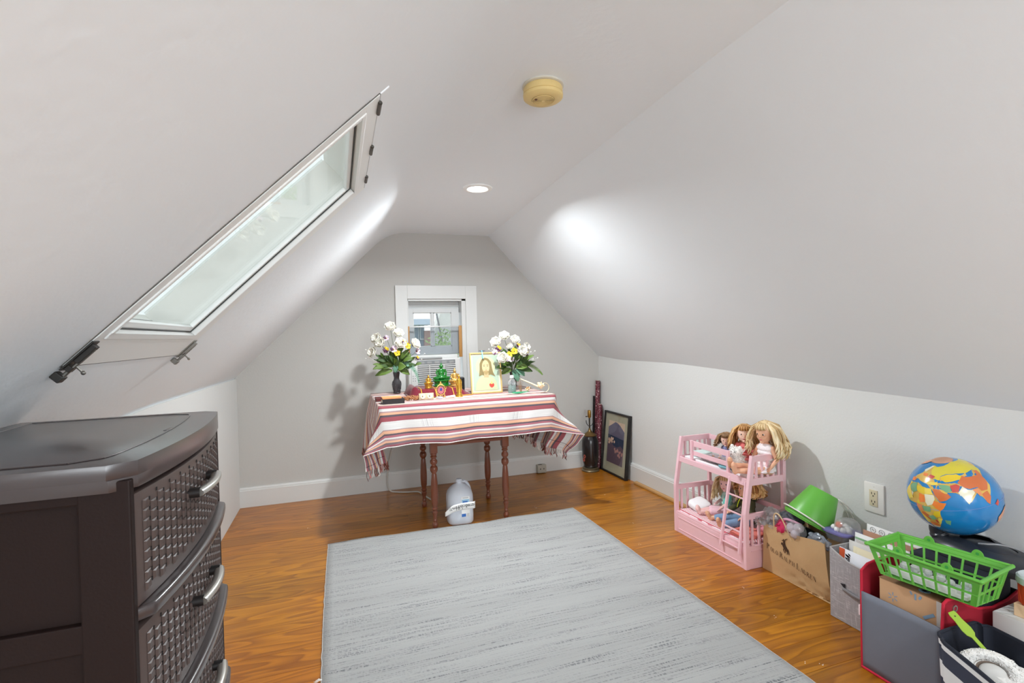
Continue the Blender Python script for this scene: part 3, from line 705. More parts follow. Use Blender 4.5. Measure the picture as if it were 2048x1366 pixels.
build('top_seam', MB().box((1.540, D-.045, .0705), (.03, .02, .002)), mat('seam_dark', (70, 66, 58), .6), t_, smooth=0)
# window air conditioner
M_ac = mat('ac_plastic', (214, 215, 213), .45, var=.01); M_acd = mat('ac_grey', (150, 152, 152), .5); M_dark = mat('dark_recess', (62, 64, 66), .8)
ac = thing('air_conditioner', 'white window air conditioner with horizontal louvres behind the table', 'air conditioner', (.685, 3.86, .62))
build('housing', MB().box((.690, 3.865, .797), (.395, .13, .355)).box((.690, 3.90, .985), (.390, .06, .03)), M_ac, ac, smooth=0, bevel=.006)
build('top_ledge', MB().box((.62, 3.805, .979), (.25, .03, .012)), M_acd, ac, smooth=0, bevel=.003)
build('display_band', MB().box((.700, 3.799, .948), (.29, .004, .03)), mat('band_grey', (128, 132, 134), .4), ac, smooth=0, bevel=.001)
for k in range(5): build('vent_flap', MB().box((.592+k*.056, 3.7965, .946), (.036, .004, .018)), M_acd, ac, smooth=0, bevel=.001)
build('louvre_recess', MB().box((.703, 3.7995, .78), (.286, .003, .29)), M_dark, ac, smooth=0)
for k in range(19):
    z = .645+k*.0150
    build('louvre', MB().box((.703, 3.796, z), (.286, .007, .0075), rot=(.35, 0, 0)), M_ac, ac, smooth=0)
for x in (.648, .757): build('divider', MB().box((x, 3.7945, .78), (.005, .006, .29)), M_ac, ac, smooth=0)
build('control_panel', MB().box((.532, 3.797, .80), (.042, .006, .28)), M_ac, ac, smooth=0, bevel=.002)
build('display', MB().box((.533, 3.7935, .890), (.013, .001, .010)), M_slot, ac, smooth=0)
for k in range(3):
    for dx in (-.008, .008): build('button', MB().cyl((.532+dx, 3.7945, .85-k*.018), (.532+dx, 3.7925, .85-k*.018), .0038, n=10), M_acd, ac)
acf = MB()
for k in range(9): acf.box((.5065, 3.842+k*.006, .80), (.010, .003, .33))
build('side_accordion', acf, mat('accordion_dark', (70, 70, 74), .35), ac, smooth=0, kind='stuff')
# adjustable screen frame with wooden ends standing in front of the sash
scn = thing('window_screen', 'sliding window screen frame with brown wooden ends above the air conditioner', 'window screen', (.71, 3.885, .98))
M_oak = mat('oak_stick', (178, 130, 72), .5, var=.12, vscale=30, stretch=(1, 1, .2))
build('wooden_end', MB().box((.909, 3.880, 1.10), (.024, .016, .245)), M_oak, scn, bevel=.002)
build('wooden_end', MB().box((.512, 3.880, 1.12), (.010, .016, .205)), M_oak, scn, bevel=.002)
build('top_channel', MB().box((.708, 3.882, 1.217), (.385, .012, .010)), mat('channel_aluminium', (200, 202, 202), .35, metal=.3), scn, bevel=.002)
build('mesh', MB().box((.708, 3.886, 1.108), (.385, .0008, .205)), glassy('insect_mesh', col=(238, 240, 242), gloss=.02, rough=.4, haze=.05, hazecol=(210, 212, 214)), scn, smooth=0)
# cord of the air conditioner
cp = [(.47, 3.83, .63), (.43, 3.83, .50), (.385, 3.84, .36), (.362, 3.85, .306), (.338, 3.855, .20), (.322, 3.85, .09), (.335, 3.82, .018), (.39, 3.79, .006), (.46, 3.76, .0055), (.53, 3.735, .0055), (.56, 3.62, .0055), (.60, 3.47, .0055)]
def spl(pts, n=8):
    pts = [Vector(p) for p in pts]; o = []
    for i in range(len(pts)-1):
        p0 = pts[max(0, i-1)]; p1 = pts[i]; p2 = pts[i+1]; p3 = pts[min(len(pts)-1, i+2)]
        for k in range(n):
            t = k/n; o.append(.5*((2*p1)+(-p0+p2)*t+(2*p0-5*p1+4*p2-p3)*t*t+(-p0+3*p1-3*p2+p3)*t**3))
    return o+[pts[-1]]
build('power_cord', MB().tube(spl(cp), .0052, 8), mat('cord_grey', (196, 194, 188), .5), None, label='pale grey power cord hanging down the back wall below the air conditioner', cat='cord')
# ------------------------------------------------ gallon jug
jx, jy = .684, 3.055
jg = thing('water_jug', 'translucent gallon water jug with a paper strip under the table', 'water jug', (jx, jy, 0))
M_jug = mat('milky_plastic', (226, 232, 242), .35, trans=.18, var=.03, vscale=12, sss=.0)
def sq(r, z, k=.72):  # rounded-square ring
    return r, z
def rsq_lathe(mb, prof, c, n=40, e=3.2, mi=0, rot=0):
    o = []
    for r, z, p in prof:
        for j in range(n):
            a = 2*pi*j/n; ca, sa = cos(a), sin(a); q = (abs(ca)**p+abs(sa)**p)**(-1/p)
            o.append(Vector((c[0]+r*q*cos(a+rot), c[1]+r*q*sin(a+rot), c[2]+z)))
    k = len(prof); fs = [(i*n+j, i*n+(j+1) % n, (i+1)*n+(j+1) % n, (i+1)*n+j) for i in range(k-1) for j in range(n)]
    fs += [tuple(range(n-1, -1, -1)), tuple((k-1)*n+j for j in range(n))]
    return mb.add(o, fs, mi)
b = rsq_lathe(MB(), [(.060, 0, 3.5), (.073, .004, 3.6), (.079, .014, 3.6), (.080, .05, 3.6), (.0795, .10, 3.4), (.081, .14, 3.2), (.080, .168, 2.8), (.074, .190, 2.5), (.060, .210, 2.2), (.040, .226, 2), (.0215, .237, 2), (.0175, .244, 2), (.0205, .246, 2), (.0205, .252, 2), (.0175, .254, 2), (.0175, .262, 2), (.014, .2635, 2)], (jx, jy, 0), rot=YAW*-.3)
build('body', b, M_jug, jg, smooth=60)
build('grip', MB().tube(spl([(jx+.016, jy+.012, .236), (jx+.040, jy+.022, .236), (jx+.062, jy+.03, .212), (jx+.074, jy+.034, .170), (jx+.060, jy+.03, .13)]), .0095, 10), M_jug, jg)
M_paper = mat('white_paper', (240, 240, 238), .6); M_ink = mat('black_ink', (22, 22, 24), .6); M_blue = mat('label_blue', (52, 104, 178), .5); M_sky2 = mat('label_pale', (150, 190, 216), .5)
yf = jy-.0822
build('label', MB().box((jx+.018, yf, .112), (.050, .001, .122)), M_paper, jg, smooth=0)
build('label_print', MB().box((jx+.018, yf-.0008, .146), (.046, .0006, .022)), M_sky2, jg, smooth=0)
build('label_print', MB().box((jx+.016, yf-.0012, .142), (.030, .0006, .010), mi=0), M_blue, jg, smooth=0)
build('label_print', MB().box((jx+.006, yf-.0008, .062), (.026, .0006, .018)), M_blue, jg, smooth=0)
for k in range(4): build('label_print', MB().box((jx+.032, yf-.0008, .055+k*.005), (.016, .0006, .001)), M_ink, jg, smooth=0)
build('label_print', MB().box((jx+.018, yf-.0008, .166), (.036, .0006, .0022)), mat('print_grey', (90, 100, 120), .6), jg, smooth=0)
# paper strip wound round the jug, one end standing free at the left
def strip(a, b_):
    u = lerp(-.110, .074, a); z0 = lerp(.084, .098, a) if a > .25 else lerp(.066, .0875, a/.25)
    z1 = z0+.042+(.0 if a > .2 else -.016*(1-a/.2))
    yv = yf-.004 if u > -.066 else yf-.004+(-.066-u)*.25
    if u > .066: yv += (u-.066)*.9
    return Vector((jx+.004+u, yv-.003*sin(a*9), lerp(z0, z1, b_)+.004*sin(a*pi)))
stp = build('paper_strip', MB().grid(strip, 24, 4), M_paper, jg, smooth=180, solid=.0006)
def textmesh(body, size, fontobj=None, extr=.0003):
    c = bpy.data.curves.new('text', 'FONT'); c.body = body; c.size = size; c.extrude = extr; c.align_x = 'CENTER'; c.resolution_u = 3
    o = bpy.data.objects.new('text', c); COL.objects.link(o); dg = bpy.context.evaluated_depsgraph_get()
    me = bpy.data.meshes.new_from_object(o.evaluated_get(dg)); bpy.data.objects.remove(o)
    mb = MB().add([v.co.copy() for v in me.vertices], [tuple(p.vertices) for p in me.polygons]); bpy.data.meshes.remove(me); return mb
gl = [('\u101e', 0, 0, 1), ('\u1019', 1, 0, 1), ('\u1014', 2, 0, 1), ('\u1014', 3, 0, 1), ('\u1010', 3, -.62, .62), ('\u101b', 4, 0, 1), ('\u1015', 5, 0, 1), ('\u1005', 6, 0, 1), ('\u1005', 6, -.62, .62), ('\u1031', 6.85, 0, 1), ('\u101a', 7.8, 0, 1.0), ('\u102c', 8.75, 0, 1)]
ink = MB()
for ch, px_, py_, s in gl:
    g_ = textmesh(ch, .0250*s)
    if not g_.v: continue
    x0 = sum(v.x for v in g_.v)/len(g_.v)
    u = -.075+px_*.0155; a = (u+.110)/.184; p = strip(max(0, min(1, a)), .42)
    for v in g_.v: ink_v = v
    Mx = Matrix.Translation((p.x, p.y-.0012, p.z+py_*.012)) @ Euler((pi/2, 0, 0)).to_matrix().to_4x4() @ Matrix.Translation((-x0, 0, 0))
    ink.merge(g_, Mx)
build('handwriting', ink, M_ink, stp, smooth=0)

# ------------------------------------------------ dark lamp without shade, in the corner
lx, ly = 1.952, 3.755
lm = thing('table_lamp', 'dark vase table lamp without shade standing in the corner', 'lamp', (lx, ly, 0))
M_brass = mat('old_brass', (132, 106, 66), .38, metal=.85, var=.2, vscale=30); M_lac = mat('black_lacquer', (26, 22, 24), .22, var=.2, coat=.5)
build('foot', MB().lathe([(0, 0), (.072, 0), (.074, .008), (.070, .014), (.064, .018), (.066, .026), (.056, .032), (0, .032)], (lx, ly, 0), 36), mat('foot_brass', (120, 108, 84), .4, metal=.7, var=.2), lm)
build('body', MB().lathe([(0, .032), (.050, .032), (.058, .042), (.056, .052), (.062, .075), (.068, .13), (.069, .20), (.066, .25), (.060, .272), (.052, .284), (.050, .292), (0, .292)], (lx, ly, 0), 40), M_lac, lm)
build('cap', MB().lathe([(0, .288), (.054, .290), (.058, .296), (.050, .302), (.034, .312), (.018, .324), (.011, .338), (.0085, .352), (0, .352)], (lx, ly, 0), 36), M_brass, lm)
build('stem', MB().cyl((lx, ly, .35), (lx, ly, .442), .0062, n=12), mat('stem_dark', (66, 60, 52), .5, metal=.6), lm)
build('socket', MB().lathe([(0, .436), (.010, .438), (.0145, .446), (.0150, .478), (.0135, .492), (.0120, .500), (.0095, .500), (.0095, .47), (0, .47)], (lx, ly, 0), 24), mat('socket_brass', (170, 130, 62), .35, metal=.85), lm)
build('switch_key', MB().cyl((lx-.014, ly-.006, .452), (lx-.034, ly-.012, .452), .0028, n=8).ball((lx-.036, ly-.0125, .452), (.003, .006, .006), 10, 8), M_slot, lm)
for s_ in (-1, 1): build('harp_bracket', MB().tube(spl([(lx, ly, .368), (lx+s_*.016, ly-.004, .376), (lx+s_*.030, ly-.006, .396), (lx+s_*.034, ly-.006, .420)]), .0026, 6), M_slot, lm)
random.seed(19); fb = MB()
for cz, ca in ((.128, -2.80), (.098, -2.95)):
    for k in range(6):
        a = ca+.13*cos(k*pi/3); z = cz+.011*sin(k*pi/3); r = .0655
        fb.ball((lx+r*cos(a), ly+r*sin(a), z), (.0055, .0055, .006), 8, 6)
build('painted_blossom', fb, mat('rust_petals', (150, 70, 58), .5, var=.2, vscale=60), lm, kind='stuff')
# rolls of wrapping paper
def roll_mat():
    m = bpy.data.materials.new('skull_print_paper'); m.use_nodes = True; t, b = nodes_of(m)
    tc = N(t, 'ShaderNodeTexCoord'); v = N(t, 'ShaderNodeTexVoronoi', ins={'Scale': 120}); t.links.new(tc.outputs['Object'], v.inputs['Vector'])
    r = N(t, 'ShaderNodeValToRGB'); r.color_ramp.interpolation = 'CONSTANT'; e = r.color_ramp.elements; e[0].color = lin((226, 196, 200)); e[1].position = .22; e[1].color = lin((120, 30, 48)); x = e.new(.42); x.color = lin((84, 22, 38))
    t.links.new(v.outputs['Distance'], r.inputs[0])
    v2 = N(t, 'ShaderNodeTexVoronoi', ins={'Scale': 38}); t.links.new(tc.outputs['Object'], v2.inputs['Vector'])
    c2 = N(t, 'ShaderNodeMath', operation='LESS_THAN', ins={1: .20}); t.links.new(v2.outputs['Distance'], c2.inputs[0])
    mx = N(t, 'ShaderNodeMix', data_type='RGBA'); mx.inputs['B'].default_value = lin((232, 206, 208)); t.links.new(c2.outputs[0], mx.inputs['Factor']); t.links.new(r.outputs[0], mx.inputs['A'])
    t.links.new(mx.outputs['Result'], b.inputs['Base Color']); b.inputs['Roughness'].default_value = .3; return m
M_roll = roll_mat(); M_core = mat('cardboard_core', (214, 196, 176), .8)
for lab, p0, p1 in (('tall dark red patterned paper roll in the back corner', (2.060, 3.855, .002), (2.094, 3.858, .730)), ('shorter dark red patterned paper roll in front of the tall one', (2.050, 3.795, .002), (2.080, 3.812, .535))):
    r_ = thing('paper_roll', lab, 'paper roll', p0, 'rolls of patterned paper in the corner')
    p0, p1 = Vector(p0), Vector(p1); ax = (p1-p0).normalized()
    build('paper', MB().tube([p0, p1], .0185, 24, caps=False), M_roll, r_, solid=.001)
    build('core', MB().tube([p0+ax*.002, p1+ax*.001], .0165, 20, caps=False), M_core, r_, solid=.0015)
    build('paper_flap', MB().box(tuple((p0+p1)/2+Vector((.017, -.007, 0))), (.004, .004, (p1-p0).length*.98), rot=(0, atan2(p1.x-p0.x, p1.z-p0.z), 0)), mat('paper_edge', (74, 20, 34), .5), r_, smooth=0)
build('leaning_board', MB().bar((2.034, 3.868, .001), (2.062, 3.874, .600), .012, .014, up=(1, 0, 0)), mat('black_frame', (28, 24, 24), .4), None, smooth=0, bevel=.001, label='thin black frame edge standing behind the lamp and the rolls', cat='frame')
# framed landscape print leaning on the right wall
FB0, FB1 = Vector((2.048, 3.752, 0)), Vector((2.048, 3.375, 0)); FTx = 2.098; fh = .492
fx = (FB1-FB0).normalized(); fy = Vector((FTx-2.048, 0, fh)).normalized(); FM = F3(FB0+Vector((0, 0, .001)), fx, fy)   # x right, y up, z out of the picture
fwid = (FB1-FB0).length; fhei = sqrt(fh*fh+.05**2)
pf = thing('framed_landscape', 'black framed print of a mountain over water leaning on the right wall', 'picture', tuple(FB0))
def fbx(nm, x0, x1, y0, y1, z0, z1, m, par=pf, Mx=FM, **k): return build(nm, MB().box(((x0+x1)/2, (y0+y1)/2, (z0+z1)/2), (x1-x0, y1-y0, z1-z0), M=Mx), m, par, smooth=0, **k)
M_blk = mat('black_moulding', (30, 27, 27), .35)
fw = .014
fbx('frame_side', 0, fw, 0, fhei, -.022, .004, M_blk, bevel=.001); fbx('frame_side', fwid-fw, fwid, 0, fhei, -.022, .004, M_blk, bevel=.001)
fbx('frame_side', fw, fwid-fw, 0, fw, -.022, .004, M_blk, bevel=.001); fbx('frame_side', fw, fwid-fw, fhei-fw, fhei, -.022, .004, M_blk, bevel=.001)
fbx('mat_board', fw, fwid-fw, fw, fhei-fw, -.012, -.008, mat('mat_board_tan', (166, 160, 140), .8, var=.02))
fbx('back_panel', fw, fwid-fw, fw, fhei-fw, -.020, -.014, M_blk)
px0, px1, py0, py1 = .068, fwid-.068, .088, fhei-.072
pw, ph_ = px1-px0, py1-py0
def fpoly(nm, pts, z, m, par=pf, Mx=FM, o=(px0, py0), s=(pw, ph_)): return build(nm, MB().prism([(o[0]+x*s[0], o[1]+y_*s[1]) for x, y_ in pts], z, z+.0008, M=Mx), m, par, smooth=0)
pic = fpoly('print', [(0, 0), (1, 0), (1, 1), (0, 1)], -.008, mat('print_sky', (206, 178, 158), .7, var=.04))
fpoly('print_mountain', [(0, .62), (1, .62), (1, .80), (.72, .93), (.52, .985), (.40, .985), (.26, .93), (0, .84)], -.0072, mat('print_mauve', (98, 92, 116), .7, var=.08))
fpoly('print_water', [(0, .40), (1, .40), (1, .62), (0, .66)], -.0064, mat('print_navy', (36, 48, 74), .7, var=.1))
fpoly('print_shore', [(0, 0), (1, 0), (1, .40), (.82, .46), (.60, .40), (.38, .42), (.2, .5), (0, .46)], -.0056, mat('print_purple', (92, 74, 88), .7, var=.2, vscale=60))
random.seed(11); bl = MB(); b2 = MB()
for k in range(26):
    x, y_ = (random.gauss(.20, .09), random.gauss(.53, .05)) if k < 13 else (random.gauss(.70, .12), random.gauss(.30, .07))
    (bl if k < 13 else b2).lathe([(0, 0), (.011, 0), (.011, .0006), (0, .0006)], (0, 0, 0), 8, M=FM @ T(px0+min(.95, max(.05, x))*pw, py0+y_*ph_, -.0046))
build('print_blossom', bl, mat('print_cream', (220, 184, 164), .7), pf, kind='stuff'); build('print_blossom', b2, mat('print_pinkish', (178, 128, 124), .7), pf, kind='stuff')
fbx('glazing', fw, fwid-fw, fw, fhei-fw, -.0030, -.0015, glassy('picture_glass', gloss=.15))
# ------------------------------------------------ things on the altar table
TT = CZ+.0012
M_gold = mat('gilt', (206, 160, 66), .28, metal=.85, var=.12, vscale=60); M_goldp = mat('pale_gilt', (214, 176, 104), .34, metal=.7, var=.15, vscale=60)
def petal(mb, c, d, up, L, Wd, curl, cup, mi=0, nu=5, nv=4, point=.0):
    """curved petal or leaf from c along d"""
    c = Vector(c); d = Vector(d).normalized(); up = Vector(up); sd = d.cross(up).normalized(); up = sd.cross(d).normalized()
    def f(a, b_):
        v = b_*2-1; w_ = Wd*(sin(pi*min(1, a*.93+.07)**(.75 if point == 0 else .62))**(.75 if point == 0 else 1.0))*(1-point*a*.5)
        ang = curl*a
        return c+d*(L*a*cos(ang*.7))+up*(L*a*sin(ang*.7)+cup*w_*v*v)+sd*w_*v*.5
    return mb.grid(f, nu, nv, mi)
def rose(c, ax, r, mats, parent, seed=0):
    random.seed(seed); mb = MB(); ax = Vector(ax).normalized(); s1 = ax.orthogonal().normalized(); s2 = ax.cross(s1)
    c = Vector(c)
    for ring, (n, rr, op, Lk) in enumerate(((3, .12, 1.45, .70), (4, .26, 1.30, .86), (5, .42, 1.10, .98), (6, .56, .85, 1.02), (7, .62, .50, .98))):
        for k in range(n):
            a = 2*pi*k/n+ring*.7+random.uniform(-.2, .2); o_ = (s1*cos(a)+s2*sin(a))
            d = o_*cos(op)+ax*sin(op)
            petal(mb, c+o_*rr*r*.35-ax*r*.12, d, (ax*cos(op)-o_*sin(op)), r*Lk, r*(.75+.1*ring), -.25 if ring < 3 else .35, .34, 0)
    o = build('rose', mb, mats[0], parent, smooth=180, solid=r*.025)
    g_ = MB()
    for k in range(5):
        a = 2*pi*k/5; o_ = (s1*cos(a)+s2*sin(a)); petal(g_, c-ax*r*.30, o_*.9+ax*.35, ax, r*.6, r*.22, .3, .1, 0, 4, 2, .6)
    g_.ball(c-ax*r*.28, r*.14, 8, 6)
    build('sepals', g_, mats[1], o, smooth=180); return o
def pansy(c, ax, r, mats, parent, cols=(0, 0, 1, 1, 0)):
    mb = MB(); ax = Vector(ax).normalized(); s1 = ax.orthogonal().normalized(); s2 = ax.cross(s1); c = Vector(c)
    for k in range(5):
        a = 2*pi*k/5+.3; o_ = s1*cos(a)+s2*sin(a); petal(mb, c+ax*.001*k, o_+ax*.25, ax, r, r*1.05, .3, -.12, cols[k])
    mb.ball(c+ax*r*.1, r*.14, 8, 6, 2); return build('pansy', mb, mats, parent, smooth=180, solid=.0006)
M_rose = mat('ivory_petal', (226, 223, 212), .6, var=.03, vscale=40, sss=.1); M_lf = mat('leaf_green', (92, 118, 50), .5, var=.25, vscale=25); M_lfd = mat('leaf_deep_green', (62, 88, 44), .5, var=.25, vscale=25); M_lft = mat('leaf_blue_green', (96, 140, 116), .55, var=.15, vscale=25)
M_py = mat('pansy_yellow', (228, 194, 52), .55, var=.1); M_pp = mat('pansy_plum', (78, 40, 66), .55, var=.2); M_pw = mat('pansy_lilac', (222, 204, 222), .55, var=.08); M_bud = mat('white_bud', (240, 240, 234), .6)
def leaf(c, d, L, wd, m, parent, up=(0, 0, 1), curl=-.5, serr=0):
    mb = MB(); c = Vector(c); d = Vector(d).normalized(); up = Vector(up); sd = d.cross(up).normalized(); up = sd.cross(d).normalized()
    nu = 14 if serr else 8
    def f(a, b_):
        v = b_*2-1; w_ = wd*sin(pi*min(1, a*.9+.08))**.9
        if serr: w_ *= (1-.28*((a*nu) % 2 >= 1))
        return c+d*(L*a*cos(curl*a))+up*(L*a*sin(curl*a)+.25*w_*abs(v))+sd*w_*v*.5
    mb.grid(f, nu, 4); return build('leaf', mb, m, parent, smooth=180, solid=.0007)
def fern(pts, wd, m, parent):
    mb = MB(); sp = spl(pts, 7); mb.tube(sp, [lerp(.0016, .0006, i/len(sp)) for i in range(len(sp))], 5)
    for i in range(2, len(sp)-1):
        t_d = (sp[i+1]-sp[i-1]).normalized(); s_ = t_d.cross(Vector((0, -1, .3))).normalized(); k = sin(pi*min(1, i/len(sp)*.85+.12))
        for q in (-1, 1): petal(mb, sp[i], s_*q+t_d*.6-Vector((0, 0, .15)), (0, -1, .3), wd*k, wd*.34, .1, .1, 0, 3, 2, .5)
    return build('fern_frond', mb, m, parent, smooth=180)
def vase(name, lab, x, yv, h, m, k=1.0):
    t = thing(name, lab, 'vase', (x, yv, TT)); prof = [(0, 0), (.024, 0), (.026, .004), (.023, .012), (.030, .045), (.0325, .066), (.030, .080), (.0195, .100), (.0180, .112), (.022, .136), (.0245, .150)]
    s = h/.150; o = []; n = 8
    pr = [(r*k, z*s) for r, z in prof]
    b_ = MB().lathe([(0, 0)]+pr[1:]+[(pr[-1][0]-.003, pr[-1][1]), (pr[-2][0]-.004, pr[-2][1]), (.012*k, .1*s), (0, .09*s)], (x, yv, TT), n)
    build('body', b_, m, t, smooth=20, bevel=.001)
    rl = MB(); random.seed(4)
    for q in range(26):
        a = random.choice(range(8))*pi/4+pi/8+random.uniform(-.12, .12); z = random.uniform(.012, .085)*s
        r = ipol([(-pz, pr_) for pr_, pz in reversed(pr)][::-1], -z)*.93
        rl.ball((x+r*cos(a), yv+r*sin(a), TT+z), (.004, .004, .006), 6, 5)
    build('moulded_relief', rl, m, t, kind='stuff')
    return t
M_vd = mat('pewter_glass', (66, 64, 66), .2, var=.35, vscale=60, metal=.3)
vase('faceted_vase', 'dark faceted vase at the left end of the striped table', .372, 3.50, .145, M_vd)
VRX, VRY = 1.125, 3.275
vase('faceted_vase', 'dark faceted vase behind the small plastic bottle', VRX, VRY, .125, M_vd, .92)
# left bouquet, hub at (.372, 3.50, .905)
def ax3(dx, dz, dy=-.35): return Vector((dx, dy, dz))
def bouquet(lab, hub, roses, pansies, leaves, ferns, seed):
    hub = Vector(hub); t = thing('bouquet', lab, 'flowers', tuple(hub)); st = []
    for k, (x, z, dy, r) in enumerate(roses):
        c = hub+Vector((x, dy, z)); d = (c-hub); a = Vector((x*.9, -.13, abs(z)*.30+.02)).normalized()
        rose(c, a, r*1.32, (M_rose, M_lfd), t, seed+k)
        build('stem', MB().tube(spl([hub+Vector((x*.06, dy*.06, -.055)), hub+Vector((x*.25, dy*.3, z*.35)), c-a*r*.3], 5), .0014, 6), M_lfd, t)
    for k, (x, z, dy, r, kind) in enumerate(pansies):
        ms = {'y': ([M_py, M_py, M_pp], (0, 0, 0, 0, 0)), 'p': ([M_pp, M_py, M_pp], (0, 0, 1, 1, 0)), 'w': ([M_pw, M_pp, M_py], (0, 0, 0, 0, 1))}[kind]
        c = hub+Vector((x, dy, z)); pansy(c, (x*2, -.3, .1), r*1.15, ms[0], t, ms[1])
        build('stem', MB().tube([hub+Vector((x*.1, dy*.1, 0)), hub+Vector((x*.4, dy*.5, z*.55)), c+Vector((0, .004, 0))], .0011, 5), M_lfd, t)
    for k, (x, z, dx, dz, L, wd, kd) in enumerate(leaves):
        m = {'g': M_lf, 'd': M_lfd, 't': M_lft}[kd]
        leaf(hub+Vector((x, -.012-.006*(k % 3), z)), (dx, -.25, dz), L*1.15, wd*1.25, m, t, up=(0, -1, .5), curl=-.35, serr=(kd == 't'))
    random.seed(seed)
    for k in range(24):
        a = random.uniform(-1.35, 1.35); L = random.uniform(.06, .10); d = Vector((sin(a), random.uniform(-.6, .4), cos(a)*.9+.1))
        leaf(hub+d*random.uniform(.02, .10)+Vector((0, 0, .01)), d+Vector((0, -.2, -.3)), L, random.uniform(.02, .034), random.choice((M_lf, M_lfd, M_lfd)), t, up=(0, -1, .6), curl=random.uniform(-.6, .3))
    for pts, wd in ferns: fern([hub+Vector(p) for p in pts], wd, M_lft if wd > .02 else M_lf, t)
    for k in range(26):
        a = random.uniform(-1.3, 1.3); rr_ = random.uniform(.07, .15); d = Vector((sin(a), 0, cos(a)))
        leaf(hub+Vector((d.x*rr_*.9, random.uniform(-.03, .03), d.z*rr_)), d+Vector((random.uniform(-.5, .5), -.4, random.uniform(-.4, .3))), random.uniform(.035, .055), random.uniform(.016, .026), random.choice((M_lf, M_lf, M_lfd)), t, up=(0, -1, .4), curl=random.uniform(-.6, .3))
    bd = MB()
    for k in range(16):
        s = 1 if k % 2 else -1; c = hub+Vector((s*random.uniform(.10, .20), random.uniform(-.03, .02), random.uniform(.06, .16)))
        bd.ball(c, .0042, 6, 5); bd.tube([hub+Vector((s*.03, 0, .03)), c], .0005, 4, caps=False)
    build('white_sprays', bd, M_bud, t, smooth=180, kind='stuff')
    return t
HL = (.372, 3.50, .905)
def L_(px, py): return (px-797)*.00318, (741-py)*.00318
rl = [(787, 661, 0, .034), (771, 677, -.02, .032), (752, 697, -.01, .031), (761, 680, .02, .032), (799, 684, -.05, .034), (832, 683, -.03, .034), (803, 659, .03, .032), (765, 684, -.03, .030)]
rl = [(787, 647, 0, .034), (803, 661, .01, .033), (759, 670, -.01, .033), (766, 680, -.03, .034), (751, 698, -.01, .032), (804, 682, -.05, .036), (834, 683, -.03, .034)]
bouquet('left bouquet of white silk roses with yellow pansies in the dark vase', HL, [(*L_(a, b_), c, d) for a, b_, c, d in rl],
        [(*L_(791, 692), -.065, .024, 'w'), (*L_(776, 693), -.05, .022, 'p'), (*L_(797, 700), -.07, .022, 'y'), (*L_(819, 686), -.06, .022, 'y'), (*L_(778, 668), -.02, .02, 'w'), (*L_(812, 678), -.06, .018, 'p'), (*L_(840, 698), -.03, .024, 'w'), (*L_(839, 712), -.04, .016, 'p')],
        [(-.02, .05, -1, .02, .115, .045, 'g'), (-.03, .015, -1, -.12, .10, .036, 'g'), (.02, .03, .9, .25, .10, .04, 'd'), (.0, .062, -.12, -.75, .060, .040, 't'), (.015, .02, .55, -.2, .07, .036, 'g'), (.01, .03, .2, .1, .05, .05, 'g'), (-.01, .06, -.5, .5, .08, .04, 'd'), (.03, .05, .8, .5, .08, .04, 'd'), (.01, .13, .4, .6, .06, .028, 'g'), (-.06, .08, -.6, .2, .06, .03, 'd')],
        [([(.01, 0, .0), (.05, -.03, .055), (.09, -.05, .04), (.125, -.06, -.01), (.140, -.07, -.075)], .022)], 21)
HR = (VRX, VRY, .888)
def R2(px, py): return (px-1027)*.00296, (735-py)*.00296
rr = [(1010, 655, .01, .032), (990, 668, .0, .033), (1033, 664, .0, .031), (1043, 690, -.05, .034), (1060, 681, .0, .029), (992, 701, -.130, .033), (1022, 678, .01, .022)]
bouquet('right bouquet of white silk roses with yellow and plum pansies', HR, [(*R2(a, b_), c, d) for a, b_, c, d in rr],
        [(*R2(1003, 703), -.125, .022, 'w'), (*R2(1025, 688), -.06, .024, 'y'), (*R2(1013, 695), -.065, .022, 'y'), (*R2(984, 681), -.11, .022, 'p'), (*R2(1038, 675), -.03, .018, 'p'), (*R2(1056, 694), -.03, .022, 'p'), (*R2(1018, 706), -.06, .020, 'w'), (*R2(976, 688), -.11, .02, 'w'), (*R2(1054, 688), -.03, .016, 'y')],
        [(.02, .05, .9, .15, .10, .038, 'g'), (.03, .02, .9, -.05, .10, .036, 'd'), (-.02, .02, -.9, -.25, .07, .034, 'g'), (0, .01, .25, -.5, .075, .05, 't'), (.02, .02, .5, -.35, .07, .045, 't'), (-.02, .05, -.8, .2, .08, .04, 'd'), (.0, .07, .2, .8, .08, .035, 'd'), (.04, .06, .8, .4, .07, .035, 'd'), (.02, .03, .5, .1, .07, .04, 'g')],
        [([(.02, 0, .01), (.08, -.02, .045), (.13, -.03, .035), (.18, -.035, .0), (.205, -.04, -.03)], .020)], 45)
# plastic bottle
bx, by = 1.062, 3.108; bt = thing('plastic_bottle', 'small clear plastic bottle standing before the right vase', 'bottle', (bx, by, TT))
M_clr = mat('clear_plastic', (232, 240, 242), .08, trans=.85, var=.02)
build('body', MB().lathe([(0, 0), (.023, .001), (.026, .006), (.026, .05), (.0235, .054), (.026, .058), (.026, .072), (.019, .088), (.0125, .097), (.0115, .104), (0, .104)], (bx, by, TT), 28), M_clr, bt)
build('water', MB().lathe([(0, .002), (.0245, .003), (.0245, .048), (0, .048)], (bx, by, TT), 24), mat('greenish_water', (170, 214, 204), .1, trans=.6), bt)
build('cap', MB().lathe([(0, .100), (.0125, .100), (.013, .104), (.0125, .114), (.010, .116), (0, .116)], (bx, by, TT), 20), mat('white_cap', (232, 236, 240), .4), bt)
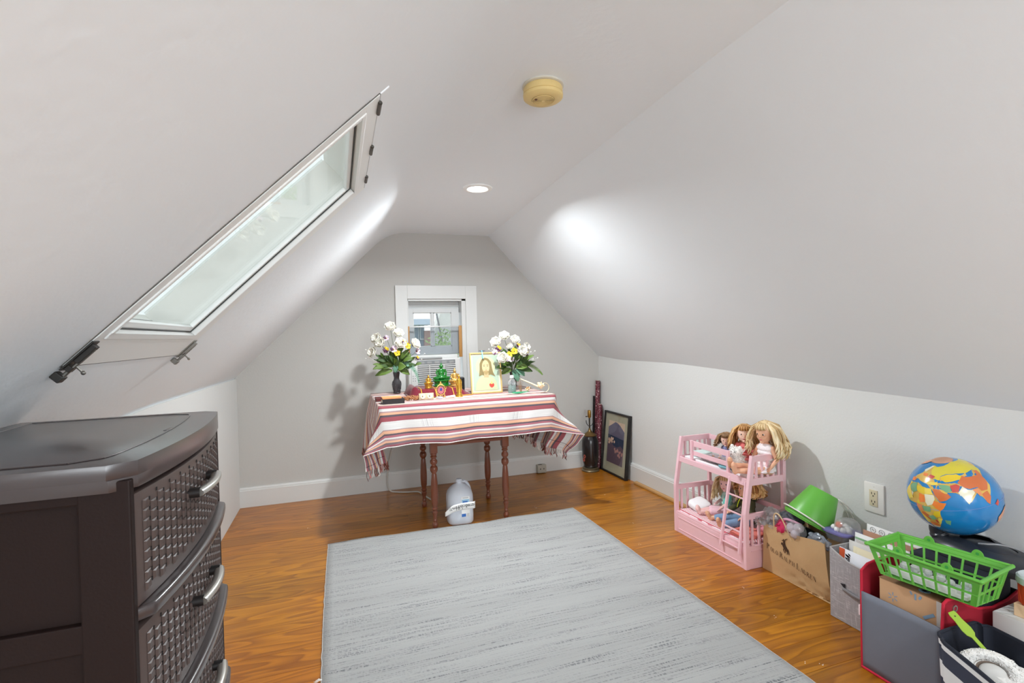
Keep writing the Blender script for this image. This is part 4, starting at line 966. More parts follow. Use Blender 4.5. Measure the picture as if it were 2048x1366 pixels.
# portrait of a long haired man in a gilt frame (plain stand-in for the devotional print)
P0, P1 = Vector((.812, 3.190, TT+.001)), Vector((1.022, 3.183, TT+.001)); qh = .268
gx = (P1-P0).normalized(); gy = Vector((-.045, .155, 1)).normalized(); GM = F3(P0, gx, gy-gx*gy.dot(gx)); gw_ = (P1-P0).length
pt = thing('framed_portrait', 'gilt framed portrait of a long-haired bearded man between the bouquets', 'picture', tuple(P0))
def gbx(nm, x0, x1, y0, y1, z0, z1, m, **k): return build(nm, MB().box(((x0+x1)/2, (y0+y1)/2, (z0+z1)/2), (x1-x0, y1-y0, z1-z0), M=GM), m, pt, smooth=0, **k)
M_gf = mat('gilt_wood', (206, 178, 116), .4, metal=.35, var=.1, vscale=40)
f_ = .009
for a in ((0, f_, 0, qh), (gw_-f_, gw_, 0, qh), (f_, gw_-f_, 0, f_), (f_, gw_-f_, qh-f_, qh)): gbx('frame_side', *a, -.010, .003, M_gf, bevel=.002)
gbx('mat_border', f_, gw_-f_, f_, qh-f_, -.008, -.004, mat('cream_border', (222, 218, 196), .7))
o0, o1 = (f_+.010, f_+.011), (gw_-2*f_-.020, qh-2*f_-.020)
def gp(nm, pts, z, m): return fpoly(nm, pts, z, m, pt, GM, o0, o1)
def ell(cx, cy, rx, ry, a0=0, a1=2*pi, n=24): return [(cx+rx*cos(lerp(a0, a1, i/n)), cy+ry*sin(lerp(a0, a1, i/n))) for i in range(n)]
gp('picture_ground', [(0, 0), (1, 0), (1, 1), (0, 1)], -.004, mat('pale_green_ground', (178, 196, 178), .7, var=.1, vscale=8))
gp('picture_glow', ell(.5, .68, .38, .29), -.0034, mat('pale_yellow_glow', (206, 208, 166), .7))
gp('picture_robe', [(.06, 0), (.94, 0), (.90, .22), (.80, .34), (.62, .42), (.40, .42), (.22, .35), (.10, .2)], -.0028, mat('cream_robe', (196, 200, 164), .7, var=.05))
gp('picture_hair', [(.22, .40), (.34, .44), (.42, .42), (.58, .42), (.70, .44), (.86, .38), (.78, .50), (.75, .62), (.72, .80), (.62, .90), (.48, .93), (.35, .88), (.27, .76), (.26, .58)], -.0022, mat('brown_hair_print', (142, 122, 76), .7, var=.25, vscale=50))
gp('picture_neck', [(.42, .36), (.60, .36), (.60, .52), (.42, .52)], -.0016, mat('skin_shadow_print', (200, 176, 134), .7))
gp('picture_face', ell(.50, .66, .145, .20), -.0010, mat('skin_print', (212, 192, 150), .7, var=.04))
gp('picture_beard', [(.38, .60), (.42, .54), (.46, .555), (.50, .535), (.55, .555), (.60, .54), (.63, .60), (.60, .50), (.53, .445), (.47, .445), (.41, .50)], -.0004, mat('beard_print', (176, 150, 100), .7, var=.1))
for x in (.44, .57): gp('picture_eye', ell(x, .685, .026, .009, n=10), -.0003, mat('eye_print', (92, 82, 56), .7)); gp('picture_brow', [(x-.04, .712), (x+.04, .716), (x+.035, .726), (x-.03, .724)], -.0003, mat('brow_print', (140, 118, 72), .7))
gp('picture_nose', [(.50, .69), (.515, .69), (.528, .605), (.49, .605)], -.0003, mat('nose_print', (208, 182, 138), .7))
gp('picture_lips', ell(.507, .568, .034, .010, n=10), .0001, mat('lips_print', (186, 120, 96), .7))
gp('picture_heart', [(.62, .10), (.70, .06), (.78, .10), (.80, .155), (.76, .19), (.70, .165), (.64, .19), (.60, .155)], -.0016, mat('heart_print', (206, 62, 44), .6))
gp('picture_flame', [(.66, .18), (.70, .28), (.74, .18), (.72, .165), (.68, .165)], -.0010, mat('flame_print', (232, 200, 120), .6))
gbx('glazing', f_, gw_-f_, f_, qh-f_, .0006, .0014, glassy('picture_glass'))
# small blue figurine pinned on the frame's top
fg = thing('blue_ornament', 'small blue winged ornament perched on top of the gilt picture frame', 'ornament', tuple(GM @ Vector((.085, qh, 0))))
o_ = GM @ Vector((.085, qh+.004, 0)); fb_ = MB()
fb_.ball(o_+Vector((0, 0, .004)), (.005, .005, .007)); fb_.tube([o_, o_+Vector((.001, -.008, -.012)), o_+Vector((-.001, -.012, -.026)), o_+Vector((.003, -.012, -.044))], [.004, .0035, .004, .0045], 8)
build('body', fb_, mat('ornament_sky_blue', (120, 184, 204), .4), fg)
for s_ in (-1, 1):
    wm = MB(); petal(wm, o_+Vector((0, 0, .004)), (s_, -.2, .12), (0, -.4, 1), .024, .012, .1, .1, 0, 4, 3); build('wing', wm, mat('ornament_slate', (58, 72, 92), .4), fg, solid=.001, smooth=180)
# altar step under maroon satin
sx0, sx1, sy0, sy1, sz = .510, .735, 3.215, 3.46, .046
M_sat = mat('maroon_satin', (112, 30, 46), .28, var=.3, vscale=18, coat=.3); M_yel = mat('yellow_trim', (226, 170, 50), .5)
def satin(a, b_):
    # a across, b front -> back ; front hem spreads on the table and rises over the hidden step
    x = lerp(.412, .812, a); k = abs(a-.5)*2
    edge = min(1, max(0, (1-k)*2.6)); yv = lerp(3.135+.03*(k**2), 3.46, b_)
    rise = min(1, max(0, (b_-.06)/.20)); z = .001+sz*edge*rise
    z += (.004*sin(a*31)+.003*sin(a*57+2))*(1-abs(rise-.5))*(1 if 0 < b_ else 0)
    if k > .55: z = max(z, .001+(.060 if a < .5 else .020)*sin(pi*min(1, (1-k)*2.2))*(b_ > .01)*min(1, b_*4))
    return Vector((x, yv, TT+max(.001, z)))
ct = thing('altar_cloth', 'maroon satin cloth with yellow trim laid over the little step', 'cloth', (.62, 3.3, TT))
build('satin', MB().grid(satin, 60, 20), M_sat, ct, smooth=180, solid=.0012)
build('hem', MB().tube([satin(i/60, 0)+Vector((0, -.001, .001)) for i in range(61)], .0028, 6), M_yel, ct)
for a in (.20, .42, .70, .82): build('yellow_band', MB().tube([satin(a, i/20)+Vector((0, -.0006, .0012)) for i in range(0, 14)], .0024, 6, flat=.5), M_yel, ct)
def satz(x, yv):
    return TT+sz+.003
def buddha(nm, lab, x, yv, z, h, m, wide=1.0, base=(.30, .30), parts_m=None):
    """seated figure: base, crossed legs, torso, arms, head with topknot; one continuous body on its own pedestal"""
    t = thing(nm, lab, 'statuette', (x, yv, z)); s = h; bw, bh = base
    c = Vector((x, yv, z))
    build('pedestal', MB().lathe([(0, 0), (bw*1.02*s, 0), (bw*1.04*s, .03*s), (bw*.90*s, .05*s), (bw*.84*s, .5*bh*s), (bw*.95*s, .80*bh*s), (bw*1.05*s, .86*bh*s), (bw*1.03*s, .95*bh*s), (bw*.9*s, bh*s), (0, bh*s)], tuple(c), 28, sy=.78), parts_m or m, t)
    k = (1-bh)*s; b_ = MB(); o = c+Vector((0, 0, bh*s)); wd = wide
    def q(a, b2, d): return o+Vector((a*k*wd, b2*k, d*k))
    b_.ball(q(0, 0, .13), (.36*k*wd, .26*k, .14*k)); b_.ball(q(0, .03, .40), (.19*k*wd, .14*k, .26*k)); b_.ball(q(0, .03, .54), (.22*k*wd, .12*k, .10*k))
    b_.ball(q(0, .0, .755), (.095*k*wd, .11*k, .13*k)); b_.ball(q(0, .01, .88), (.06*k*wd, .06*k, .07*k)); b_.tube([q(0, .01, .92), q(0, .01, 1.0)], [.03*k, .008*k], 8); b_.cyl(q(0, .02, .55), q(0, .01, .7), .055*k)
    for sg in (-1, 1):
        b_.tube([q(sg*.20, .03, .56), q(sg*.27, .02, .40), q(sg*.22, -.14, .24), q(sg*.05, -.20, .20)], [.065*k, .055*k, .05*k, .045*k], 8)
        b_.tube([q(sg*.12, -.02, .10), q(sg*.40, -.08, .09), q(sg*.18, -.24, .09)], [.10*k, .09*k, .07*k], 8); b_.ball(q(sg*.098, 0, .74), (.02*k, .03*k, .06*k), 8, 6)
    b_.ball(q(0, -.105, .75), (.02*k, .02*k, .03*k), 8, 6)
    build('figure', b_, m, t, remesh=max(.0009, h*.011), smooth=180); return t
M_green = mat('green_glass', (14, 132, 38), .06, trans=.45, var=.25, vscale=50, coat=.6, spec=.8)
buddha('seated_statuette', 'translucent green seated statuette, tallest on the satin step', .650, 3.355, satz(0, 0), .158, M_green, 1.05, (.355, .27))
buddha('seated_statuette', 'golden seated statuette right of the green one', .733, 3.32, satz(0, 0)-.001, .122, M_goldp, .92, (.28, .20), M_goldp)
buddha('seated_statuette', 'smallest golden seated statuette left of the green one', .545, 3.25, satz(0, 0), .088, M_gold, 1.0, (.28, .30), M_gold)
# standing golden figure in front
gx_, gy_ = .711, 3.105; stt = thing('standing_statuette', 'golden standing statuette in front of the satin cloth', 'statuette', (gx_, gy_, TT))
build('pedestal', MB().lathe([(0, 0), (.023, 0), (.024, .004), (.021, .008), (.020, .016), (.015, .020), (.014, .028), (0, .028)], (gx_, gy_, TT), 24), M_gold, stt)
b_ = MB(); q = lambda a, b2, d: Vector((gx_+a, gy_+b2, TT+d))
b_.tube([q(0, 0, .026), q(0, 0, .05), q(0, 0, .085), q(0, 0, .105), q(0, 0, .116)], [.013, .0115, .012, .0115, .006], 14); b_.ball(q(0, 0, .124), (.0085, .009, .011)); b_.tube([q(0, 0, .132), q(0, 0, .145)], [.004, .0012], 8)
for sg in (-1, 1): b_.tube([q(sg*.011, 0, .108), q(sg*.0155, 0, .09), q(sg*.013, -.007, .072)], [.0042, .0038, .003], 8); b_.tube([q(sg*.013, .002, .10), q(sg*.016, .002, .06), q(sg*.013, .002, .03)], [.003, .004, .004], 6)
build('figure', b_, M_gold, stt, remesh=.0012, smooth=180)
# ornate oval frame
ox_, oyv = .596, 3.108; ov = thing('oval_frame', 'ornate oval gold filigree frame with a tiny colourful picture', 'picture frame', (ox_, oyv, TT))
build('picture', MB().lathe([(0, 0), (.019, 0), (.019, .002), (0, .002)], (0, 0, 0), 28, M=T(ox_, oyv, TT+.048, rx=pi/2-.12) @ Matrix.Diagonal((1, 1.28, 1, 1))), mat('tiny_picture', (170, 96, 104), .5, var=.6, vscale=90), ov)
build('picture_figure', MB().ball((ox_+.001, oyv-.003, TT+.052), (.007, .002, .010), 10, 8), mat('tiny_blue', (60, 62, 140), .5), ov)
rg_ = MB(); random.seed(9)
for k in range(26):
    a = 2*pi*k/26; rr_ = 1.0+.10*(k % 2); rg_.ball((ox_+.0255*rr_*cos(a), oyv-.001, TT+.048+.031*rr_*sin(a)), (.0042, .003, .0042), 8, 6)
for a, b2 in ((0, .088), (-.007, .082), (.007, .082), (0, .095)): rg_.ball((ox_+a, oyv, TT+b2), (.0048, .003, .005), 8, 6)
for s_ in (-1, 1):
    rg_.tube([(ox_+s_*.016, oyv-.002, TT+.026), (ox_+s_*.024, oyv-.004, TT+.014), (ox_+s_*.018, oyv-.006, TT+.003)], [.003, .0035, .005], 8)
    rg_.tube([(ox_+s_*.03, oyv, TT+.05), (ox_+s_*.035, oyv, TT+.058), (ox_+s_*.031, oyv, TT+.068)], .002, 6)
rg_.tube([(ox_, oyv, TT+.03), (ox_, oyv+.016, TT+.002)], .002, 6)
build('filigree', rg_, M_goldp, ov)
# relief tile, dishes, cards, books, beads
tl = thing('relief_tile', 'small stone tile with two round reliefs before the satin cloth', 'tile', (.495, 3.06, TT)); TM = T(.497, 3.055, TT, rz=-.03, rx=-.10)
build('slab', MB().box((0, 0, .020), (.088, .012, .040), M=TM), mat('cream_stone', (196, 184, 152), .7, var=.12, vscale=50), tl, bevel=.0015)
for s_ in (-1, 1):
    build('roundel', MB().lathe([(0, 0), (.0155, 0), (.0155, .002), (.013, .003), (.0125, .0015), (0, .0015)], (0, 0, 0), 24, M=TM @ T(s_*.021, -.006, .021, rx=pi/2)), mat('roundel_ivory', (226, 220, 198), .6), tl)
    build('relief', MB().ball((0, 0, 0), (.004, .006, .003), 10, 8, M=TM @ T(s_*.021-.002, -.008, .022, rx=pi/2)), mat('relief_tan', (150, 138, 106), .6), tl)
ds = build('candle_dish', MB().lathe([(0, 0), (.019, 0), (.021, .010), (.0195, .010), (.018, .003), (0, .003)], (.580, 3.075, TT), 28), mat('milk_glass', (226, 232, 240), .25), None, label='tiny white round dish in front of the oval frame', cat='dish')
build('folded_card', MB().box((.650, 3.085, TT+.007), (.058, .022, .010), rot=(0, -.10, .05)), M_paper, None, bevel=.002, label='small white folded card between oval frame and standing statuette', cat='card')
bk = thing('book', 'thick book with black cover at the front left table corner', 'book', (.29, 3.01, TT)); BM = T(.293, 3.012, TT, rz=.03)
build('pages', MB().box((0, 0, .013), (.118, .090, .022), M=BM), mat('page_block', (222, 212, 196), .8), bk, smooth=0)
build('cover', MB().box((0, 0, .0012), (.124, .096, .0024), M=BM).box((0, 0, .0252), (.124, .096, .0024), M=BM).box((0, -.0478, .0132), (.124, .0024, .0264), M=BM), mat('black_cover', (34, 30, 34), .5), bk, smooth=0)
build('pamphlet', MB().box((-.006, .002, .0315), (.108, .080, .009), M=BM), mat('orange_cover', (226, 152, 98), .5, var=.05), None, smooth=0, bevel=.001, label='thin orange booklet lying on the black book', cat='booklet')
build('prayer_book', MB().box((.250, 3.165, TT+.009), (.085, .11, .018)), mat('dark_red_cover', (92, 34, 34), .5), None, smooth=0, bevel=.002, label='small dark red book behind the orange booklet', cat='book')
bd = MB(); random.seed(2); pts = []
for k in range(110):
    a = k/110*2*pi*3; r = .045+.012*sin(k*.7); pts.append(Vector((.425+r*1.0*cos(a)+.01*sin(k), 3.10+r*.9*sin(a), TT+.0058+.006*(k//37))))
for p in pts: bd.ball(p, .0052, 7, 5)
bd.tube(pts, .0012, 4)
build('prayer_beads', bd, mat('sandalwood', (164, 112, 72), .45, var=.35, vscale=70), None, label='coil of brown wooden prayer beads beside the black book', cat='beads')
spk = thing('black_case', 'small black rounded case behind the golden statuettes near the window', 'case', (.815, 3.47, TT))
build('shell', MB().box((.815, 3.47, TT+.046), (.032, .05, .092)), mat('black_plastic', (34, 34, 38), .4), spk, bevel=.009, bseg=3)
build('front_grille', MB().box((.815, 3.4445, TT+.046), (.020, .001, .075)), mat('grille_black', (18, 18, 20), .8), spk, smooth=0)
# jade leaf dish, cream shell-like bundle
M_jade = mat('jade_green', (46, 140, 98), .3, var=.2, vscale=30, coat=.4); M_straw = mat('cream_straw', (232, 214, 176), .7, var=.12, vscale=50); M_husk = mat('husk_brown', (150, 104, 62), .7, var=.25, vscale=40)
jd = thing('jade_leaf', 'glossy green leaf-shaped piece lying before the plastic bottle', 'ornament', (1.09, 3.05, TT))
lm_ = MB(); petal(lm_, (1.045, 3.055, TT+.012), (1, -.10, .02), (0, 0, 1), .115, .042, -.02, -.18, 0, 10, 6, .3)
build('blade', lm_, M_jade, jd, solid=.003, smooth=180)
lm_ = MB(); petal(lm_, (1.01, 3.06, TT+.006), (1, -.25, 0), (0, 0, 1), .10, .03, 0, -.1, 0, 8, 4, .3)
build('blade', lm_, mat('pale_jade', (196, 206, 176), .4, var=.2), jd, solid=.002, smooth=180)
cb = thing('dried_flower_bundle', 'bundle of cream dried flowers and stems at the right table end', 'dried flowers', (1.18, 3.05, TT)); random.seed(8)
mb = MB()
for k in range(34):
    a = random.uniform(0, 2*pi); d = Vector((cos(a), sin(a), random.uniform(.0, 1.2))); petal(mb, (1.225, 3.02, TT+.028), d, (0, 0, 1), random.uniform(.026, .048), .024, random.uniform(.5, 1.4), .5, 0, 5, 3)
build('ruffled_bloom', mb, M_straw, cb, solid=.001, smooth=180)
mb = MB()
for k in range(20):
    a = random.uniform(0, 2*pi); d = Vector((cos(a), sin(a), random.uniform(.1, 1))); petal(mb, (1.150, 3.05, TT+.014), d, (0, 0, 1), random.uniform(.018, .032), .018, .8, .5, k % 2, 4, 3)
build('small_bloom', mb, [M_straw, M_husk], cb, solid=.001, smooth=180)
build('curled_rim', MB().tube([(1.245+.030*cos(a*.35), 3.0, TT+.036+.030*sin(a*.35)) for a in range(-4, 6)], [.003]*10, 8, flat=.5), M_straw, cb)
build('thick_stem', MB().tube([(1.235, 3.02, TT+.030), (1.18, 3.06, TT+.060), (1.120, 3.10, TT+.090)], [.006, .005, .003], 8), M_straw, cb)
tw = MB()
for k in range(14): a = random.uniform(-.6, .6); tw.tube([(1.125+.01*a, 3.11, TT+.003), (1.12+.02*a, 3.12, TT+.04), (1.115+.05*a+random.uniform(-.02, .02), 3.13, TT+random.uniform(.06, .10))], [.0008, .0007, .0004], 4)
build('dry_twigs', tw, mat('twig_brown', (132, 104, 76), .8), cb, kind='stuff')
# ------------------------------------------------ outside the back window
hs = thing('neighbour_house', 'brick and blue clad house seen through the back window', 'house', (1.0, 9.0, -4.5))
build('blue_wall', MB().box((.95, 9.2, -1.6), (1.02, .2, 5.9)), mat('blue_siding', (150, 164, 184), .8, var=.1, vscale=3, bump=.01, bscale=8), hs, smooth=0)
build('brick_wall', MB().box((1.545, 9.15, -1.6), (.17, .3, 5.7)), mat('faded_brick', (184, 146, 138), .9, var=.12, vscale=9), hs, smooth=0)
build('flat_roof', MB().box((.98, 9.1, 1.40), (1.2, .7, .10)), mat('roof_blue_grey', (178, 192, 210), .7), hs, smooth=0)
for x in (1.33, 1.43):
    f_o = build('window', MB().box((x, 9.08, 1.22), (.08, .06, .26)), mat('white_window', (224, 230, 236), .5), hs, smooth=0)
    build('window_glass', MB().box((x, 9.045, 1.22), (.055, .01, .22)), mat('dim_glass', (120, 140, 160), .2), f_o, smooth=0)
hs2 = thing('brick_gable', 'pale brick gable beside the tree beyond the back window', 'house', (2.1, 11, -4.5))
build('gable_wall', MB().prism([(1.95, -4.5), (4.6, -4.5), (4.6, .9), (3.9, 2.9), (2.62, 2.9), (1.98, 1.2)], -11.4, -11.0, M=Matrix(((1, 0, 0, 0), (0, 0, -1, 0), (0, 1, 0, 0), (0, 0, 0, 1)))), mat('pale_brick', (214, 214, 210), .9, var=.1, vscale=12), hs2, smooth=0)
random.seed(12); crs = MB()
for r in range(22):
    for k in range(6):
        x = 2.55+k*.20+(r % 2)*.1; z = .6+r*.085
        crs.box((x, 10.985, z), (.185, .04, .072))
build('brick_courses', crs, mat('brick_face', (206, 204, 200), .9, var=.12, vscale=7), hs2, smooth=0, kind='stuff')
build('downpipe', MB().tube([(2.02, 10.9, 1.75), (2.14, 10.9, 1.1), (2.14, 10.9, -1)], .02, 8), mat('pipe_grey', (120, 120, 124), .5), hs2)
tr = thing('garden_tree', 'leafy light green tree beyond the back window', 'tree', (2.0, 8.2, -4.5)); lv_ = MB()
for k in range(1500):
    d = Vector((random.gauss(0, 1), random.gauss(0, 1), random.gauss(0, 1))).normalized()*random.uniform(.5, 1)
    c = Vector((1.68, 8.2, .38))+Vector((d.x*.42, d.y*.5, d.z*.92)); a = Vector((random.gauss(0, 1), random.gauss(0, 1), random.gauss(0, 1))).normalized(); b2 = a.orthogonal().normalized()
    lv_.add([c, c+a*.05+b2*.02, c+a*.09, c+a*.05-b2*.02], [(0, 1, 2, 3)])
build('crown', lv_, mat('foliage', (150, 178, 110), .7, var=.3, vscale=6), tr, smooth=0)
build('trunk', MB().tube([(1.70, 8.2, -4.5), (1.68, 8.2, -2), (1.70, 8.2, .3)], [.10, .07, .03], 8), mat('bark', (96, 82, 70), .9), tr)
struct('ground', MB().box((1, 12, -4.6), (60, 60, .1)), mat('garden_ground', (120, 130, 96), .95, var=.2, vscale=1), smooth=0)
# ------------------------------------------------ doll bunk bed
M_pink = mat('pink_paint', (234, 192, 200), .42, var=.02)
bed = thing('doll_bunk_bed', 'pink wooden doll bunk bed with ladder against the right wall', 'doll bed', (1.92, 2.165, 0))
BX0, BX1, BY0, BY1 = 1.795, 2.046, 1.897, 2.437
def bp(nm, a, b, wd, h, up=(0, 0, 1), par=bed, m=M_pink, **k): return build(nm, MB().bar(a, b, wd, h, up), m, par, smooth=0, bevel=.0012, **k)
def xf(z):   # front line of the leaning posts
    return BX0+.009 if z < .262 else lerp(BX0+.009, 1.850, (z-.262)/.273)
for yv in (BY0+.009, BY1-.009):
    mb = MB(); pr = []
    for z in (0, .262, .535): pr.append((xf(z)-.011, z))
    for z in (.535, .262, 0): pr.append((xf(z)+.011, z))
    build('front_post', MB().prism(pr, -yv-.009, -yv+.009, M=Matrix(((1, 0, 0, 0), (0, 0, -1, 0), (0, 1, 0, 0), (0, 0, 0, 1)))), M_pink, bed, smooth=0, bevel=.0012)
    bp('rear_post', (BX1-.009, yv, 0), (BX1-.009, yv, .535), .018, .018, (1, 0, 0))
    for nm, z0, z1 in (('base_end', .0, .108), ('lower_rail', .236, .262), ('platform_end', .395, .428), ('upper_rail', .506, .535)):
        zc = (z0+z1)/2; bp(nm, (xf(zc), yv, zc), (BX1-.012, yv, zc), .013, z1-z0)
    for k in range(5):
        x0 = lerp(xf(.17)+.010, BX1-.018, (k+.62)/5.2); bp('slat', (x0, yv, .108), (x0, yv, .238), .008, .013, (1, 0, 0))
        x0 = lerp(xf(.46)+.012, BX1-.018, (k+.62)/5.2); bp('slat', (x0, yv, .426), (x0, yv, .508), .008, .012, (1, 0, 0))
    bp('end_moulding', (BX0+.03, yv+(-.0075 if yv < 2 else .0075), .085), (BX1-.03, yv+(-.0075 if yv < 2 else .0075), .085), .003, .003)
build('base_panel', MB().box((BX0+.006, 2.167, .053), (.011, BY1-BY0-.004, .106)), M_pink, bed, smooth=0, bevel=.001)
pm = MB()
for z in (.022, .086): pm.box((BX0-.0005, 2.167, z), (.003, BY1-BY0-.07, .0035))
for yv in (BY0+.035, BY1-.035): pm.box((BX0-.0005, yv, .054), (.003, .0035, .067))
build('panel_moulding', pm, M_pink, bed, smooth=0)
bp('lower_side_rail', (xf(.12), BY0+.01, .112), (xf(.12), BY1-.01, .112), .014, .012)
bp('upper_side_rail', (xf(.41), BY0+.012, .410), (xf(.41), BY1-.012, .410), .012, .028)
bp('rear_rail', (BX1-.008, BY0+.01, .52), (BX1-.008, BY1-.01, .52), .010, .026); bp('rear_rail', (BX1-.008, BY0+.01, .249), (BX1-.008, BY1-.01, .249), .010, .024)
bp('platform', (1.94, BY0+.02, .405), (1.94, BY1-.02, .405), .19, .008); bp('platform', (1.925, BY0+.02, .104), (1.925, BY1-.02, .104), .235, .008)
for yv in (2.335, 2.058): bp('guard_post', (1.842, yv, .388), (1.842, yv, .530), .012, .016, (0, 1, 0))
bp('guard_board', (1.850, 2.06, .512), (1.850, 2.335, .512), .007, .030); bp('guard_board', (1.850, 2.06, .459), (1.850, 2.335, .459), .007, .024)
for (ya, yb) in ((2.053, 2.030), (1.930, 1.925)): bp('ladder_rail', (1.782, ya, .066), (1.828, yb, .408), .010, .014, (1, 0, 0))
for z in (.090, .168, .247, .326, .392):
    t = (z-.066)/.342; bp('ladder_rung', (lerp(1.783, 1.828, t), lerp(2.053, 2.030, t), z), (lerp(1.783, 1.828, t), lerp(1.930, 1.925, t), z), .007, .007)
def soft(nm, lab, cat, c, d, m, rot=None, seed=0, amp=.004, grp=None, sub=2):
    mb = MB(); n = 8
    for ax_ in range(1): pass
    mb.ball((0, 0, 0), (1, 1, 1), 22, 14)
    vs = []; Q = Euler(rot).to_matrix() if rot else Matrix.Identity(3)
    for v in mb.v:
        p = Vector([ (abs(a)**.45)*(1 if a > 0 else -1) for a in v]); p = Vector((p.x*d[0]/2, p.y*d[1]/2, p.z*d[2]/2*(1-.35*min(1, (abs(p.x)**6+abs(p.y)**6)/2))))
        p += Vector([mnoise.noise(p*30+Vector((seed, i, 0)))*amp for i in range(3)]); vs.append(Vector(c)+Q @ p)
    mb.v = vs
    return build(nm, mb, m, None, smooth=180, label=lab, cat=cat, group=grp)
def stripe_mat(name, c1, c2, scale, axis='Y'):
    m = bpy.data.materials.new(name); m.use_nodes = True; t, b = nodes_of(m); tc = N(t, 'ShaderNodeTexCoord'); wv = N(t, 'ShaderNodeTexWave', ins={'Scale': scale, 'Distortion': 1.0}); wv.bands_direction = axis
    t.links.new(tc.outputs['Object'], wv.inputs['Vector']); r = N(t, 'ShaderNodeValToRGB'); r.color_ramp.elements[0].position = .3; r.color_ramp.elements[1].position = .45; r.color_ramp.elements[0].color = lin(c1); r.color_ramp.elements[1].color = lin(c2)
    t.links.new(wv.outputs[0], r.inputs[0]); t.links.new(r.outputs[0], b.inputs['Base Color']); b.inputs['Roughness'].default_value = .85; return m
M_sheet = mat('white_cotton', (238, 238, 240), .85, var=.03, vscale=20, bump=.0006, bscale=80); M_strp = stripe_mat('red_striped_cotton', (196, 92, 104), (240, 232, 234), 24, 'X')
build('mattress', MB().box((1.938, 2.167, .4185), (.165, .50, .016)), M_sheet, None, bevel=.005, bseg=3, label='white mattress on the upper level of the pink doll bunk', cat='doll mattress')
build('mattress', MB().box((1.920, 2.167, .1185), (.216, .50, .015)), M_strp, None, bevel=.005, bseg=3, label='red striped white mattress on the lower level of the doll bunk', cat='doll mattress')
soft('pillow', 'white pillow at the far end of the lower doll bunk', 'doll pillow', (1.905, 2.355, .158), (.10, .10, .040), M_sheet, (.25, -.2, 0), 3)
soft('pillow', 'flat mint and white pillow at the far end of the upper doll bunk', 'doll pillow', (1.935, 2.375, .440), (.11, .085, .026), mat('mint_white_cotton', (212, 232, 228), .85, var=.1, vscale=40), None, 5)
soft('doll_blanket', 'grey and pink flowered blanket lying behind the guard rail', 'doll blanket', (1.925, 2.225, .440), (.12, .19, .022), mat('flowered_cotton', (176, 168, 172), .9, var=.55, vscale=90), None, 7, .006)
soft('folded_garment', 'small teal folded garment at the rail of the upper bunk', 'doll clothes', (1.872, 2.105, .4345), (.05, .08, .014), mat('teal_cloth', (124, 178, 190), .9, var=.2, vscale=60), None, 9)
soft('doll_blanket', 'coral blanket under the ladder at the near end of the lower bunk', 'doll blanket', (1.890, 1.985, .134), (.14, .12, .020), mat('coral_cotton', (228, 130, 118), .9, var=.08, vscale=40), (0, 0, .2), 13, .007)
soft('doll_blanket', 'crumpled pink and white patterned blanket at the near slats of the lower bunk', 'doll blanket', (1.985, 1.955, .145), (.09, .07, .045), mat('pink_print_cotton', (222, 150, 164), .9, var=.45, vscale=110), None, 17, .008)

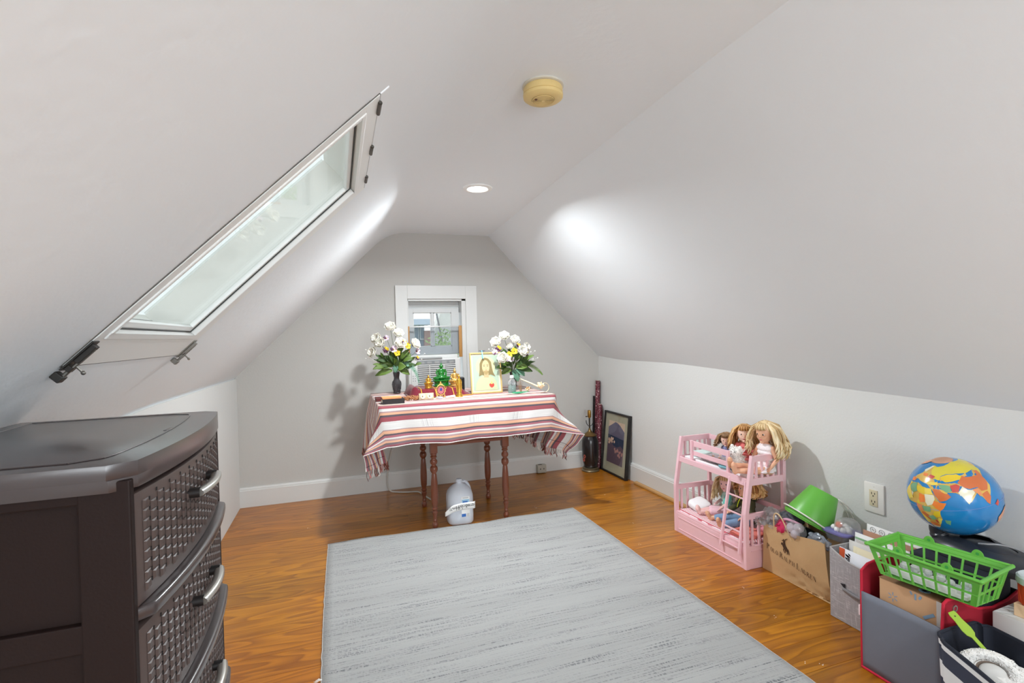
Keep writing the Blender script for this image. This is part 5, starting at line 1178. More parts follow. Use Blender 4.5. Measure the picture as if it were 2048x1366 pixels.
# ------------------------------------------------ dolls
M_eye = mat('doll_eye_white', (240, 240, 240), .15); M_lip = mat('doll_lips', (206, 110, 112), .4)
def dolltube(mb, pts, rs, n=12): mb.tube([Vector(p) for p in pts], rs, n); [mb.ball(p, r, 10, 7) for p, r in zip(pts, rs)]
def doll(nm, lab, loc, yaw, s, skin, hair, iris, outfit, legs, arms, hs=1.0, hyaw=0, hpitch=0, lean=0, hairlen=.16, hairw=1.0, shoes=None, bangs=True, seed=1, curl=.006, hidden_eye=False):
    t = thing(nm, lab, 'doll', loc); Mw = Matrix.Translation(loc) @ Euler((0, 0, yaw)).to_matrix().to_4x4() @ Matrix.Scale(s, 4)
    Ml = Mw @ Euler((0, lean, 0)).to_matrix().to_4x4()
    hc = Vector((.004, 0, .218+.02*(hs-1)))
    Mh = Ml @ Matrix.Translation(hc) @ Euler((0, hpitch, hyaw)).to_matrix().to_4x4() @ Matrix.Scale(hs, 4)
    b = MB(); inv = Mw.inverted(); Lq = inv @ Ml
    def B(p): return Lq @ Vector(p)
    body = MB()
    for z, rx, ry in ((.028, .034, .044), (.055, .031, .040), (.085, .030, .036), (.115, .031, .038), (.138, .028, .042), (.150, .020, .036)):
        body.ball(B((0, 0, z)), (rx, ry, .020), 18, 10)
    dolltube(body, [B((0, 0, .145)), B((.001, 0, .172)), B((.002, 0, .190))], [.017, .0145, .015])
    # head, cheeks, brow, nose, chin, ears
    hm = MB()
    hm.ball((0, 0, .004), (.045, .0415, .050), 28, 18); hm.ball((.012, 0, -.018), (.031, .033, .032), 20, 12)
    for sg in (-1, 1):
        hm.ball((.026, sg*.016, -.016), (.013, .014, .013), 12, 8); hm.ball((-.004, sg*.0415, -.006), (.007, .005, .011), 8, 6)
    hm.ball((.0445, 0, -.010), (.0055, .0045, .0052), 10, 6); hm.tube([(.0405, 0, .004), (.0445, 0, -.008)], [.0028, .0042], 6); hm.ball((.035, 0, -.040), (.010, .011, .009), 10, 8)
    hm.ball((.0395, 0, -.0225), (.0055, .010, .0035), 10, 6); hm.ball((.0385, 0, -.0275), (.0055, .008, .0035), 10, 6)
    body.merge(hm, inv @ Mh)
    for sg, lg in zip((1, -1), legs):
        hip, knee, ank, toe = [Vector(p) for p in lg]
        dolltube(body, [hip, knee, ank], [.0235, .0175, .0125]); d = (toe-ank)
        body.tube([ank-d.normalized()*.010, ank+d*.35, ank+d*.8, toe], [.0125, .0135, .0140, .0090], 12); body.ball(toe-d*.12, .0115, 10, 8); body.ball(ank-d.normalized()*.006, .0125, 10, 8)
    for sg, ar in zip((1, -1), arms):
        sh = B((0, sg*.043, .140)); el, wr = Vector(ar[0]), Vector(ar[1]); dolltube(body, [sh, el, wr], [.0145, .0120, .0088])
        d = (wr-el).normalized(); sd = d.cross(Vector((0, 0, 1))); sd = sd.normalized() if sd.length > .2 else Vector((0, 1, 0)); up = sd.cross(d)
        Hm = F3(wr+d*.008, d, sd); body.ball((0, 0, 0), (.013, .0095, .0055), 12, 8, M=Hm)
        for k, (o, L) in enumerate(((-.0072, .013), (-.0025, .0155), (.0022, .015), (.0068, .012))):
            p = Hm @ Vector((.008, o, 0)); body.tube([p, p+d*L*.5+sd*o*.15-up*.001, p+d*L+sd*o*.2-up*.004], [.0029, .0027, .0020], 7)
        p = Hm @ Vector((-.002, sg*.0085, 0)); body.tube([p, p+sd*sg*.007+d*.006, p+sd*sg*.008+d*.013-up*.002], [.0034, .003, .0022], 7)
    for v in range(len(body.v)): body.v[v] = Mw @ body.v[v]
    build('body', body, skin, t, remesh=.0021*max(.6, s), smooth=180)
    for sg in (-1, 1):
        build('eye', MB().ball((0, 0, 0), (.0036, .0068, .0060), 14, 10, M=Mh @ T(.0385, sg*.0155, .003, rz=sg*.35)), M_eye, t, smooth=180)
        build('iris', MB().ball((0, 0, 0), (.0028, .0042, .0048), 12, 8, M=Mh @ T(.0405, sg*.0158, .003, rz=sg*.35)), iris, t, smooth=180)
        build('eyebrow', MB().tube([Mh @ Vector((.0385, sg*.008, .0135)), Mh @ Vector((.0385, sg*.015, .0160)), Mh @ Vector((.034, sg*.022, .0140))], .0009*s, 5), hair[1], t)
    build('lips', MB().ball((0, 0, 0), (.0028, .0080, .0022), 12, 6, M=Mh @ T(.0432, 0, -.0235)).ball((0, 0, 0), (.0026, .0060, .0020), 12, 6, M=Mh @ T(.0425, 0, -.0270)), M_lip, t, smooth=180)
    # hair: cap plus drooping locks
    random.seed(seed); hb = MB()
    hb.ball((-.010, 0, .012), (.0455, .0475, .0500), 26, 16, 0)
    if bangs:
        for k in range(9):
            a = -.75+k*.19; hb.tube([(.018, sin(a)*.022, .056), (.040*cos(a*.8), sin(a)*.034, .044), (.046*cos(a*.9), sin(a*1.1)*.040, .026)], [.007, .006, .0025], 6, k % 2)
    for v in range(len(hb.v)): hb.v[v] = Mh @ hb.v[v]
    n = 150
    for k in range(n):
        a = random.uniform(-2.12, 2.12)+pi; el = random.uniform(.05, 1.25); ca, sa = cos(a), sin(a)
        p0 = Vector((-.008+.046*ca*cos(el), .0475*sa*cos(el), .012+.051*sin(el)))
        L = hairlen*random.uniform(.72, 1.08); ps = [Mh @ p0]; ph = random.uniform(0, 6); m_ = 8
        rad = .052+.010*random.random()
        for i in range(1, m_+1):
            q = i/m_; fl = hairw*(.020*sin(q*pi*.8)+.018*q)
            r = rad+fl if q > .12 else rad*.98
            ww = Vector((-.008+r*ca*1.0, r*sa*1.02, .012+.051*sin(el)*max(0, 1-q*2.2)-L*q))
            ww += Vector((curl*sin(ph+q*9), curl*cos(ph*1.3+q*8), 0))*q*1.6
            wd = Mh @ ww
            # hair hangs: blend from the head's frame to straight down
            hd = Mh @ Vector((ww.x, ww.y, 0)); wd = wd.lerp(Vector((hd.x, hd.y, (Mh @ Vector((0, 0, .012))).z-L*s*q*.9)), .5*q)
            ps.append(wd)
        w0 = random.uniform(.0030, .0052)*s
        hb.tube(ps, [w0*1.2, w0*1.5, w0*1.6, w0*1.6, w0*1.5, w0*1.4, w0*1.2, w0*.9, w0*.3], 5, random.choice((0, 0, 1, 2)), flat=.6)
    build('hair', hb, hair, t, smooth=180)
    outfit(t, Mw, Lq, B, legs, arms); return t
def top(t, Mw, B, m, sleeves=None, arms=None, z0=.020, grow=.0055, nm='top', zt=.150):
    mb = MB()
    for z, rx, ry in ((.028, .036, .046), (.055, .033, .042), (.085, .032, .039), (.115, .033, .041), (.136, .030, .045), (.148, .021, .036)):
        if z0 <= z <= zt: mb.ball(B((0, 0, z)), (rx+grow, ry+grow, .019), 18, 10)
    if sleeves:
        for sg, ar in zip((1, -1), arms):
            sh = B((0, sg*.043, .140)); el, wr = Vector(ar[0]), Vector(ar[1])
            if sleeves == 'short': dolltube(mb, [sh, sh.lerp(el, .55)], [.0185, .0175])
            else: dolltube(mb, [sh, el, el.lerp(wr, .88)], [.0200, .0175, .0145])
    for i in range(len(mb.v)): mb.v[i] = Mw @ mb.v[i]
    return build(nm, mb, m, t, remesh=.0024, smooth=180)
def trousers(t, Mw, legs, m, nm='trousers', upto=1.0, grow=.004):
    mb = MB(); mb.ball((0, 0, .030), (.040, .050, .026), 18, 10)
    for lg in legs:
        hip, knee, ank = [Vector(p) for p in lg[:3]]
        pts = [hip, knee] if upto <= 1 else [hip, knee, knee.lerp(ank, upto-1)]
        if upto < 1: pts = [hip, hip.lerp(knee, upto)]
        dolltube(mb, pts, [.0235+grow, .0185+grow, .0155+grow][:len(pts)])
    for i in range(len(mb.v)): mb.v[i] = Mw @ mb.v[i]
    return build(nm, mb, m, t, remesh=.0024, smooth=180)
def skirt(t, Mw, B, m, r=.075, fx=.04, nm='skirt', drop=.0):
    def f(a, b_):
        an = a*2*pi; q = b_; rr = lerp(.040, r, q)*(1+.07*sin(an*9)*q)
        return Mw @ (B((0, 0, .062)).lerp(Vector((0, 0, .052)), q)+Vector((cos(an)*rr+fx*q, sin(an)*rr, -.010-.018*q-drop*q)))
    return build(nm, MB().grid(f, 54, 6), m, t, smooth=180, solid=.0012)
M_sk1 = mat('tan_vinyl', (226, 174, 142), .45, var=.02, sss=.15); M_sk2 = mat('fair_vinyl', (240, 200, 180), .45, var=.02, sss=.15); M_sk3 = mat('rosy_vinyl', (238, 196, 192), .45, var=.02, sss=.15)
H1 = [mat('blonde_hair', (232, 206, 160), .42, var=.12, vscale=60), mat('blonde_dark', (196, 162, 112), .45, var=.1), mat('blonde_light', (244, 226, 190), .4, var=.1)]
H2 = [mat('strawberry_hair', (206, 158, 98), .42, var=.15, vscale=60), mat('strawberry_dark', (150, 96, 44), .45), mat('strawberry_light', (230, 190, 136), .4)]
H3 = [mat('brown_hair', (158, 122, 86), .5, var=.2, vscale=60), mat('brown_dark', (116, 84, 56), .5), mat('brown_light', (184, 148, 110), .5)]
I_br = mat('iris_brown', (62, 40, 32), .1); I_bl = mat('iris_violet_blue', (52, 50, 96), .1)
M_rom = mat('white_flecked_cotton', (236, 228, 230), .85, var=.2, vscale=160); M_cor = mat('coral_jersey', (234, 128, 126), .8); M_blu = mat('blue_print_cotton', (138, 144, 186), .85, var=.35, vscale=160)
M_min = mat('mint_jersey', (190, 228, 220), .8, var=.03); M_mind = mat('turquoise_jersey', (92, 196, 184), .8); M_oli = mat('olive_fleece', (74, 74, 50), .95, var=.12, vscale=50); M_jean = mat('light_denim', (126, 156, 190), .85, var=.22, vscale=40); M_lpink = mat('pale_pink_jersey', (236, 196, 206), .85)
def fit1(t, Mw, Lq, B, legs, arms):
    top(t, Mw, B, M_rom, nm='romper'); skirt(t, Mw, B, M_rom, .062, .030, 'romper_hem')
doll('doll', 'big doll with long tangled blonde hair and white romper on the upper bunk', (1.965, 1.938, .4285), pi+.08, .93, M_sk1, H1, I_br, fit1,
     [((.005, .026, .026), (.095, .010, .030), (.168, -.050, .026), (.176, -.054, .066)), ((.005, -.026, .026), (.090, -.052, .032), (.160, -.098, .046), (.170, -.092, .086))][:1] +
     [((.005, -.026, .026), (.085, -.060, .036), (.163, -.085, .050), (.175, -.076, .088))],
     [((.006, .070, .088), (.040, .062, .052)), ((.004, -.066, .092), (.030, -.060, .052))], hpitch=.18, hyaw=.10, hairlen=.145, hairw=1.25, seed=3, curl=.008, bangs=True)
def fit2(t, Mw, Lq, B, legs, arms):
    top(t, Mw, B, M_cor, 'short', arms, nm='coral_top'); build('collar_trim', MB().tube([Mw @ B((.037, .020, .140)), Mw @ B((.043, .002, .110)), Mw @ B((.040, -.026, .080))], .0026, 6), M_sheet, t); trousers(t, Mw, legs, M_lpink)
doll('doll', 'smiling doll with strawberry blonde hair and coral top behind the white plush', (1.972, 2.082, .4285), pi+.62, .78, M_sk2, H2, I_br, fit2,
     [((.005, .026, .026), (.085, .020, .030), (.150, .022, .024), (.160, .022, .058)), ((.005, -.026, .026), (.082, -.030, .030), (.150, -.042, .024), (.160, -.042, .058))],
     [((.020, .066, .090), (.052, .050, .060)), ((.010, -.066, .092), (.050, -.050, .070))], hs=1.06, hyaw=.15, hairlen=.13, seed=6, curl=.005)
def fit3(t, Mw, Lq, B, legs, arms):
    top(t, Mw, B, M_blu, 'short', arms, nm='blue_dress'); skirt(t, Mw, B, M_blu, .075, .02)
doll('doll', 'smallest doll with tousled light brown hair and blue print dress', (1.985, 2.225, .4285), pi+.10, .50, M_sk2, H3, I_br, fit3,
     [((.005, .026, .026), (.085, .030, .030), (.140, .034, .024), (.150, .034, .058)), ((.005, -.026, .026), (.082, -.036, .030), (.140, -.050, .024), (.150, -.050, .058))],
     [((.006, .070, .088), (.040, .062, .052)), ((.004, -.070, .092), (.036, -.060, .056))], hs=1.32, hyaw=.55, hpitch=.10, hairlen=.085, hairw=.9, seed=9, curl=.010)
def fit4(t, Mw, Lq, B, legs, arms):
    top(t, Mw, B, M_min, nm='mint_shirt'); mb = MB()
    for sg, ar in zip((1, -1), arms):
        sh = B((0, sg*.043, .140)); dolltube(mb, [sh, sh.lerp(Vector(ar[0]), .7)], [.022, .021])
    for i in range(len(mb.v)): mb.v[i] = Mw @ mb.v[i]
    build('puffed_sleeves', mb, M_mind, t, remesh=.0024, smooth=180); trousers(t, Mw, legs, M_lpink, 'pink_shorts', 1.0, .007)
    build('necklace_charm', MB().ball(Mw @ B((.040, 0, .105)), .0045, 8, 6), mat('grey_print', (120, 140, 150), .5), t)
doll('doll', 'doll with pale blonde hair and mint shirt on the lower bunk', (1.985, 2.228, .126), pi-.62, .80, M_sk3, H1, I_bl, fit4,
     [((.005, .026, .026), (.100, .026, .030), (.185, .035, .022), (.200, .040, .052)), ((.005, -.026, .026), (.098, -.020, .030), (.180, -.002, .022), (.196, .002, .052))],
     [((.020, .072, .092), (.052, .060, .062)), ((.020, -.070, .092), (.060, -.050, .070))], hs=1.02, hyaw=1.05, hairlen=.14, hairw=1.1, seed=12, curl=.005)
def fit5(t, Mw, Lq, B, legs, arms):
    top(t, Mw, B, M_oli, 'long', arms, nm='olive_hoodie', grow=.009); trousers(t, Mw, legs, M_jean, 'jeans', 1.62)
    build('hood', MB().ball(Mw @ B((-.026, 0, .158)), (.026, .036, .018), 16, 10), M_oli, t, smooth=180)
    ml = mat('neon_cord', (214, 232, 40), .6)
    for sg in (-1, 1): build('drawstring', MB().tube(spl([Mw @ B((.018, sg*.016, .166)), Mw @ B((.040, sg*.016, .148)), Mw @ B((.046, sg*.026, .118)), Mw @ B((.044, sg*.036, .098))], 5), .0022, 6), ml, t)
doll('doll', 'doll in dark olive hoodie and jeans sitting behind the bunk ladder', (1.980, 2.078, .1265), pi-.20, .88, M_sk1, H2, I_br, fit5,
     [((.005, .026, .026), (.090, .030, .032), (.178, .000, .016), (.190, .004, .054)), ((.005, -.026, .026), (.090, -.060, .034), (.172, -.115, .014), (.192, -.122, .050))],
     [((.022, .070, .088), (.066, .048, .062)), ((.030, -.072, .092), (.078, -.060, .072))], hs=1.0, hyaw=-.15, hairlen=.05, hairw=.9, seed=15, curl=.010)
# white plush animal on the upper bunk
pl = thing('plush_animal', 'fluffy white plush animal propped against the guard rail', 'plush toy', (1.90, 2.055, .4285))
M_fur = mat('white_fur', (240, 238, 234), .95, var=.04, bump=.003, bscale=160, sheen=.4)
random.seed(31); mb = MB(); mb.ball((1.895, 2.052, .472), (.030, .036, .044), 18, 12); mb.ball((1.888, 2.054, .520), (.026, .032, .026), 16, 10)
for k in range(420):
    u = Vector((random.gauss(0, 1), random.gauss(0, 1), random.gauss(0, 1))).normalized()
    c, r = ((Vector((1.895, 2.052, .472)), Vector((.030, .036, .044))) if k % 3 else (Vector((1.888, 2.054, .520)), Vector((.026, .032, .026))))
    p = c+Vector((u.x*r.x, u.y*r.y, u.z*r.z)); q = Vector((random.gauss(0, 1), random.gauss(0, 1), random.gauss(0, 1)))*.004
    if p.z > .432: mb.tube([p, p+u*.005+q*.4, p+u*.008+q], [.0022, .0018, .0004], 4, caps=False)
build('body', mb, M_fur, pl, smooth=180)
for sg in (-1, 1): build('ear', MB().ball((1.890, 2.054+sg*.026, .543), (.010, .009, .012), 10, 8), M_fur, pl, smooth=180); build('eye', MB().ball((1.864, 2.046+sg*.010, .524), .0026, 8, 6), I_br, pl)
# ------------------------------------------------ paper shopping bag
M_kraft = mat('kraft_paper', (200, 166, 122), .7, var=.06, vscale=9, bump=.0006, bscale=60)
bag = thing('shopping_bag', 'brown paper shopping bag with running letters beside the doll bunk', 'shopping bag', (1.95, 1.70, 0))
Bb = [Vector((1.885, 1.892, .001)), Vector((1.883, 1.533, .001)), Vector((2.005, 1.537, .001)), Vector((2.035, 1.892, .001))]
Bt = [Vector((1.868, 1.862, .224)), Vector((1.866, 1.548, .248)), Vector((2.01, 1.553, .252)), Vector((2.03, 1.862, .235))]
def bagpt(a, b_):
    k = a*4; i = min(3, int(k)); f = k-i; lo = Bb[i].lerp(Bb[(i+1) % 4], f); hi = Bt[i].lerp(Bt[(i+1) % 4], f); p = lo.lerp(hi, b_)
    if i in (1, 3): p.y += (.030 if i == 1 else -.03)*sin(pi*f)*b_**.6                     # gusset folded inwards
    cr = max(0, 1-b_*3.0)*max(0, 1-abs(a-.25)*4.5)
    n1 = mnoise.noise(Vector((p.y*26, p.z*30, a*9))); p.x += cr*.045*abs(n1)+.0028*mnoise.noise(p*14); p.z += cr*.010*n1
    if b_ > .98 and i == 0: p.z += .004*sin(f*9)
    return p
build('paper', MB().grid(bagpt, 96, 26), M_kraft, bag, smooth=28, solid=.0006)
build('bottom', MB().add([p+Vector((0, 0, .0008)) for p in Bb], [(0, 1, 2, 3)]), M_kraft, bag, smooth=0)
M_cordp = mat('twisted_paper_cord', (214, 184, 142), .7)
hx = 1.872; build('handle', MB().tube(spl([(hx, 1.800, .190), (hx-.004, 1.803, .225), (hx-.012, 1.795, .285), (hx-.015, 1.775, .302), (hx-.012, 1.752, .285), (hx-.006, 1.725, .232), (hx-.001, 1.712, .196)]), .0028, 7), M_cordp, bag)
# stroke letters with serifs, printed on the front
M_print = mat('dark_brown_print', (66, 44, 28), .7)
LET = {'P': [('v', .12, 0, 1), ('b', .12, .5, 1)], 'O': [('o', .5, .5, .42, .5)], 'L': [('v', .15, 0, 1), ('h', .15, .85, 0), ('s', .85, 0, .22)], 'R': [('v', .12, 0, 1), ('b', .12, .5, 1), ('d', .42, .5, .95, 0)],
       'A': [('t', .5, 1, .05, 0), ('d', .5, 1, .95, 0), ('h', .24, .76, .34)], 'H': [('v', .15, 0, 1), ('v', .85, 0, 1), ('h', .15, .85, .5)], 'U': [('v', .18, .3, 1), ('t', .82, 1, .82, .3), ('u', .5, .3, .32)],
       'E': [('v', .15, 0, 1), ('h', .15, .8, 0), ('h', .15, .8, 1), ('h', .15, .65, .5), ('s', .8, 0, .2), ('s', .8, .8, 1)], 'N': [('t', .15, 0, .15, 1), ('d', .15, 1, .88, 0), ('t', .88, 0, .88, 1)]}
def letter(mb, ch, o, X, Y, wd, h, z):
    def P(x, y): return o+X*(x*wd)+Y*(y*h)+z
    th, tn = .17, .06
    def line(x0, y0, x1, y1, w_):
        a, b_ = P(x0, y0), P(x1, y1); d = (b_-a).normalized(); n = d.cross(z.normalized())*(w_*wd/2); mb.add([a-n, b_-n, b_+n, a+n], [(0, 1, 2, 3)])
    def arc(cx, cy, rx, ry, a0, a1, n=14):
        for i in range(n):
            p, q = lerp(a0, a1, i/n), lerp(a0, a1, (i+1)/n)
            def w_(t): return lerp(tn, th, abs(cos(t)))*.55
            pts = [P(cx+(rx+k*w_(t))*cos(t), cy+(ry+k*w_(t)*wd/h)*sin(t)) for t, k in ((p, -1), (q, -1), (q, 1), (p, 1))]; mb.add(pts, [(0, 1, 2, 3)])
    for s in LET[ch]:
        if s[0] == 'v':
            line(s[1], s[2], s[1], s[3], th)
            for y_ in (s[2], s[3]): line(s[1]-.14, y_, s[1]+.14, y_, tn*.8)
        elif s[0] == 'h': line(s[1], s[3], s[2], s[3], tn)
        elif s[0] == 's': line(s[1], s[2], s[1], s[3], tn)
        elif s[0] == 'd': line(*s[1:5], th); line(s[3]-.12, s[4], s[3]+.12, s[4], tn*.8)
        elif s[0] == 't': line(*s[1:5], tn); line(s[3]-.10, s[4], s[3]+.10, s[4], tn*.8)
        elif s[0] == 'b': arc(.40, .76, .26, .22, -pi/2, pi/2); line(.12, .98, .42, .98, tn); line(.12, .54, .42, .54, tn)
        elif s[0] == 'o': arc(s[1], s[2], s[3], s[4], 0, 2*pi, 26)
        elif s[0] == 'u': arc(s[1], s[2], s[3], .28, pi, 2*pi)
def bagface(yv, z):   # point just off the bag's front
    a = (1.892-yv)/(1.892-1.533)*.25; p = bagpt(min(.25, max(0, a)), z/.235); return Vector((p.x-.0022, yv, z))
txt = 'POLO RALPH LAUREN'; yv = 1.852; z = .112; zdrop = .040/.24
lt = MB(); big = {0, 5, 11}; X = Vector((.0, -1, -.19)).normalized(); Y = Vector((-.07, -.10, 1)).normalized()
for i, ch in enumerate(txt):
    if ch == ' ': yv -= .0075; continue
    h = .0265 if i in big else .0195; wd = .0165 if i in big else .0118
    if ch in 'HNUR' and i not in big: wd *= 1.05
    zz = .113-(1.852-yv)*.19; o = bagface(yv, zz)
    letter(lt, ch, o, X, Y, wd, h, Vector((-.0008, 0, 0))); yv -= wd*1.24
build('lettering', lt, M_print, bag, smooth=0)
# mounted player mark: horse, rider and raised mallet
def sil(pts): return [bagface(1.768-x*.062, .128+y*.062)+Vector((-.0005, 0, 0)) for x, y in pts]
mk = MB()
for pts in ([(.10, .52), (.16, .62), (.24, .66), (.36, .60), (.50, .50), (.56, .36), (.54, .24), (.44, .22), (.32, .26), (.20, .34)],
            [(.02, .54), (.0, .60), (.05, .72), (.12, .76), (.20, .70), (.24, .60), (.16, .54), (.08, .56)],
            [(.20, .36), (.14, .20), (.20, .06), (.25, .06), (.21, .20), (.28, .34)], [(.30, .32), (.32, .16), (.26, .02), (.31, .01), (.38, .16), (.38, .30)],
            [(.42, .26), (.50, .12), (.46, .0), (.51, -.01), (.56, .12), (.52, .28)], [(.50, .30), (.62, .16), (.64, .02), (.69, .03), (.67, .18), (.58, .36)],
            [(.54, .42), (.62, .40), (.66, .26), (.60, .30)],
            [(.22, .60), (.20, .78), (.24, .90), (.34, .90), (.38, .76), (.40, .60), (.46, .44), (.40, .42), (.32, .58)], [(.20, .92), (.20, 1.0), (.25, 1.05), (.31, 1.03), (.33, .96), (.27, .90)],
            [(.22, .86), (.10, .88), (.09, .92), (.24, .94)], [(.30, .84), (.38, 1.06), (.60, 1.20), (.62, 1.17), (.43, 1.02), (.36, .82)]):
    p = sil(pts); mk.add(p, [tuple(range(len(p)))])
build('player_mark', mk, M_print, bag, smooth=0)
# contents of the bag
M_film = glassy('clear_film', gloss=.5, haze=.22, hazecol=(214, 214, 218), rough=.12)
def crumple(nm, lab, cat, c, d, m, seed, amp=.018, fr=22, parent=None, group=None):
    mb = MB(); mb.ball((0, 0, 0), (1, 1, 1), 26, 16)
    for i, v in enumerate(mb.v):
        p = Vector((v.x*d[0], v.y*d[1], v.z*d[2])); n = mnoise.noise_vector(v*2.2+Vector((seed, 0, 0)))*amp+mnoise.noise_vector(p*fr*3+Vector((0, seed, 0)))*amp*.45; mb.v[i] = Vector(c)+p+n
    return build(nm, mb, m, parent, smooth=38, label=lab, cat=cat, group=group)
crumple('black_bag', 'crumpled black plastic bag filling the paper shopping bag', 'plastic bag', (1.95, 1.700, .160), (.058, .135, .085), mat('black_film', (40, 42, 48), .25, var=.3, vscale=30), 2, .012)
crumple('grey_garment', 'dark grey garment piece under the rim of the green bucket', 'clothes', (1.945, 1.775, .262), (.040, .055, .030), mat('grey_knit', (88, 90, 98), .8, var=.2, vscale=60), 4, .014)
cl = crumple('clear_plastic_bag', 'clear plastic bag sticking out at the far side of the shopping bag', 'plastic bag', (1.900, 1.835, .255), (.030, .045, .040), M_film, 6, .030)
crumple('clear_plastic_bag', 'clear plastic bag tip hanging over the left edge of the shopping bag', 'plastic bag', (1.862, 1.880, .232), (.018, .040, .012), M_film, 8, .016)
crumple('magenta_pouch', 'shiny magenta pouch behind the paper handle', 'pouch', (1.885, 1.765, .232), (.022, .040, .034), mat('magenta_gloss', (196, 28, 84), .2, var=.2, vscale=40, coat=.5), 10, .010)
pm_ = [((1.885, 1.722, .252), .022), ((1.890, 1.690, .262), .021), ((1.878, 1.698, .232), .019)]
for k, (c, r) in enumerate(pm_):
    build('pompom', MB().ball(c, r, 18, 12), mat('lilac_fleece', (206, 194, 206), .95, bump=.002, bscale=180, sheen=.4), None, smooth=180, label='pale lilac fluffy pompom in the clear bag by the handle', cat='pompom', group='pompoms in the shopping bag')
crumple('clear_plastic_bag', 'clear bag around the lilac pompoms', 'plastic bag', (1.884, 1.705, .246), (.030, .050, .040), M_film, 14, .010)
build('pink_strap', MB().tube(spl([(1.880, 1.765, .275), (1.876, 1.735, .286), (1.884, 1.700, .283), (1.895, 1.68, .275)]), .0055, 8), mat('pink_strap', (216, 160, 186), .6), None, label='small pink strap above the lilac pompoms', cat='strap')
crumple('silver_packet', 'grey and white glossy packet at the near corner of the shopping bag', 'packet', (1.900, 1.600, .232), (.018, .052, .034), mat('silver_grey_foil', (150, 156, 166), .2, metal=.4, var=.5, vscale=30), 18, .012)
# green bucket
bk_ = thing('toy_bucket', 'green plastic toy bucket upside down on the shopping bag', 'bucket', (1.99, 1.70, .27))
M_grn = mat('green_plastic', (98, 172, 66), .35, var=.02); M_grd = mat('deep_green_plastic', (60, 148, 66), .4)
rc, bc = Vector((1.945, 1.692, .284)), Vector((2.015, 1.668, .412)); ax = (bc-rc).normalized(); HB = (bc-rc).length; BM_ = F3(rc, ax.orthogonal(), ax.cross(ax.orthogonal()), ax)
s1 = Vector((0, -1, 0)); s1 = (s1-ax*s1.dot(ax)).normalized(); BM_ = F3(rc, s1, ax.cross(s1), ax)
build('body', MB().lathe([(.0985, .000), (.101, .002), (.101, .008), (.0955, .012), (.094, .022), (.060, HB-.004), (.056, HB), (0, HB), (0, HB-.003), (.052, HB-.004), (.091, .022), (.0955, .002)], (0, 0, 0), 48, M=BM_, close=False), M_grn, bk_)
build('rim_lip', MB().lathe([(.0925, -.004), (.0975, -.005), (.0985, .001), (.0925, .001)], (0, 0, 0), 48, M=BM_), M_grn, bk_)
hd_ = []
for i in range(29):
    a = pi+pi*i/28; hd_.append(BM_ @ Vector((.106*cos(a), .106*sin(a), .008+.012*sin(pi*i/28))))
build('handle', MB().tube(hd_, .0072, 8, flat=.45), mat('white_handle', (232, 232, 226), .4), bk_)
wr_ = thing('wire_loop', 'thin pale wire loop leaning on the wall right of the green bucket', 'wire', (2.1, 1.66, .35))
for o in (0, .022): build('wire', MB().tube(spl([(2.105, 1.715+o*.3, .368), (2.106, 1.68-o, .360), (2.106, 1.64-o, .325), (2.106, 1.622-o, .285), (2.108, 1.615-o, .22)]), .0016, 6), mat('wire_pale', (208, 204, 194), .4, metal=.3), wr_)
# food container with balls
fc = thing('food_container', 'clear food container with purple rim full of small balls', 'container', (1.965, 1.548, .252))
rsqc = rsq_lathe(MB(), [(.040, .254, 6), (.044, .258, 6), (.050, .288, 6), (.0485, .288, 6), (.0425, .260, 6), (.040, .2575, 6)], (1.962, 1.545, 0), 40)
build('tub', rsqc, glassy('tub_plastic', gloss=.3, haze=.3, hazecol=(190, 196, 206)), fc, smooth=40)
rr_ = rsq_lathe(MB(), [(.050, .286, 6), (.056, .286, 6), (.0565, .292, 6), (.050, .294, 6)], (1.962, 1.545, 0), 40)
build('rim', rr_, mat('purple_rim', (112, 108, 164), .35), fc, smooth=40)
build('liner', rsq_lathe(MB(), [(.049, .287, 6), (.049, .2885, 6)], (1.962, 1.545, 0), 40), mat('pink_liner', (206, 110, 150), .5), fc)
dome = MB().lathe([(.047, .290), (.047, .312), (.043, .328), (.030, .340), (0, .344)], (1.975, 1.530, 0), 32, sx=1, sy=1); build('clear_lid', dome, glassy('lid_plastic', gloss=.4, haze=.35, hazecol=(206, 206, 204), rough=.2), fc, smooth=60)
random.seed(4)
for k, (dx, dy, dz) in enumerate(((-.022, .022, .303), (-.030, .002, .300), (-.018, .002, .318), (-.024, -.020, .302), (.0, .015, .306), (.002, -.016, .304), (.018, .0, .306), (-.008, -.034, .300), (.02, .024, .304))):
    m = mat('orange_ball', (240, 104, 62), .3) if k == 2 else mat('white_ball', (232, 232, 232), .5)
    build('ball', MB().ball((1.966+dx, 1.545+dy, dz), .0125 if k == 2 else .0108, 14, 10), m, None, smooth=180, label='orange ball among the white ones in the clear food container' if k == 2 else 'small white ball in the clear food container', cat='ball', group='balls in the food container')
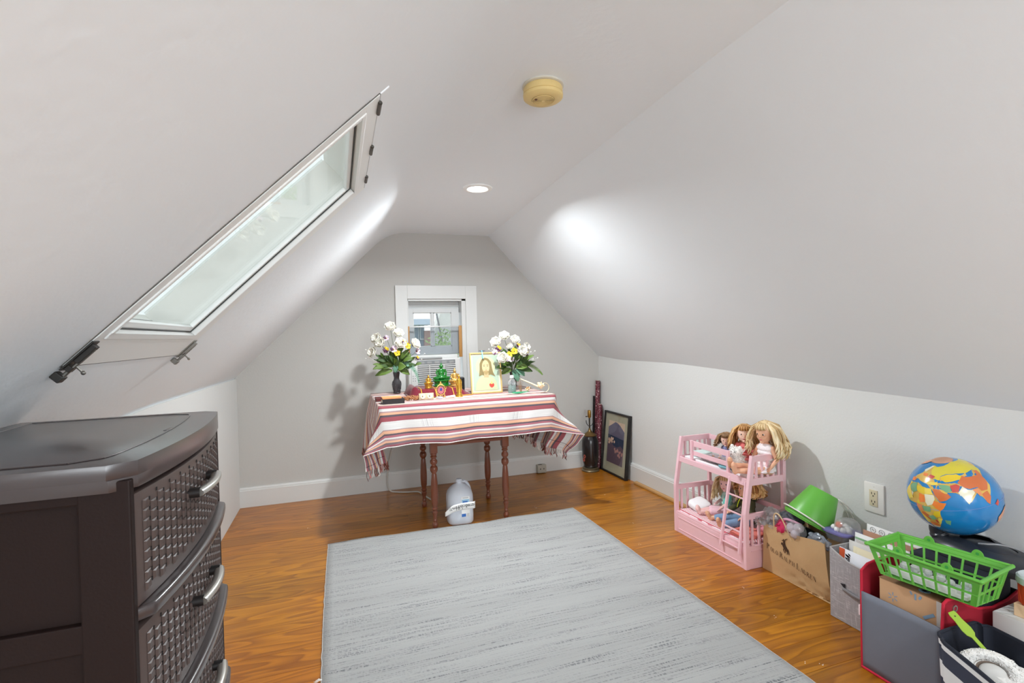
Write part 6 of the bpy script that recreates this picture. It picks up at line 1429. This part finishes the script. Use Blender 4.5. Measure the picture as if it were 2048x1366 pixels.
# grey linen bin
def linen_mat():
    m = mat('grey_linen', (164, 162, 166), .9, var=.06, vscale=14); t, b = nodes_of(m); src = b.inputs['Base Color'].links[0].from_socket; tc = N(t, 'ShaderNodeTexCoord'); last = src
    for sc in ((60, 40, 400), (60, 420, 26)):
        mp = N(t, 'ShaderNodeMapping', ins={'Scale': sc}); t.links.new(tc.outputs['Object'], mp.inputs[0]); n = N(t, 'ShaderNodeTexNoise', ins={'Scale': .8, 'Detail': 2}); t.links.new(mp.outputs[0], n.inputs['Vector'])
        r = N(t, 'ShaderNodeMapRange', ins={'From Min': .56, 'From Max': .74, 'To Min': 0, 'To Max': .75}); t.links.new(n.outputs[0], r.inputs[0])
        mx = N(t, 'ShaderNodeMix', data_type='RGBA'); mx.inputs['B'].default_value = lin((214, 214, 216)); t.links.new(r.outputs[0], mx.inputs['Factor']); t.links.new(last, mx.inputs['A']); last = mx.outputs['Result']
    t.links.new(last, b.inputs['Base Color']); return m
M_lin = linen_mat()
gb = thing('fabric_bin', 'grey linen fabric bin holding folders and papers', 'storage bin', (1.93, 1.355, 0))
GX0, GX1, GY0, GY1 = 1.815, 2.062, 1.232, 1.480
def gbp(a, b_):
    cs = [(GX0, GY1), (GX0, GY0), (GX1, GY0), (GX1, GY1)]; k = a*4; i = min(3, int(k)); f = k-i
    p = Vector((*cs[i], 0)).lerp(Vector((*cs[(i+1) % 4], 0)), f); h = .270-(.030*sin(pi*f) if i in (0, 2) else 0)
    p.z = .002+h*b_
    if i == 0: p.x -= .010*sin(pi*f)*b_
    return p
build('fabric_wall', MB().grid(gbp, 64, 10), M_lin, gb, smooth=40, solid=.004)
build('bin_floor', MB().box(((GX0+GX1)/2, (GY0+GY1)/2, .004), (GX1-GX0-.004, GY1-GY0-.004, .004)), M_lin, gb, smooth=0)
build('rim_seam', MB().tube([gbp(i/128, 1)+Vector((0, 0, .0)) for i in range(129)], .0032, 6), mat('grey_piping', (176, 174, 174), .9), gb)
build('handle_strap', MB().grid(lambda a, b_: Vector((GX0-.008-.006*sin(pi*a), lerp(1.425, 1.30, a), lerp(.128, .142, b_)-.006*sin(pi*a))), 12, 2), mat('grey_strap', (140, 140, 144), .9), gb, solid=.002, smooth=180)
build('handle_opening', MB().prism([(0, 0), (.020, .004), (.018, -.016)], 0, .001, M=F3((GX0-.0085, 1.432, .152), (0, -1, 0), (0, 0, 1))), mat('opening_dark', (44, 44, 50), .9), gb, smooth=0)
# papers and folders standing in the bin
M_fold = mat('grey_folder', (208, 206, 202), .7); M_crm = mat('cream_card', (232, 222, 190), .7)
def sheet(nm, lab, cat, x, y0, y1, z0, z1, m, th=.0016, lean=.02, bow_=0, grp=None):
    mb = MB(); mb.grid(lambda a, b_: Vector((x+lean*b_-bow_*sin(pi*a), lerp(y1, y0, a), lerp(z0, z1, b_))), 8, 4); return build(nm, mb, m, None, smooth=180, solid=th, label=lab, cat=cat, group=grp)
ws = sheet('white_sheet', 'white sheet with an orange printed corner at the front of the grey bin', 'paper', 1.832, 1.245, 1.462, .010, .277, mat('paper_white2', (232, 234, 240), .6), lean=.012, bow_=.006)
build('orange_corner', MB().add([(1.8400, 1.461, .276), (1.8400, 1.438, .2762), (1.8390, 1.440, .225), (1.8385, 1.461, .225)], [(0, 1, 2, 3)]), mat('orange_print', (232, 104, 62), .6), ws, smooth=0)
mp_ = MB(); random.seed(77)
for k in range(13):
    y0 = random.uniform(1.424, 1.446); z0 = random.uniform(.216, .268); mp_.add([(1.8378, y0, z0), (1.8378, y0-.009, z0-.003), (1.8378, y0-.011, z0-.012), (1.8378, y0-.002, z0-.006)], [(0, 1, 2, 3)])
build('black_print', mp_, M_ink, ws, smooth=0)
sheet('cream_card', 'cream card standing behind the white sheet in the grey bin', 'paper', 1.856, 1.245, 1.430, .010, .286, M_crm)
fo = sheet('folder', 'light grey tabbed folder in the middle of the grey bin', 'folder', 1.884, 1.245, 1.468, .010, .292, M_fold)
build('tab', MB().box((1.9045, 1.415, .297), (.002, .05, .014)), M_fold, fo, smooth=0, bevel=.0008)
fo = sheet('folder', 'white folder with a green edge, tall in the grey bin', 'folder', 1.915, 1.242, 1.468, .010, .318, mat('white_folder', (230, 232, 230), .6), lean=.022)
build('green_edge', MB().bar((1.9345, 1.466, .297), (1.9345, 1.245, .297), .002, .008), mat('green_edge', (150, 190, 150), .6), fo, smooth=0)
sheet('cardboard_sheet', 'brown cardboard sheet standing behind the white folder', 'cardboard', 1.965, 1.245, 1.470, .010, .320, mat('brown_card', (176, 132, 108), .8), th=.003)
sp_ = sheet('patterned_sheet', 'white sheet with round line drawings nearest the wall in the grey bin', 'paper', 2.000, 1.240, 1.480, .010, .335, M_paper)
dm = MB(); xs_ = 2.0172
for k in range(4):
    c = Vector((xs_, 1.455-.035*k, .318)); dm.tube([c+Vector((0, .011*cos(a), .011*sin(a))) for a in [2*pi*i/12 for i in range(13)]], .0008, 4); dm.tube([c+Vector((0, .004*cos(a), .004*sin(a))) for a in [2*pi*i/8 for i in range(9)]], .0007, 4)
build('drawn_circles', dm, mat('pencil_grey', (150, 150, 154), .7), sp_)
# ------------------------------------------------ red and grey organiser
M_red = mat('red_felt', (150, 18, 40), .85, var=.08, vscale=30); M_redb = mat('red_binding', (190, 26, 54), .7, var=.05); M_gry = mat('slate_nonwoven', (112, 116, 128), .7, var=.05, vscale=14, bump=.0006, bscale=30)
og = thing('trunk_organiser', 'slate grey fabric organiser with red ends and binding', 'storage box', (1.80, 1.10, 0)); ox0, ox1, oy0, oy1 = 1.630, 1.985, .978, 1.218
build('front_panel', MB().grid(lambda a, b_: Vector((ox0-.004*sin(pi*a)*sin(pi*b_), lerp(oy1, oy0, a), lerp(.004, .257+.003*sin(a*3), b_))), 12, 10), M_gry, og, smooth=180, solid=.004)
build('floor_panel', MB().box(((ox0+ox1)/2, (oy0+oy1)/2, .004), (ox1-ox0, oy1-oy0, .004)), M_gry, og, smooth=0)
build('back_panel', MB().box((ox1, (oy0+oy1)/2, .155), (.004, oy1-oy0, .30)), mat('black_lining', (36, 34, 40), .8), og, smooth=0)
def endp(prof, yv, tilt=0):
    pts = [(x, z) for x, z in prof]; return MB().prism(pts, -yv-.003, -yv+.003, M=Matrix(((1, 0, 0, 0), (0, 0, -1, 0), (0, 1, 0, 0), (0, 0, 0, 1))))
Lp = [(ox0, .003), (ox1, .003), (ox1, .30), (1.88, .325), (1.78, .350), (1.72, .350), (1.66, .342), (1.632, .326)]
Rp = [(ox0, .003), (ox1, .003), (ox1, .303), (1.93, .285), (1.86, .276), (1.79, .286), (1.74, .305), (1.705, .328), (1.685, .337), (1.652, .338), (1.636, .330), (ox0, .27)]
build('end_panel', endp(Lp, oy1), M_red, og, smooth=0); build('end_panel', endp(Rp, oy0), M_red, og, smooth=0)
for pr, yv in ((Lp, oy1), (Rp, oy0)): build('binding', MB().tube([(x, yv, z) for x, z in pr[2:]]+[(ox0, yv, .004)], .0042, 8), M_redb, og)
build('binding', MB().tube([(ox0-.002, oy1, .004), (ox0-.002, oy0, .004)], .0042, 8), M_redb, og)
build('grommet', MB().lathe([(.006, -.003), (.010, -.003), (.0105, 0), (.010, .003), (.006, .003), (.0055, 0), (.006, -.003)], (0, 0, 0), 24, M=T(1.678, oy0-.0035, .311, rx=pi/2), close=False), mat('grommet_steel', (190, 186, 178), .25, metal=.9), og)
build('grommet_hole', MB().lathe([(0, 0), (.006, 0), (.006, .0008), (0, .0008)], (0, 0, 0), 20, M=T(1.678, oy0-.0032, .311, rx=pi/2)), M_red, og)
build('side_tag', MB().box((ox0+.002, oy1+.006, .190), (.012, .004, .034)), mat('white_red_tag', (226, 206, 208), .7), og, smooth=0, bevel=.001)
# cardboard mailer with printed marks
M_card = mat('cardboard', (196, 154, 116), .8, var=.05, vscale=18); M_mark = mat('grey_blue_mark', (122, 148, 172), .8)
cbx = thing('cardboard_box', 'cardboard box with grey-blue printed marks inside the organiser', 'cardboard box', (1.72, 1.085, .008))
CB = T(1.725, 1.088, .165, rz=.05)
build('carton', MB().box((0, 0, 0), (.145, .172, .310), M=CB), M_card, cbx, smooth=0, bevel=.0015)
build('flap_edge', MB().box((0, 0, .1565), (.147, .174, .0016), M=CB), mat('cardboard_edge', (150, 112, 80), .9), cbx, smooth=0)
build('tape', MB().box((-.0733, -.0835, .0), (.0010, .014, .31), M=CB), mat('pale_tape', (196, 190, 184), .4), cbx, smooth=0)
mk = MB()
def markbox(yc, zc, L, wd, ang): mk.box((0, 0, 0), (.0006, wd, L), M=CB @ T(-.0731, yc, zc) @ Euler((ang, 0, 0)).to_matrix().to_4x4())
for k in range(6): a = k*pi/3; markbox(.045-.010*sin(a), .110+.010*cos(a), .010, .0022, a)
markbox(-.020, .140, .018, .005, .0); markbox(-.033, .143, .012, .006, .5); markbox(-.056, .098, .036, .009, .9); markbox(-.008, .1475, .010, .005, -.4)
build('printed_marks', mk, M_mark, cbx, smooth=0)
mk = MB()
for k in range(5): a = k*pi/5; mk.box((0, 0, 0), (.030, .006, .0006), M=CB @ T(-.045, -.030, .1577, rz=a))
build('printed_marks', mk, M_mark, cbx, smooth=0)
# dark fabric box at the back of the organiser carrying the globe
build('dark_fabric_box', MB().box((1.905, 1.095, .187), (.13, .215, .358)), mat('navy_black_fabric', (40, 44, 54), .85, var=.1), None, bevel=.006, bseg=3, label='dark fabric box at the wall side of the organiser under the globe', cat='storage box')
# green basket
BK = [(1.623, 1.147), (1.732, 1.152), (1.775, .921), (1.667, .916)]; RK = [(1.603, 1.171), (1.770, 1.187), (1.817, .914), (1.636, .889)]; bz0, bz1 = .347, .437
bs = thing('green_basket', 'bright green plastic lattice basket on the cardboard box', 'basket', (1.70, 1.03, bz0))
def bq(a, b_):  # a 0..4 around, b height
    i = int(a) % 4; f = a-int(a); l = Vector((*BK[i], bz0)).lerp(Vector((*BK[(i+1) % 4], bz0)), f); h = Vector((*RK[i], bz1)).lerp(Vector((*RK[(i+1) % 4], bz1)), f); return l.lerp(h, b_)
BC = Vector((1.70, 1.03, .39))
def rib(mb, a, b0, b1, wd=.0065):
    p, q = bq(a, b0), bq(a, b1); n = (bq(a+.001, .5)-bq(a-.001, .5)).cross(Vector((0, 0, 1))); mb.bar(p, q, wd, .0030, up=n)
for i, n in ((0, 4), (1, 8), (2, 4), (3, 8)):
    for k in range(n+1):
        if k == 0: continue
        if k == n: continue
        mb = MB(); rib(mb, i+k/n, 0, .86, .0055); build('rib', mb, M_grn, bs, smooth=0)
    mb = MB(); mb.bar(bq(i, .44), bq(i+.9999, .44), .003, .0055); build('cross_rib', mb, M_grn, bs, smooth=0)
    mb = MB(); mb.bar(bq(i, .86), bq(i+.9999, .86), .003, .0060); build('cross_rib', mb, M_grn, bs, smooth=0)
    build('upper_band', MB().add([bq(i, .80), bq(i+.9999, .80), bq(i+.9999, 1), bq(i, 1)], [(0, 1, 2, 3)]), M_grn, bs, smooth=0, solid=.003)
    w0, w1 = i, i+.9999
    build('corner', MB().add([bq(i, 0), bq(i+(.05 if n == 8 else .1), 0), bq(i+(.05 if n == 8 else .1), 1), bq(i, 1)], [(0, 1, 2, 3)]).add([bq(i+.9999, 0), bq(i+1-(.05 if n == 8 else .1), 0), bq(i+1-(.05 if n == 8 else .1), 1), bq(i+.9999, 1)], [(0, 1, 2, 3)]), M_grn, bs, smooth=0, solid=.003, kind='stuff')
rim_o = [Vector((*p, bz1))+(Vector((*p, bz1))-Vector((1.7075, 1.04, bz1))).normalized()*.006 for p in RK]
rm = MB()
for i in range(4):
    a, b_ = rim_o[i], rim_o[(i+1) % 4]; rm.tube([a, b_], .0058, 10, flat=.8); rm.ball(a, .0060, 10, 8)
build('rim', rm, M_grn, bs, smooth=60)
build('base', MB().add([(*p, bz0) for p in BK], [(0, 1, 2, 3)]), M_grn, bs, smooth=0, solid=.002)
for i, f in ((1, .30), (1, .74), (3, .26), (3, .70)):
    c = bq(i+f, 1.0); d = (bq(i+f+.01, 1)-bq(i+f-.01, 1)).normalized(); n = d.cross(Vector((0, 0, 1)))
    Mx = F3(c, d, Vector((0, 0, 1))); build('clip_tab', MB().prism([(.015*cos(a), .002+.019*sin(a)) for a in [pi*k/12 for k in range(13)]], -.002, .002, M=Mx), M_grn, bs, smooth=0, bevel=.0006)
    build('clip_hole', MB().prism([(.0045*cos(a), .009+.0045*sin(a)) for a in [2*pi*k/12 for k in range(12)]], -.0026, .0026, M=Mx), M_grd, bs, smooth=0)
wt = build('white_tray', MB().box((1.690, 1.040, .356), (.070, .20, .012), rot=(0, 0, .14)).box((1.652, 1.05, .366), (.004, .18, .016), rot=(0, 0, .14)), mat('white_tray_plastic', (230, 232, 232), .4), None, smooth=0, bevel=.002, label='white plastic tray lying in the green basket', cat='tray')
random.seed(6)
M_gem = mat('clear_gem', (226, 230, 228), .08, trans=.6, var=.2, vscale=90)
for k in range(9):
    build('clear_bead', MB().ball((1.665+random.uniform(0, .045), 1.12-.020*k+random.uniform(-.004, .004), .378+random.uniform(-.002, .012)), random.uniform(.010, .015), 9, 6), M_gem, None, smooth=0, label='clear faceted plastic bead in the green basket', cat='bead', group='clear beads in the green basket')
for k, (x, yv) in enumerate(((1.742, .955), (1.730, .972))):
    build('teal_bead', MB().ball((x, yv, .382), .012, 12, 8), mat('teal_gem', (60, 178, 196), .15), None, smooth=180, label='teal bead at the near end of the green basket', cat='bead', group='teal beads in the green basket')
# globe with its black console base
gc = Vector((1.965, 1.140, .5565)); gr_ = .1265
gl_ = thing('globe', 'world globe on a black console base above the boxes', 'globe', (gc.x, gc.y, .367))
# orientation: local z = pole tipped away from the viewer's left, local x = lon 0 lat 0
vd = (Vector((0, 0, CAM_H))-gc).normalized(); rt = Vector((0, 0, 1)).cross(vd).normalized(); upv = vd.cross(rt)     # rt = image right
c0lon, c0lat, roll = R_(62), R_(22), R_(-14)
# local frame of the globe so that (lon0, lat0) faces the viewer's place and north leans
nn = (upv*cos(roll)-rt*sin(roll)*-1).normalized(); ee = nn.cross(vd).normalized()*1.0
pole = (nn*cos(c0lat)+vd*sin(c0lat)).normalized(); eq = (vd*cos(c0lat)-nn*sin(c0lat)).normalized(); e2 = pole.cross(eq)
x_ax = eq*cos(-c0lon)+e2*sin(-c0lon); y_ax = pole.cross(x_ax)
GMx = Matrix(((x_ax.x, y_ax.x, pole.x, gc.x), (x_ax.y, y_ax.y, pole.y, gc.y), (x_ax.z, y_ax.z, pole.z, gc.z), (0, 0, 0, 1)))
M_sea = mat('globe_sea', (22, 124, 190), .12, var=.22, vscale=9, coat=.7)
build('sphere', MB().ball((0, 0, 0), gr_, 72, 40, M=GMx), M_sea, gl_, smooth=180)
LAND = {
 (214, 200, 60): [[(28, 71), (40, 68), (60, 70), (80, 73), (105, 77), (140, 73), (170, 70), (180, 66), (163, 60), (142, 59), (140, 48), (131, 43), (120, 52), (98, 51), (80, 53), (62, 54), (50, 51), (47, 44), (38, 47), (32, 52), (28, 60)]],
 (226, 196, 46): [[(50, 50), (62, 53), (80, 52), (87, 48), (80, 43), (70, 42), (56, 41), (50, 45)], [(8, 33), (25, 32), (25, 22), (15, 23), (8, 27)], [(33, -3), (41, -2), (39, -10), (33, -12), (30, -8)], [(11, 10), (15, 12), (15, 3), (10, 3)]],
 (206, 112, 62): [[(74, 39), (87, 48), (98, 44), (115, 43), (120, 50), (128, 48), (122, 38), (120, 30), (110, 21), (100, 22), (98, 28), (88, 28), (80, 31)], [(36, 31), (46, 30), (50, 26), (56, 24), (59, 20), (52, 15), (44, 13), (42, 17), (38, 23)], [(12, -17), (24, -18), (24, -10), (18, -6), (13, -7)], [(98, 18), (108, 20), (109, 12), (103, 2), (99, 8)]],
 (236, 128, 50): [[(15, 22), (24, 20), (24, 10), (15, 8), (14, 14)], [(34, 14), (42, 12), (51, 11), (46, 3), (41, -1), (36, 4), (33, 8)], [(17, -29), (28, -31), (32, -28), (30, -23), (20, -22)], [(-9, 43), (3, 43), (0, 38), (-8, 37)], [(-10, 28), (-2, 27), (-6, 17), (-15, 20)], [(12, 54), (24, 54), (22, 49), (13, 50)]],
 (226, 222, 196): [[(24, 22), (36, 22), (38, 16), (33, 8), (26, 5), (24, 10)], [(69, 25), (78, 33), (82, 28), (89, 26), (90, 22), (82, 16), (80, 11), (77, 8), (73, 17), (70, 21)], [(-12, 25), (4, 20), (2, 13), (-10, 14)], [(17, -30), (20, -34), (27, -34), (31, -30), (24, -32)], [(14, 56), (30, 70), (22, 70), (8, 60), (10, 58)]],
 (116, 170, 130): [[(-2, 34), (8, 37), (9, 30), (11, 24), (3, 20), (-7, 28)], [(45, 38), (54, 37), (61, 35), (61, 27), (55, 26), (49, 30)], [(21, -12), (30, -9), (33, -15), (26, -18)], [(43, -15), (50, -16), (47, -25), (43, -22)], [(18, 4), (30, 4), (28, -4), (18, -4)]],
 (196, 74, 66): [[(62, 36), (71, 37), (75, 34), (70, 26), (62, 26)], [(30, 53), (40, 50), (35, 46), (24, 48)], [(30, -16), (36, -18), (35, -24), (31, -22)], [(118, 5), (118, 0), (114, -4), (110, 0)]],
 (236, 210, 90): [[(-8, 36), (-3, 34), (-9, 29), (-14, 24), (-17, 15), (-11, 10), (-8, 6), (-3, 10), (4, 12), (-8, 18)], [(24, 31), (34, 31), (36, 23), (25, 22)], [(12, -8), (13, -16), (15, -26), (20, -22), (20, -17)], [(36, -12), (40, -14), (36, -22), (33, -26), (33, -17)], [(26, 41), (44, 41), (44, 37), (36, 36), (28, 37)]],
 (224, 146, 96): [[(8, 6), (18, 5), (18, -4), (12, -6), (9, 0)], [(114, -22), (130, -12), (142, -11), (152, -26), (146, -38), (130, -32), (116, -34)], [(-52, 62), (-44, 60), (-22, 70), (-18, 80), (-40, 83), (-60, 80)], [(88, 27), (97, 27), (98, 18), (94, 16), (92, 21)]]}
def ll(lon, lat, r):
    a, b_ = R_(lon), R_(lat); return GMx @ Vector((r*cos(b_)*cos(a), r*cos(b_)*sin(a), r*sin(b_)))
def country(nm, poly, m, r):
    bm = bmesh.new(); n = []
    for i in range(len(poly)):
        p, q = poly[i], poly[(i+1) % len(poly)]
        for k in range(4): 
            f = k/4; j = .8*mnoise.noise(Vector((p[0]*.3+f, p[1]*.3, 2))); n.append((lerp(p[0], q[0], f)+j*(k > 0)*1.5, lerp(p[1], q[1], f)+j*(k > 0)))
    vs = [bm.verts.new((x, y, 0)) for x, y in n]
    f = bm.faces.new(vs); bmesh.ops.triangulate(bm, faces=[f]); bmesh.ops.subdivide_edges(bm, edges=bm.edges[:], cuts=3, use_grid_fill=True); bmesh.ops.triangulate(bm, faces=bm.faces[:])
    mb = MB().add([ll(v.co.x, v.co.y, r) for v in bm.verts], [tuple(v.index for v in f.verts) for f in (bm.verts.index_update() or bm.faces)]); bm.free()
    return build(nm, mb, m, gl_, smooth=180)
lay = 0
for nm_, pl_ in (('africa', [(-17, 15), (-10, 30), (-5, 35), (10, 37), (20, 32), (32, 31), (43, 12), (51, 11), (40, -3), (40, -15), (35, -22), (32, -29), (26, -34), (18, -34), (12, -17), (9, 0), (8, 5), (-8, 5)]), ('eurasia', [(-9, 37), (-2, 48), (8, 54), (10, 62), (25, 71), (45, 67), (70, 72), (105, 77), (140, 73), (178, 68), (160, 58), (140, 50), (122, 38), (120, 25), (108, 12), (103, 2), (98, 12), (92, 21), (80, 10), (73, 18), (66, 25), (56, 26), (52, 18), (44, 13), (35, 30), (27, 37), (15, 40), (5, 43)])):
    country(nm_, pl_, mat('map_ground', (214, 176, 84), .15, var=.35, vscale=28, coat=.7), gr_+.0003)
for ci, (col, polys) in enumerate(LAND.items()):
    m = mat('map_colour_%d' % ci, col, .15, var=.10, vscale=30, coat=.7)
    for p in polys: lay += 1; country('country', p, m, gr_+.0004+.00003*lay)
build('equator_seam', MB().tube([ll(a*5, 0, gr_+.0002) for a in range(73)], .0006, 5), mat('seam_blue', (120, 140, 200), .3), gl_)
build('north_cap', MB().ball((0, 0, 0), (.030, .030, .006), 24, 6, M=GMx @ T(0, 0, gr_*.975)), mat('cap_tan', (196, 150, 122), .5), gl_, smooth=180)
M_con = mat('console_black', (46, 48, 54), .38, var=.08, coat=.2); M_sil = mat('silver_trim', (166, 168, 172), .3, metal=.6)
build('arm', MB().tube(spl([(1.955, 1.165, .400), (1.945, 1.178, .425), (1.940, 1.175, .448), (1.945, 1.170, .464)]), [.026]*8+[.022]*8+[.016]*9, 14), M_con, gl_)
def con(a, b_):
    an = a*2*pi; q = b_; r1, r2 = .098, .155; e = .62
    x = abs(cos(an))**e*(1 if cos(an) > 0 else -1); yv = abs(sin(an))**e*(1 if sin(an) > 0 else -1)
    k = 1-.55*q**2.2; return Vector((1.985+r1*x*k, 1.055+r2*yv*k, .3675+.046*sin(q*pi/2)+.012*q*(yv > .2)))
build('console', MB().grid(con, 48, 10), M_con, gl_, smooth=60).data.update()
build('console_underside', MB().add([con(i/48, 0) for i in range(48)], [tuple(range(48))]), M_con, gl_, smooth=0)
build('console_lid', MB().ball((1.985, 1.055, .405), (.055, .085, .016), 28, 10), M_con, gl_, smooth=180)
build('silver_trim', MB().tube(spl([(1.955, 1.065, .4225), (1.962, 1.045, .4265), (1.985, 1.028, .4275), (2.000, 1.000, .4265), (2.005, .965, .4200), (2.000, .930, .4060)]), .0030, 6), M_sil, gl_)
for k in range(12):
    a = -1.0+k*.17; build('console_ridge', MB().bar((1.985+.070*cos(a), 1.000-.070*sin(a)*0-.06*sin(a*.8), .405), (1.985+.090*cos(a), 1.000-.085*sin(a*.8), .388), .003, .004), M_con, gl_, smooth=0)
# ------------------------------------------------ striped bin in the right corner of the picture
def sbmat():
    m = bpy.data.materials.new('navy_white_stripes'); m.use_nodes = True; t, b = nodes_of(m); tc = N(t, 'ShaderNodeTexCoord'); sp = N(t, 'ShaderNodeSeparateXYZ'); t.links.new(tc.outputs['Object'], sp.inputs[0])
    r = N(t, 'ShaderNodeValToRGB'); r.color_ramp.interpolation = 'CONSTANT'; e = r.color_ramp.elements; nv_, wh = lin((52, 58, 76)), lin((226, 226, 226))
    e[0].color = wh; e[1].position = .10; e[1].color = nv_
    for p, c in ((.25, wh), (.40, nv_), (.56, wh), (.72, nv_), (.87, wh), (.915, nv_)): x = e.new(p); x.color = c
    d = N(t, 'ShaderNodeMath', operation='DIVIDE', ins={1: .29}); t.links.new(sp.outputs[2], d.inputs[0]); t.links.new(d.outputs[0], r.inputs[0]); t.links.new(r.outputs[0], b.inputs['Base Color']); b.inputs['Roughness'].default_value = .85; return m
sb = thing('striped_bin', 'navy and white striped soft bin in the right foreground', 'storage bin', (1.60, .78, 0))
SQ = [(1.552, .952), (1.395, .61), (1.66, .55), (1.752, .956)]; SH = .270
def sbp(a, b_):
    k = (a*4) % 4; i = int(k); f = k-i; p = Vector(SQ[i]).lerp(Vector(SQ[(i+1) % 4]), f); c = Vector((1.575, .78)); 
    e = min(f, 1-f); rr = .12
    if e < rr: p = p.lerp(c, .115*(1-e/rr)**2)
    p = c+(p-c)*(.94+.06*b_); return Vector((p.x, p.y, .002+SH*b_+.003*sin(a*22)*b_))
build('outer_wall', MB().grid(sbp, 80, 8), sbmat(), sb, smooth=60, solid=.003)
M_navy = mat('navy_lining', (34, 38, 50), .9, var=.1, vscale=30)
build('lining', MB().grid(lambda a, b_: sbp(a, b_).lerp(Vector((1.575, .78, sbp(a, b_).z)), .03), 80, 6), M_navy, sb, smooth=60, solid=.003)
build('rim', MB().tube([sbp(i/80, 1) for i in range(81)], .0042, 8), M_navy, sb)
build('bottom', MB().add([sbp(i/40, 0)+Vector((0, 0, .003)) for i in range(40)], [tuple(range(40))]), M_navy, sb, smooth=0)
# fluffy white slipper on a heap
crumple('cloth_heap', 'grey-white soft cloth heap under the fluffy slipper', 'cloth', (1.59, .74, .11), (.062, .085, .095), mat('pale_grey_fleece', (196, 196, 200), .95, var=.12, vscale=30, sheen=.3), 40, .014, 10)
fs = thing('fluffy_slipper', 'fluffy white toy slipper with a round grey sole in the striped bin', 'plush toy', (1.55, .82, .2))
fn = Vector((-.80, -.45, .42)).normalized(); fx_ = Vector((0, 0, 1)).cross(fn).normalized(); fy_ = fn.cross(fx_); FMx = F3((1.580, .836, .236), fx_, fy_, fn)
M_fl2 = mat('cream_fleece', (226, 224, 220), .95, var=.05, bump=.0035, bscale=140, sheen=.4)
mb = MB()
mb.lathe([(.026, -.006), (.034, .010), (.046, .016), (.056, .008), (.060, -.010), (.056, -.035), (.040, -.050), (0, -.055)], (0, 0, 0), 44, sx=1.12, sy=.82, M=FMx)
random.seed(14)
for k in range(500):
    a = random.uniform(0, 2*pi); r = random.uniform(.030, .060); p = Vector((1.12*r*cos(a), .82*r*sin(a), .012-.012*((r-.045)/.015)**2)); u = Vector((random.gauss(0, .5), random.gauss(0, .5), 1)).normalized()
    mb.tube([FMx @ p, FMx @ (p+u*.0025), FMx @ (p+u*.004+Vector((random.gauss(0, .002), random.gauss(0, .002), 0)))], [.0022, .0018, .0005], 4, caps=False)
build('fluffy_ring', mb, M_fl2, fs, smooth=180)
build('inner_recess', MB().lathe([(0, -.004), (.032, -.004), (.030, .006)], (0, 0, 0), 36, sx=1.12, sy=.82, M=FMx, close=False), mat('taupe_fabric', (128, 112, 100), .9), fs)
build('round_sole', MB().ball((.004, -.002, .001), (.028, .021, .007), 28, 10, M=FMx), mat('pale_sole', (206, 204, 200), .8), fs, smooth=180)
crumple('fluffy_garment', 'white fluffy garment behind the slipper in the striped bin', 'clothes', (1.625, .800, .205), (.060, .085, .045), M_fl2, 44, .012, 14)
# green spatula
sg_ = thing('green_spatula', 'lime green plastic spatula leaning across the striped bin', 'spatula', (1.6, .88, .28)); p0, p1 = Vector((1.622, .948, .322)), Vector((1.600, .845, .262)); ax = (p1-p0).normalized()
M_lime = mat('lime_plastic', (150, 182, 64), .35); sd_ = ax.cross(Vector((-.6, -.5, .6))).normalized(); un = sd_.cross(ax)
pf_ = [(-.004, .008), (.004, .010), (.020, .0095), (.046, .0125), (.060, .0105), (.068, .0048), (.122, .0044)]
poly = [(x, w_) for x, w_ in pf_]+[(x, -w_) for x, w_ in reversed(pf_)]
build('blade_and_handle', MB().prism(poly, -.0018, .0018, M=F3(p0, ax, sd_)), M_lime, sg_, smooth=0, bevel=.0008)
build('hole', MB().lathe([(0, -.0022), (.0022, -.0022), (.0022, .0022), (0, .0022)], (0, 0, 0), 12, M=F3(p0+ax*.010, ax, sd_)), mat('hole_dark', (84, 92, 40), .7), sg_)
# boxes at the right edge of the picture
build('white_flat_box', MB().box((1.885, .865, .150), (.185, .165, .296), rot=(0, 0, .05)), mat('white_carton', (214, 212, 210), .5, var=.02), None, bevel=.004, label='white flat-topped box behind the striped bin', cat='box')
cbx = build('cream_box', MB().box((1.885, .860, .3165), (.13, .10, .036), rot=(0, 0, .05)), mat('tan_carton', (214, 182, 146), .7, var=.04), None, smooth=0, bevel=.0015, label='tan box under the orange tub at the right picture edge', cat='box')
tub = thing('orange_tub', 'orange tub with pale lid on the tan box at the right edge', 'tub', (1.862, .862, .335))
build('tub_body', MB().lathe([(0, 0), (.046, 0), (.050, .004), (.052, .060), (0, .060)], (1.862, .862, .3352), 36), mat('orange_red_plastic', (226, 82, 44), .4), tub)
build('lid', MB().lathe([(0, .060), (.055, .060), (.056, .064), (.055, .078), (.050, .082), (0, .082)], (1.862, .862, .3352), 36), mat('pale_blue_lid', (206, 218, 220), .4), tub)
# flecks of paint and lint on the boards
random.seed(55)
fk = MB()
for (px_, py_) in ((1.63, 2.62), (1.75, 3.15), (1.55, 1.9), (1.60, 1.55), (1.47, 1.30), (1.52, 1.27), (1.66, 1.78), (-.2, 3.3), (.02, 2.2), (1.5, 2.35), (1.2, 3.1)):
    for k in range(3): x, yv = px_+random.uniform(-.012, .012), py_+random.uniform(-.012, .012); fk.box((x, yv, .0006), (random.uniform(.001, .005), random.uniform(.001, .003), .0006), rot=(0, 0, random.uniform(0, 3)))
build('lint', fk, M_paper, FLOOR, smooth=0, kind='stuff')
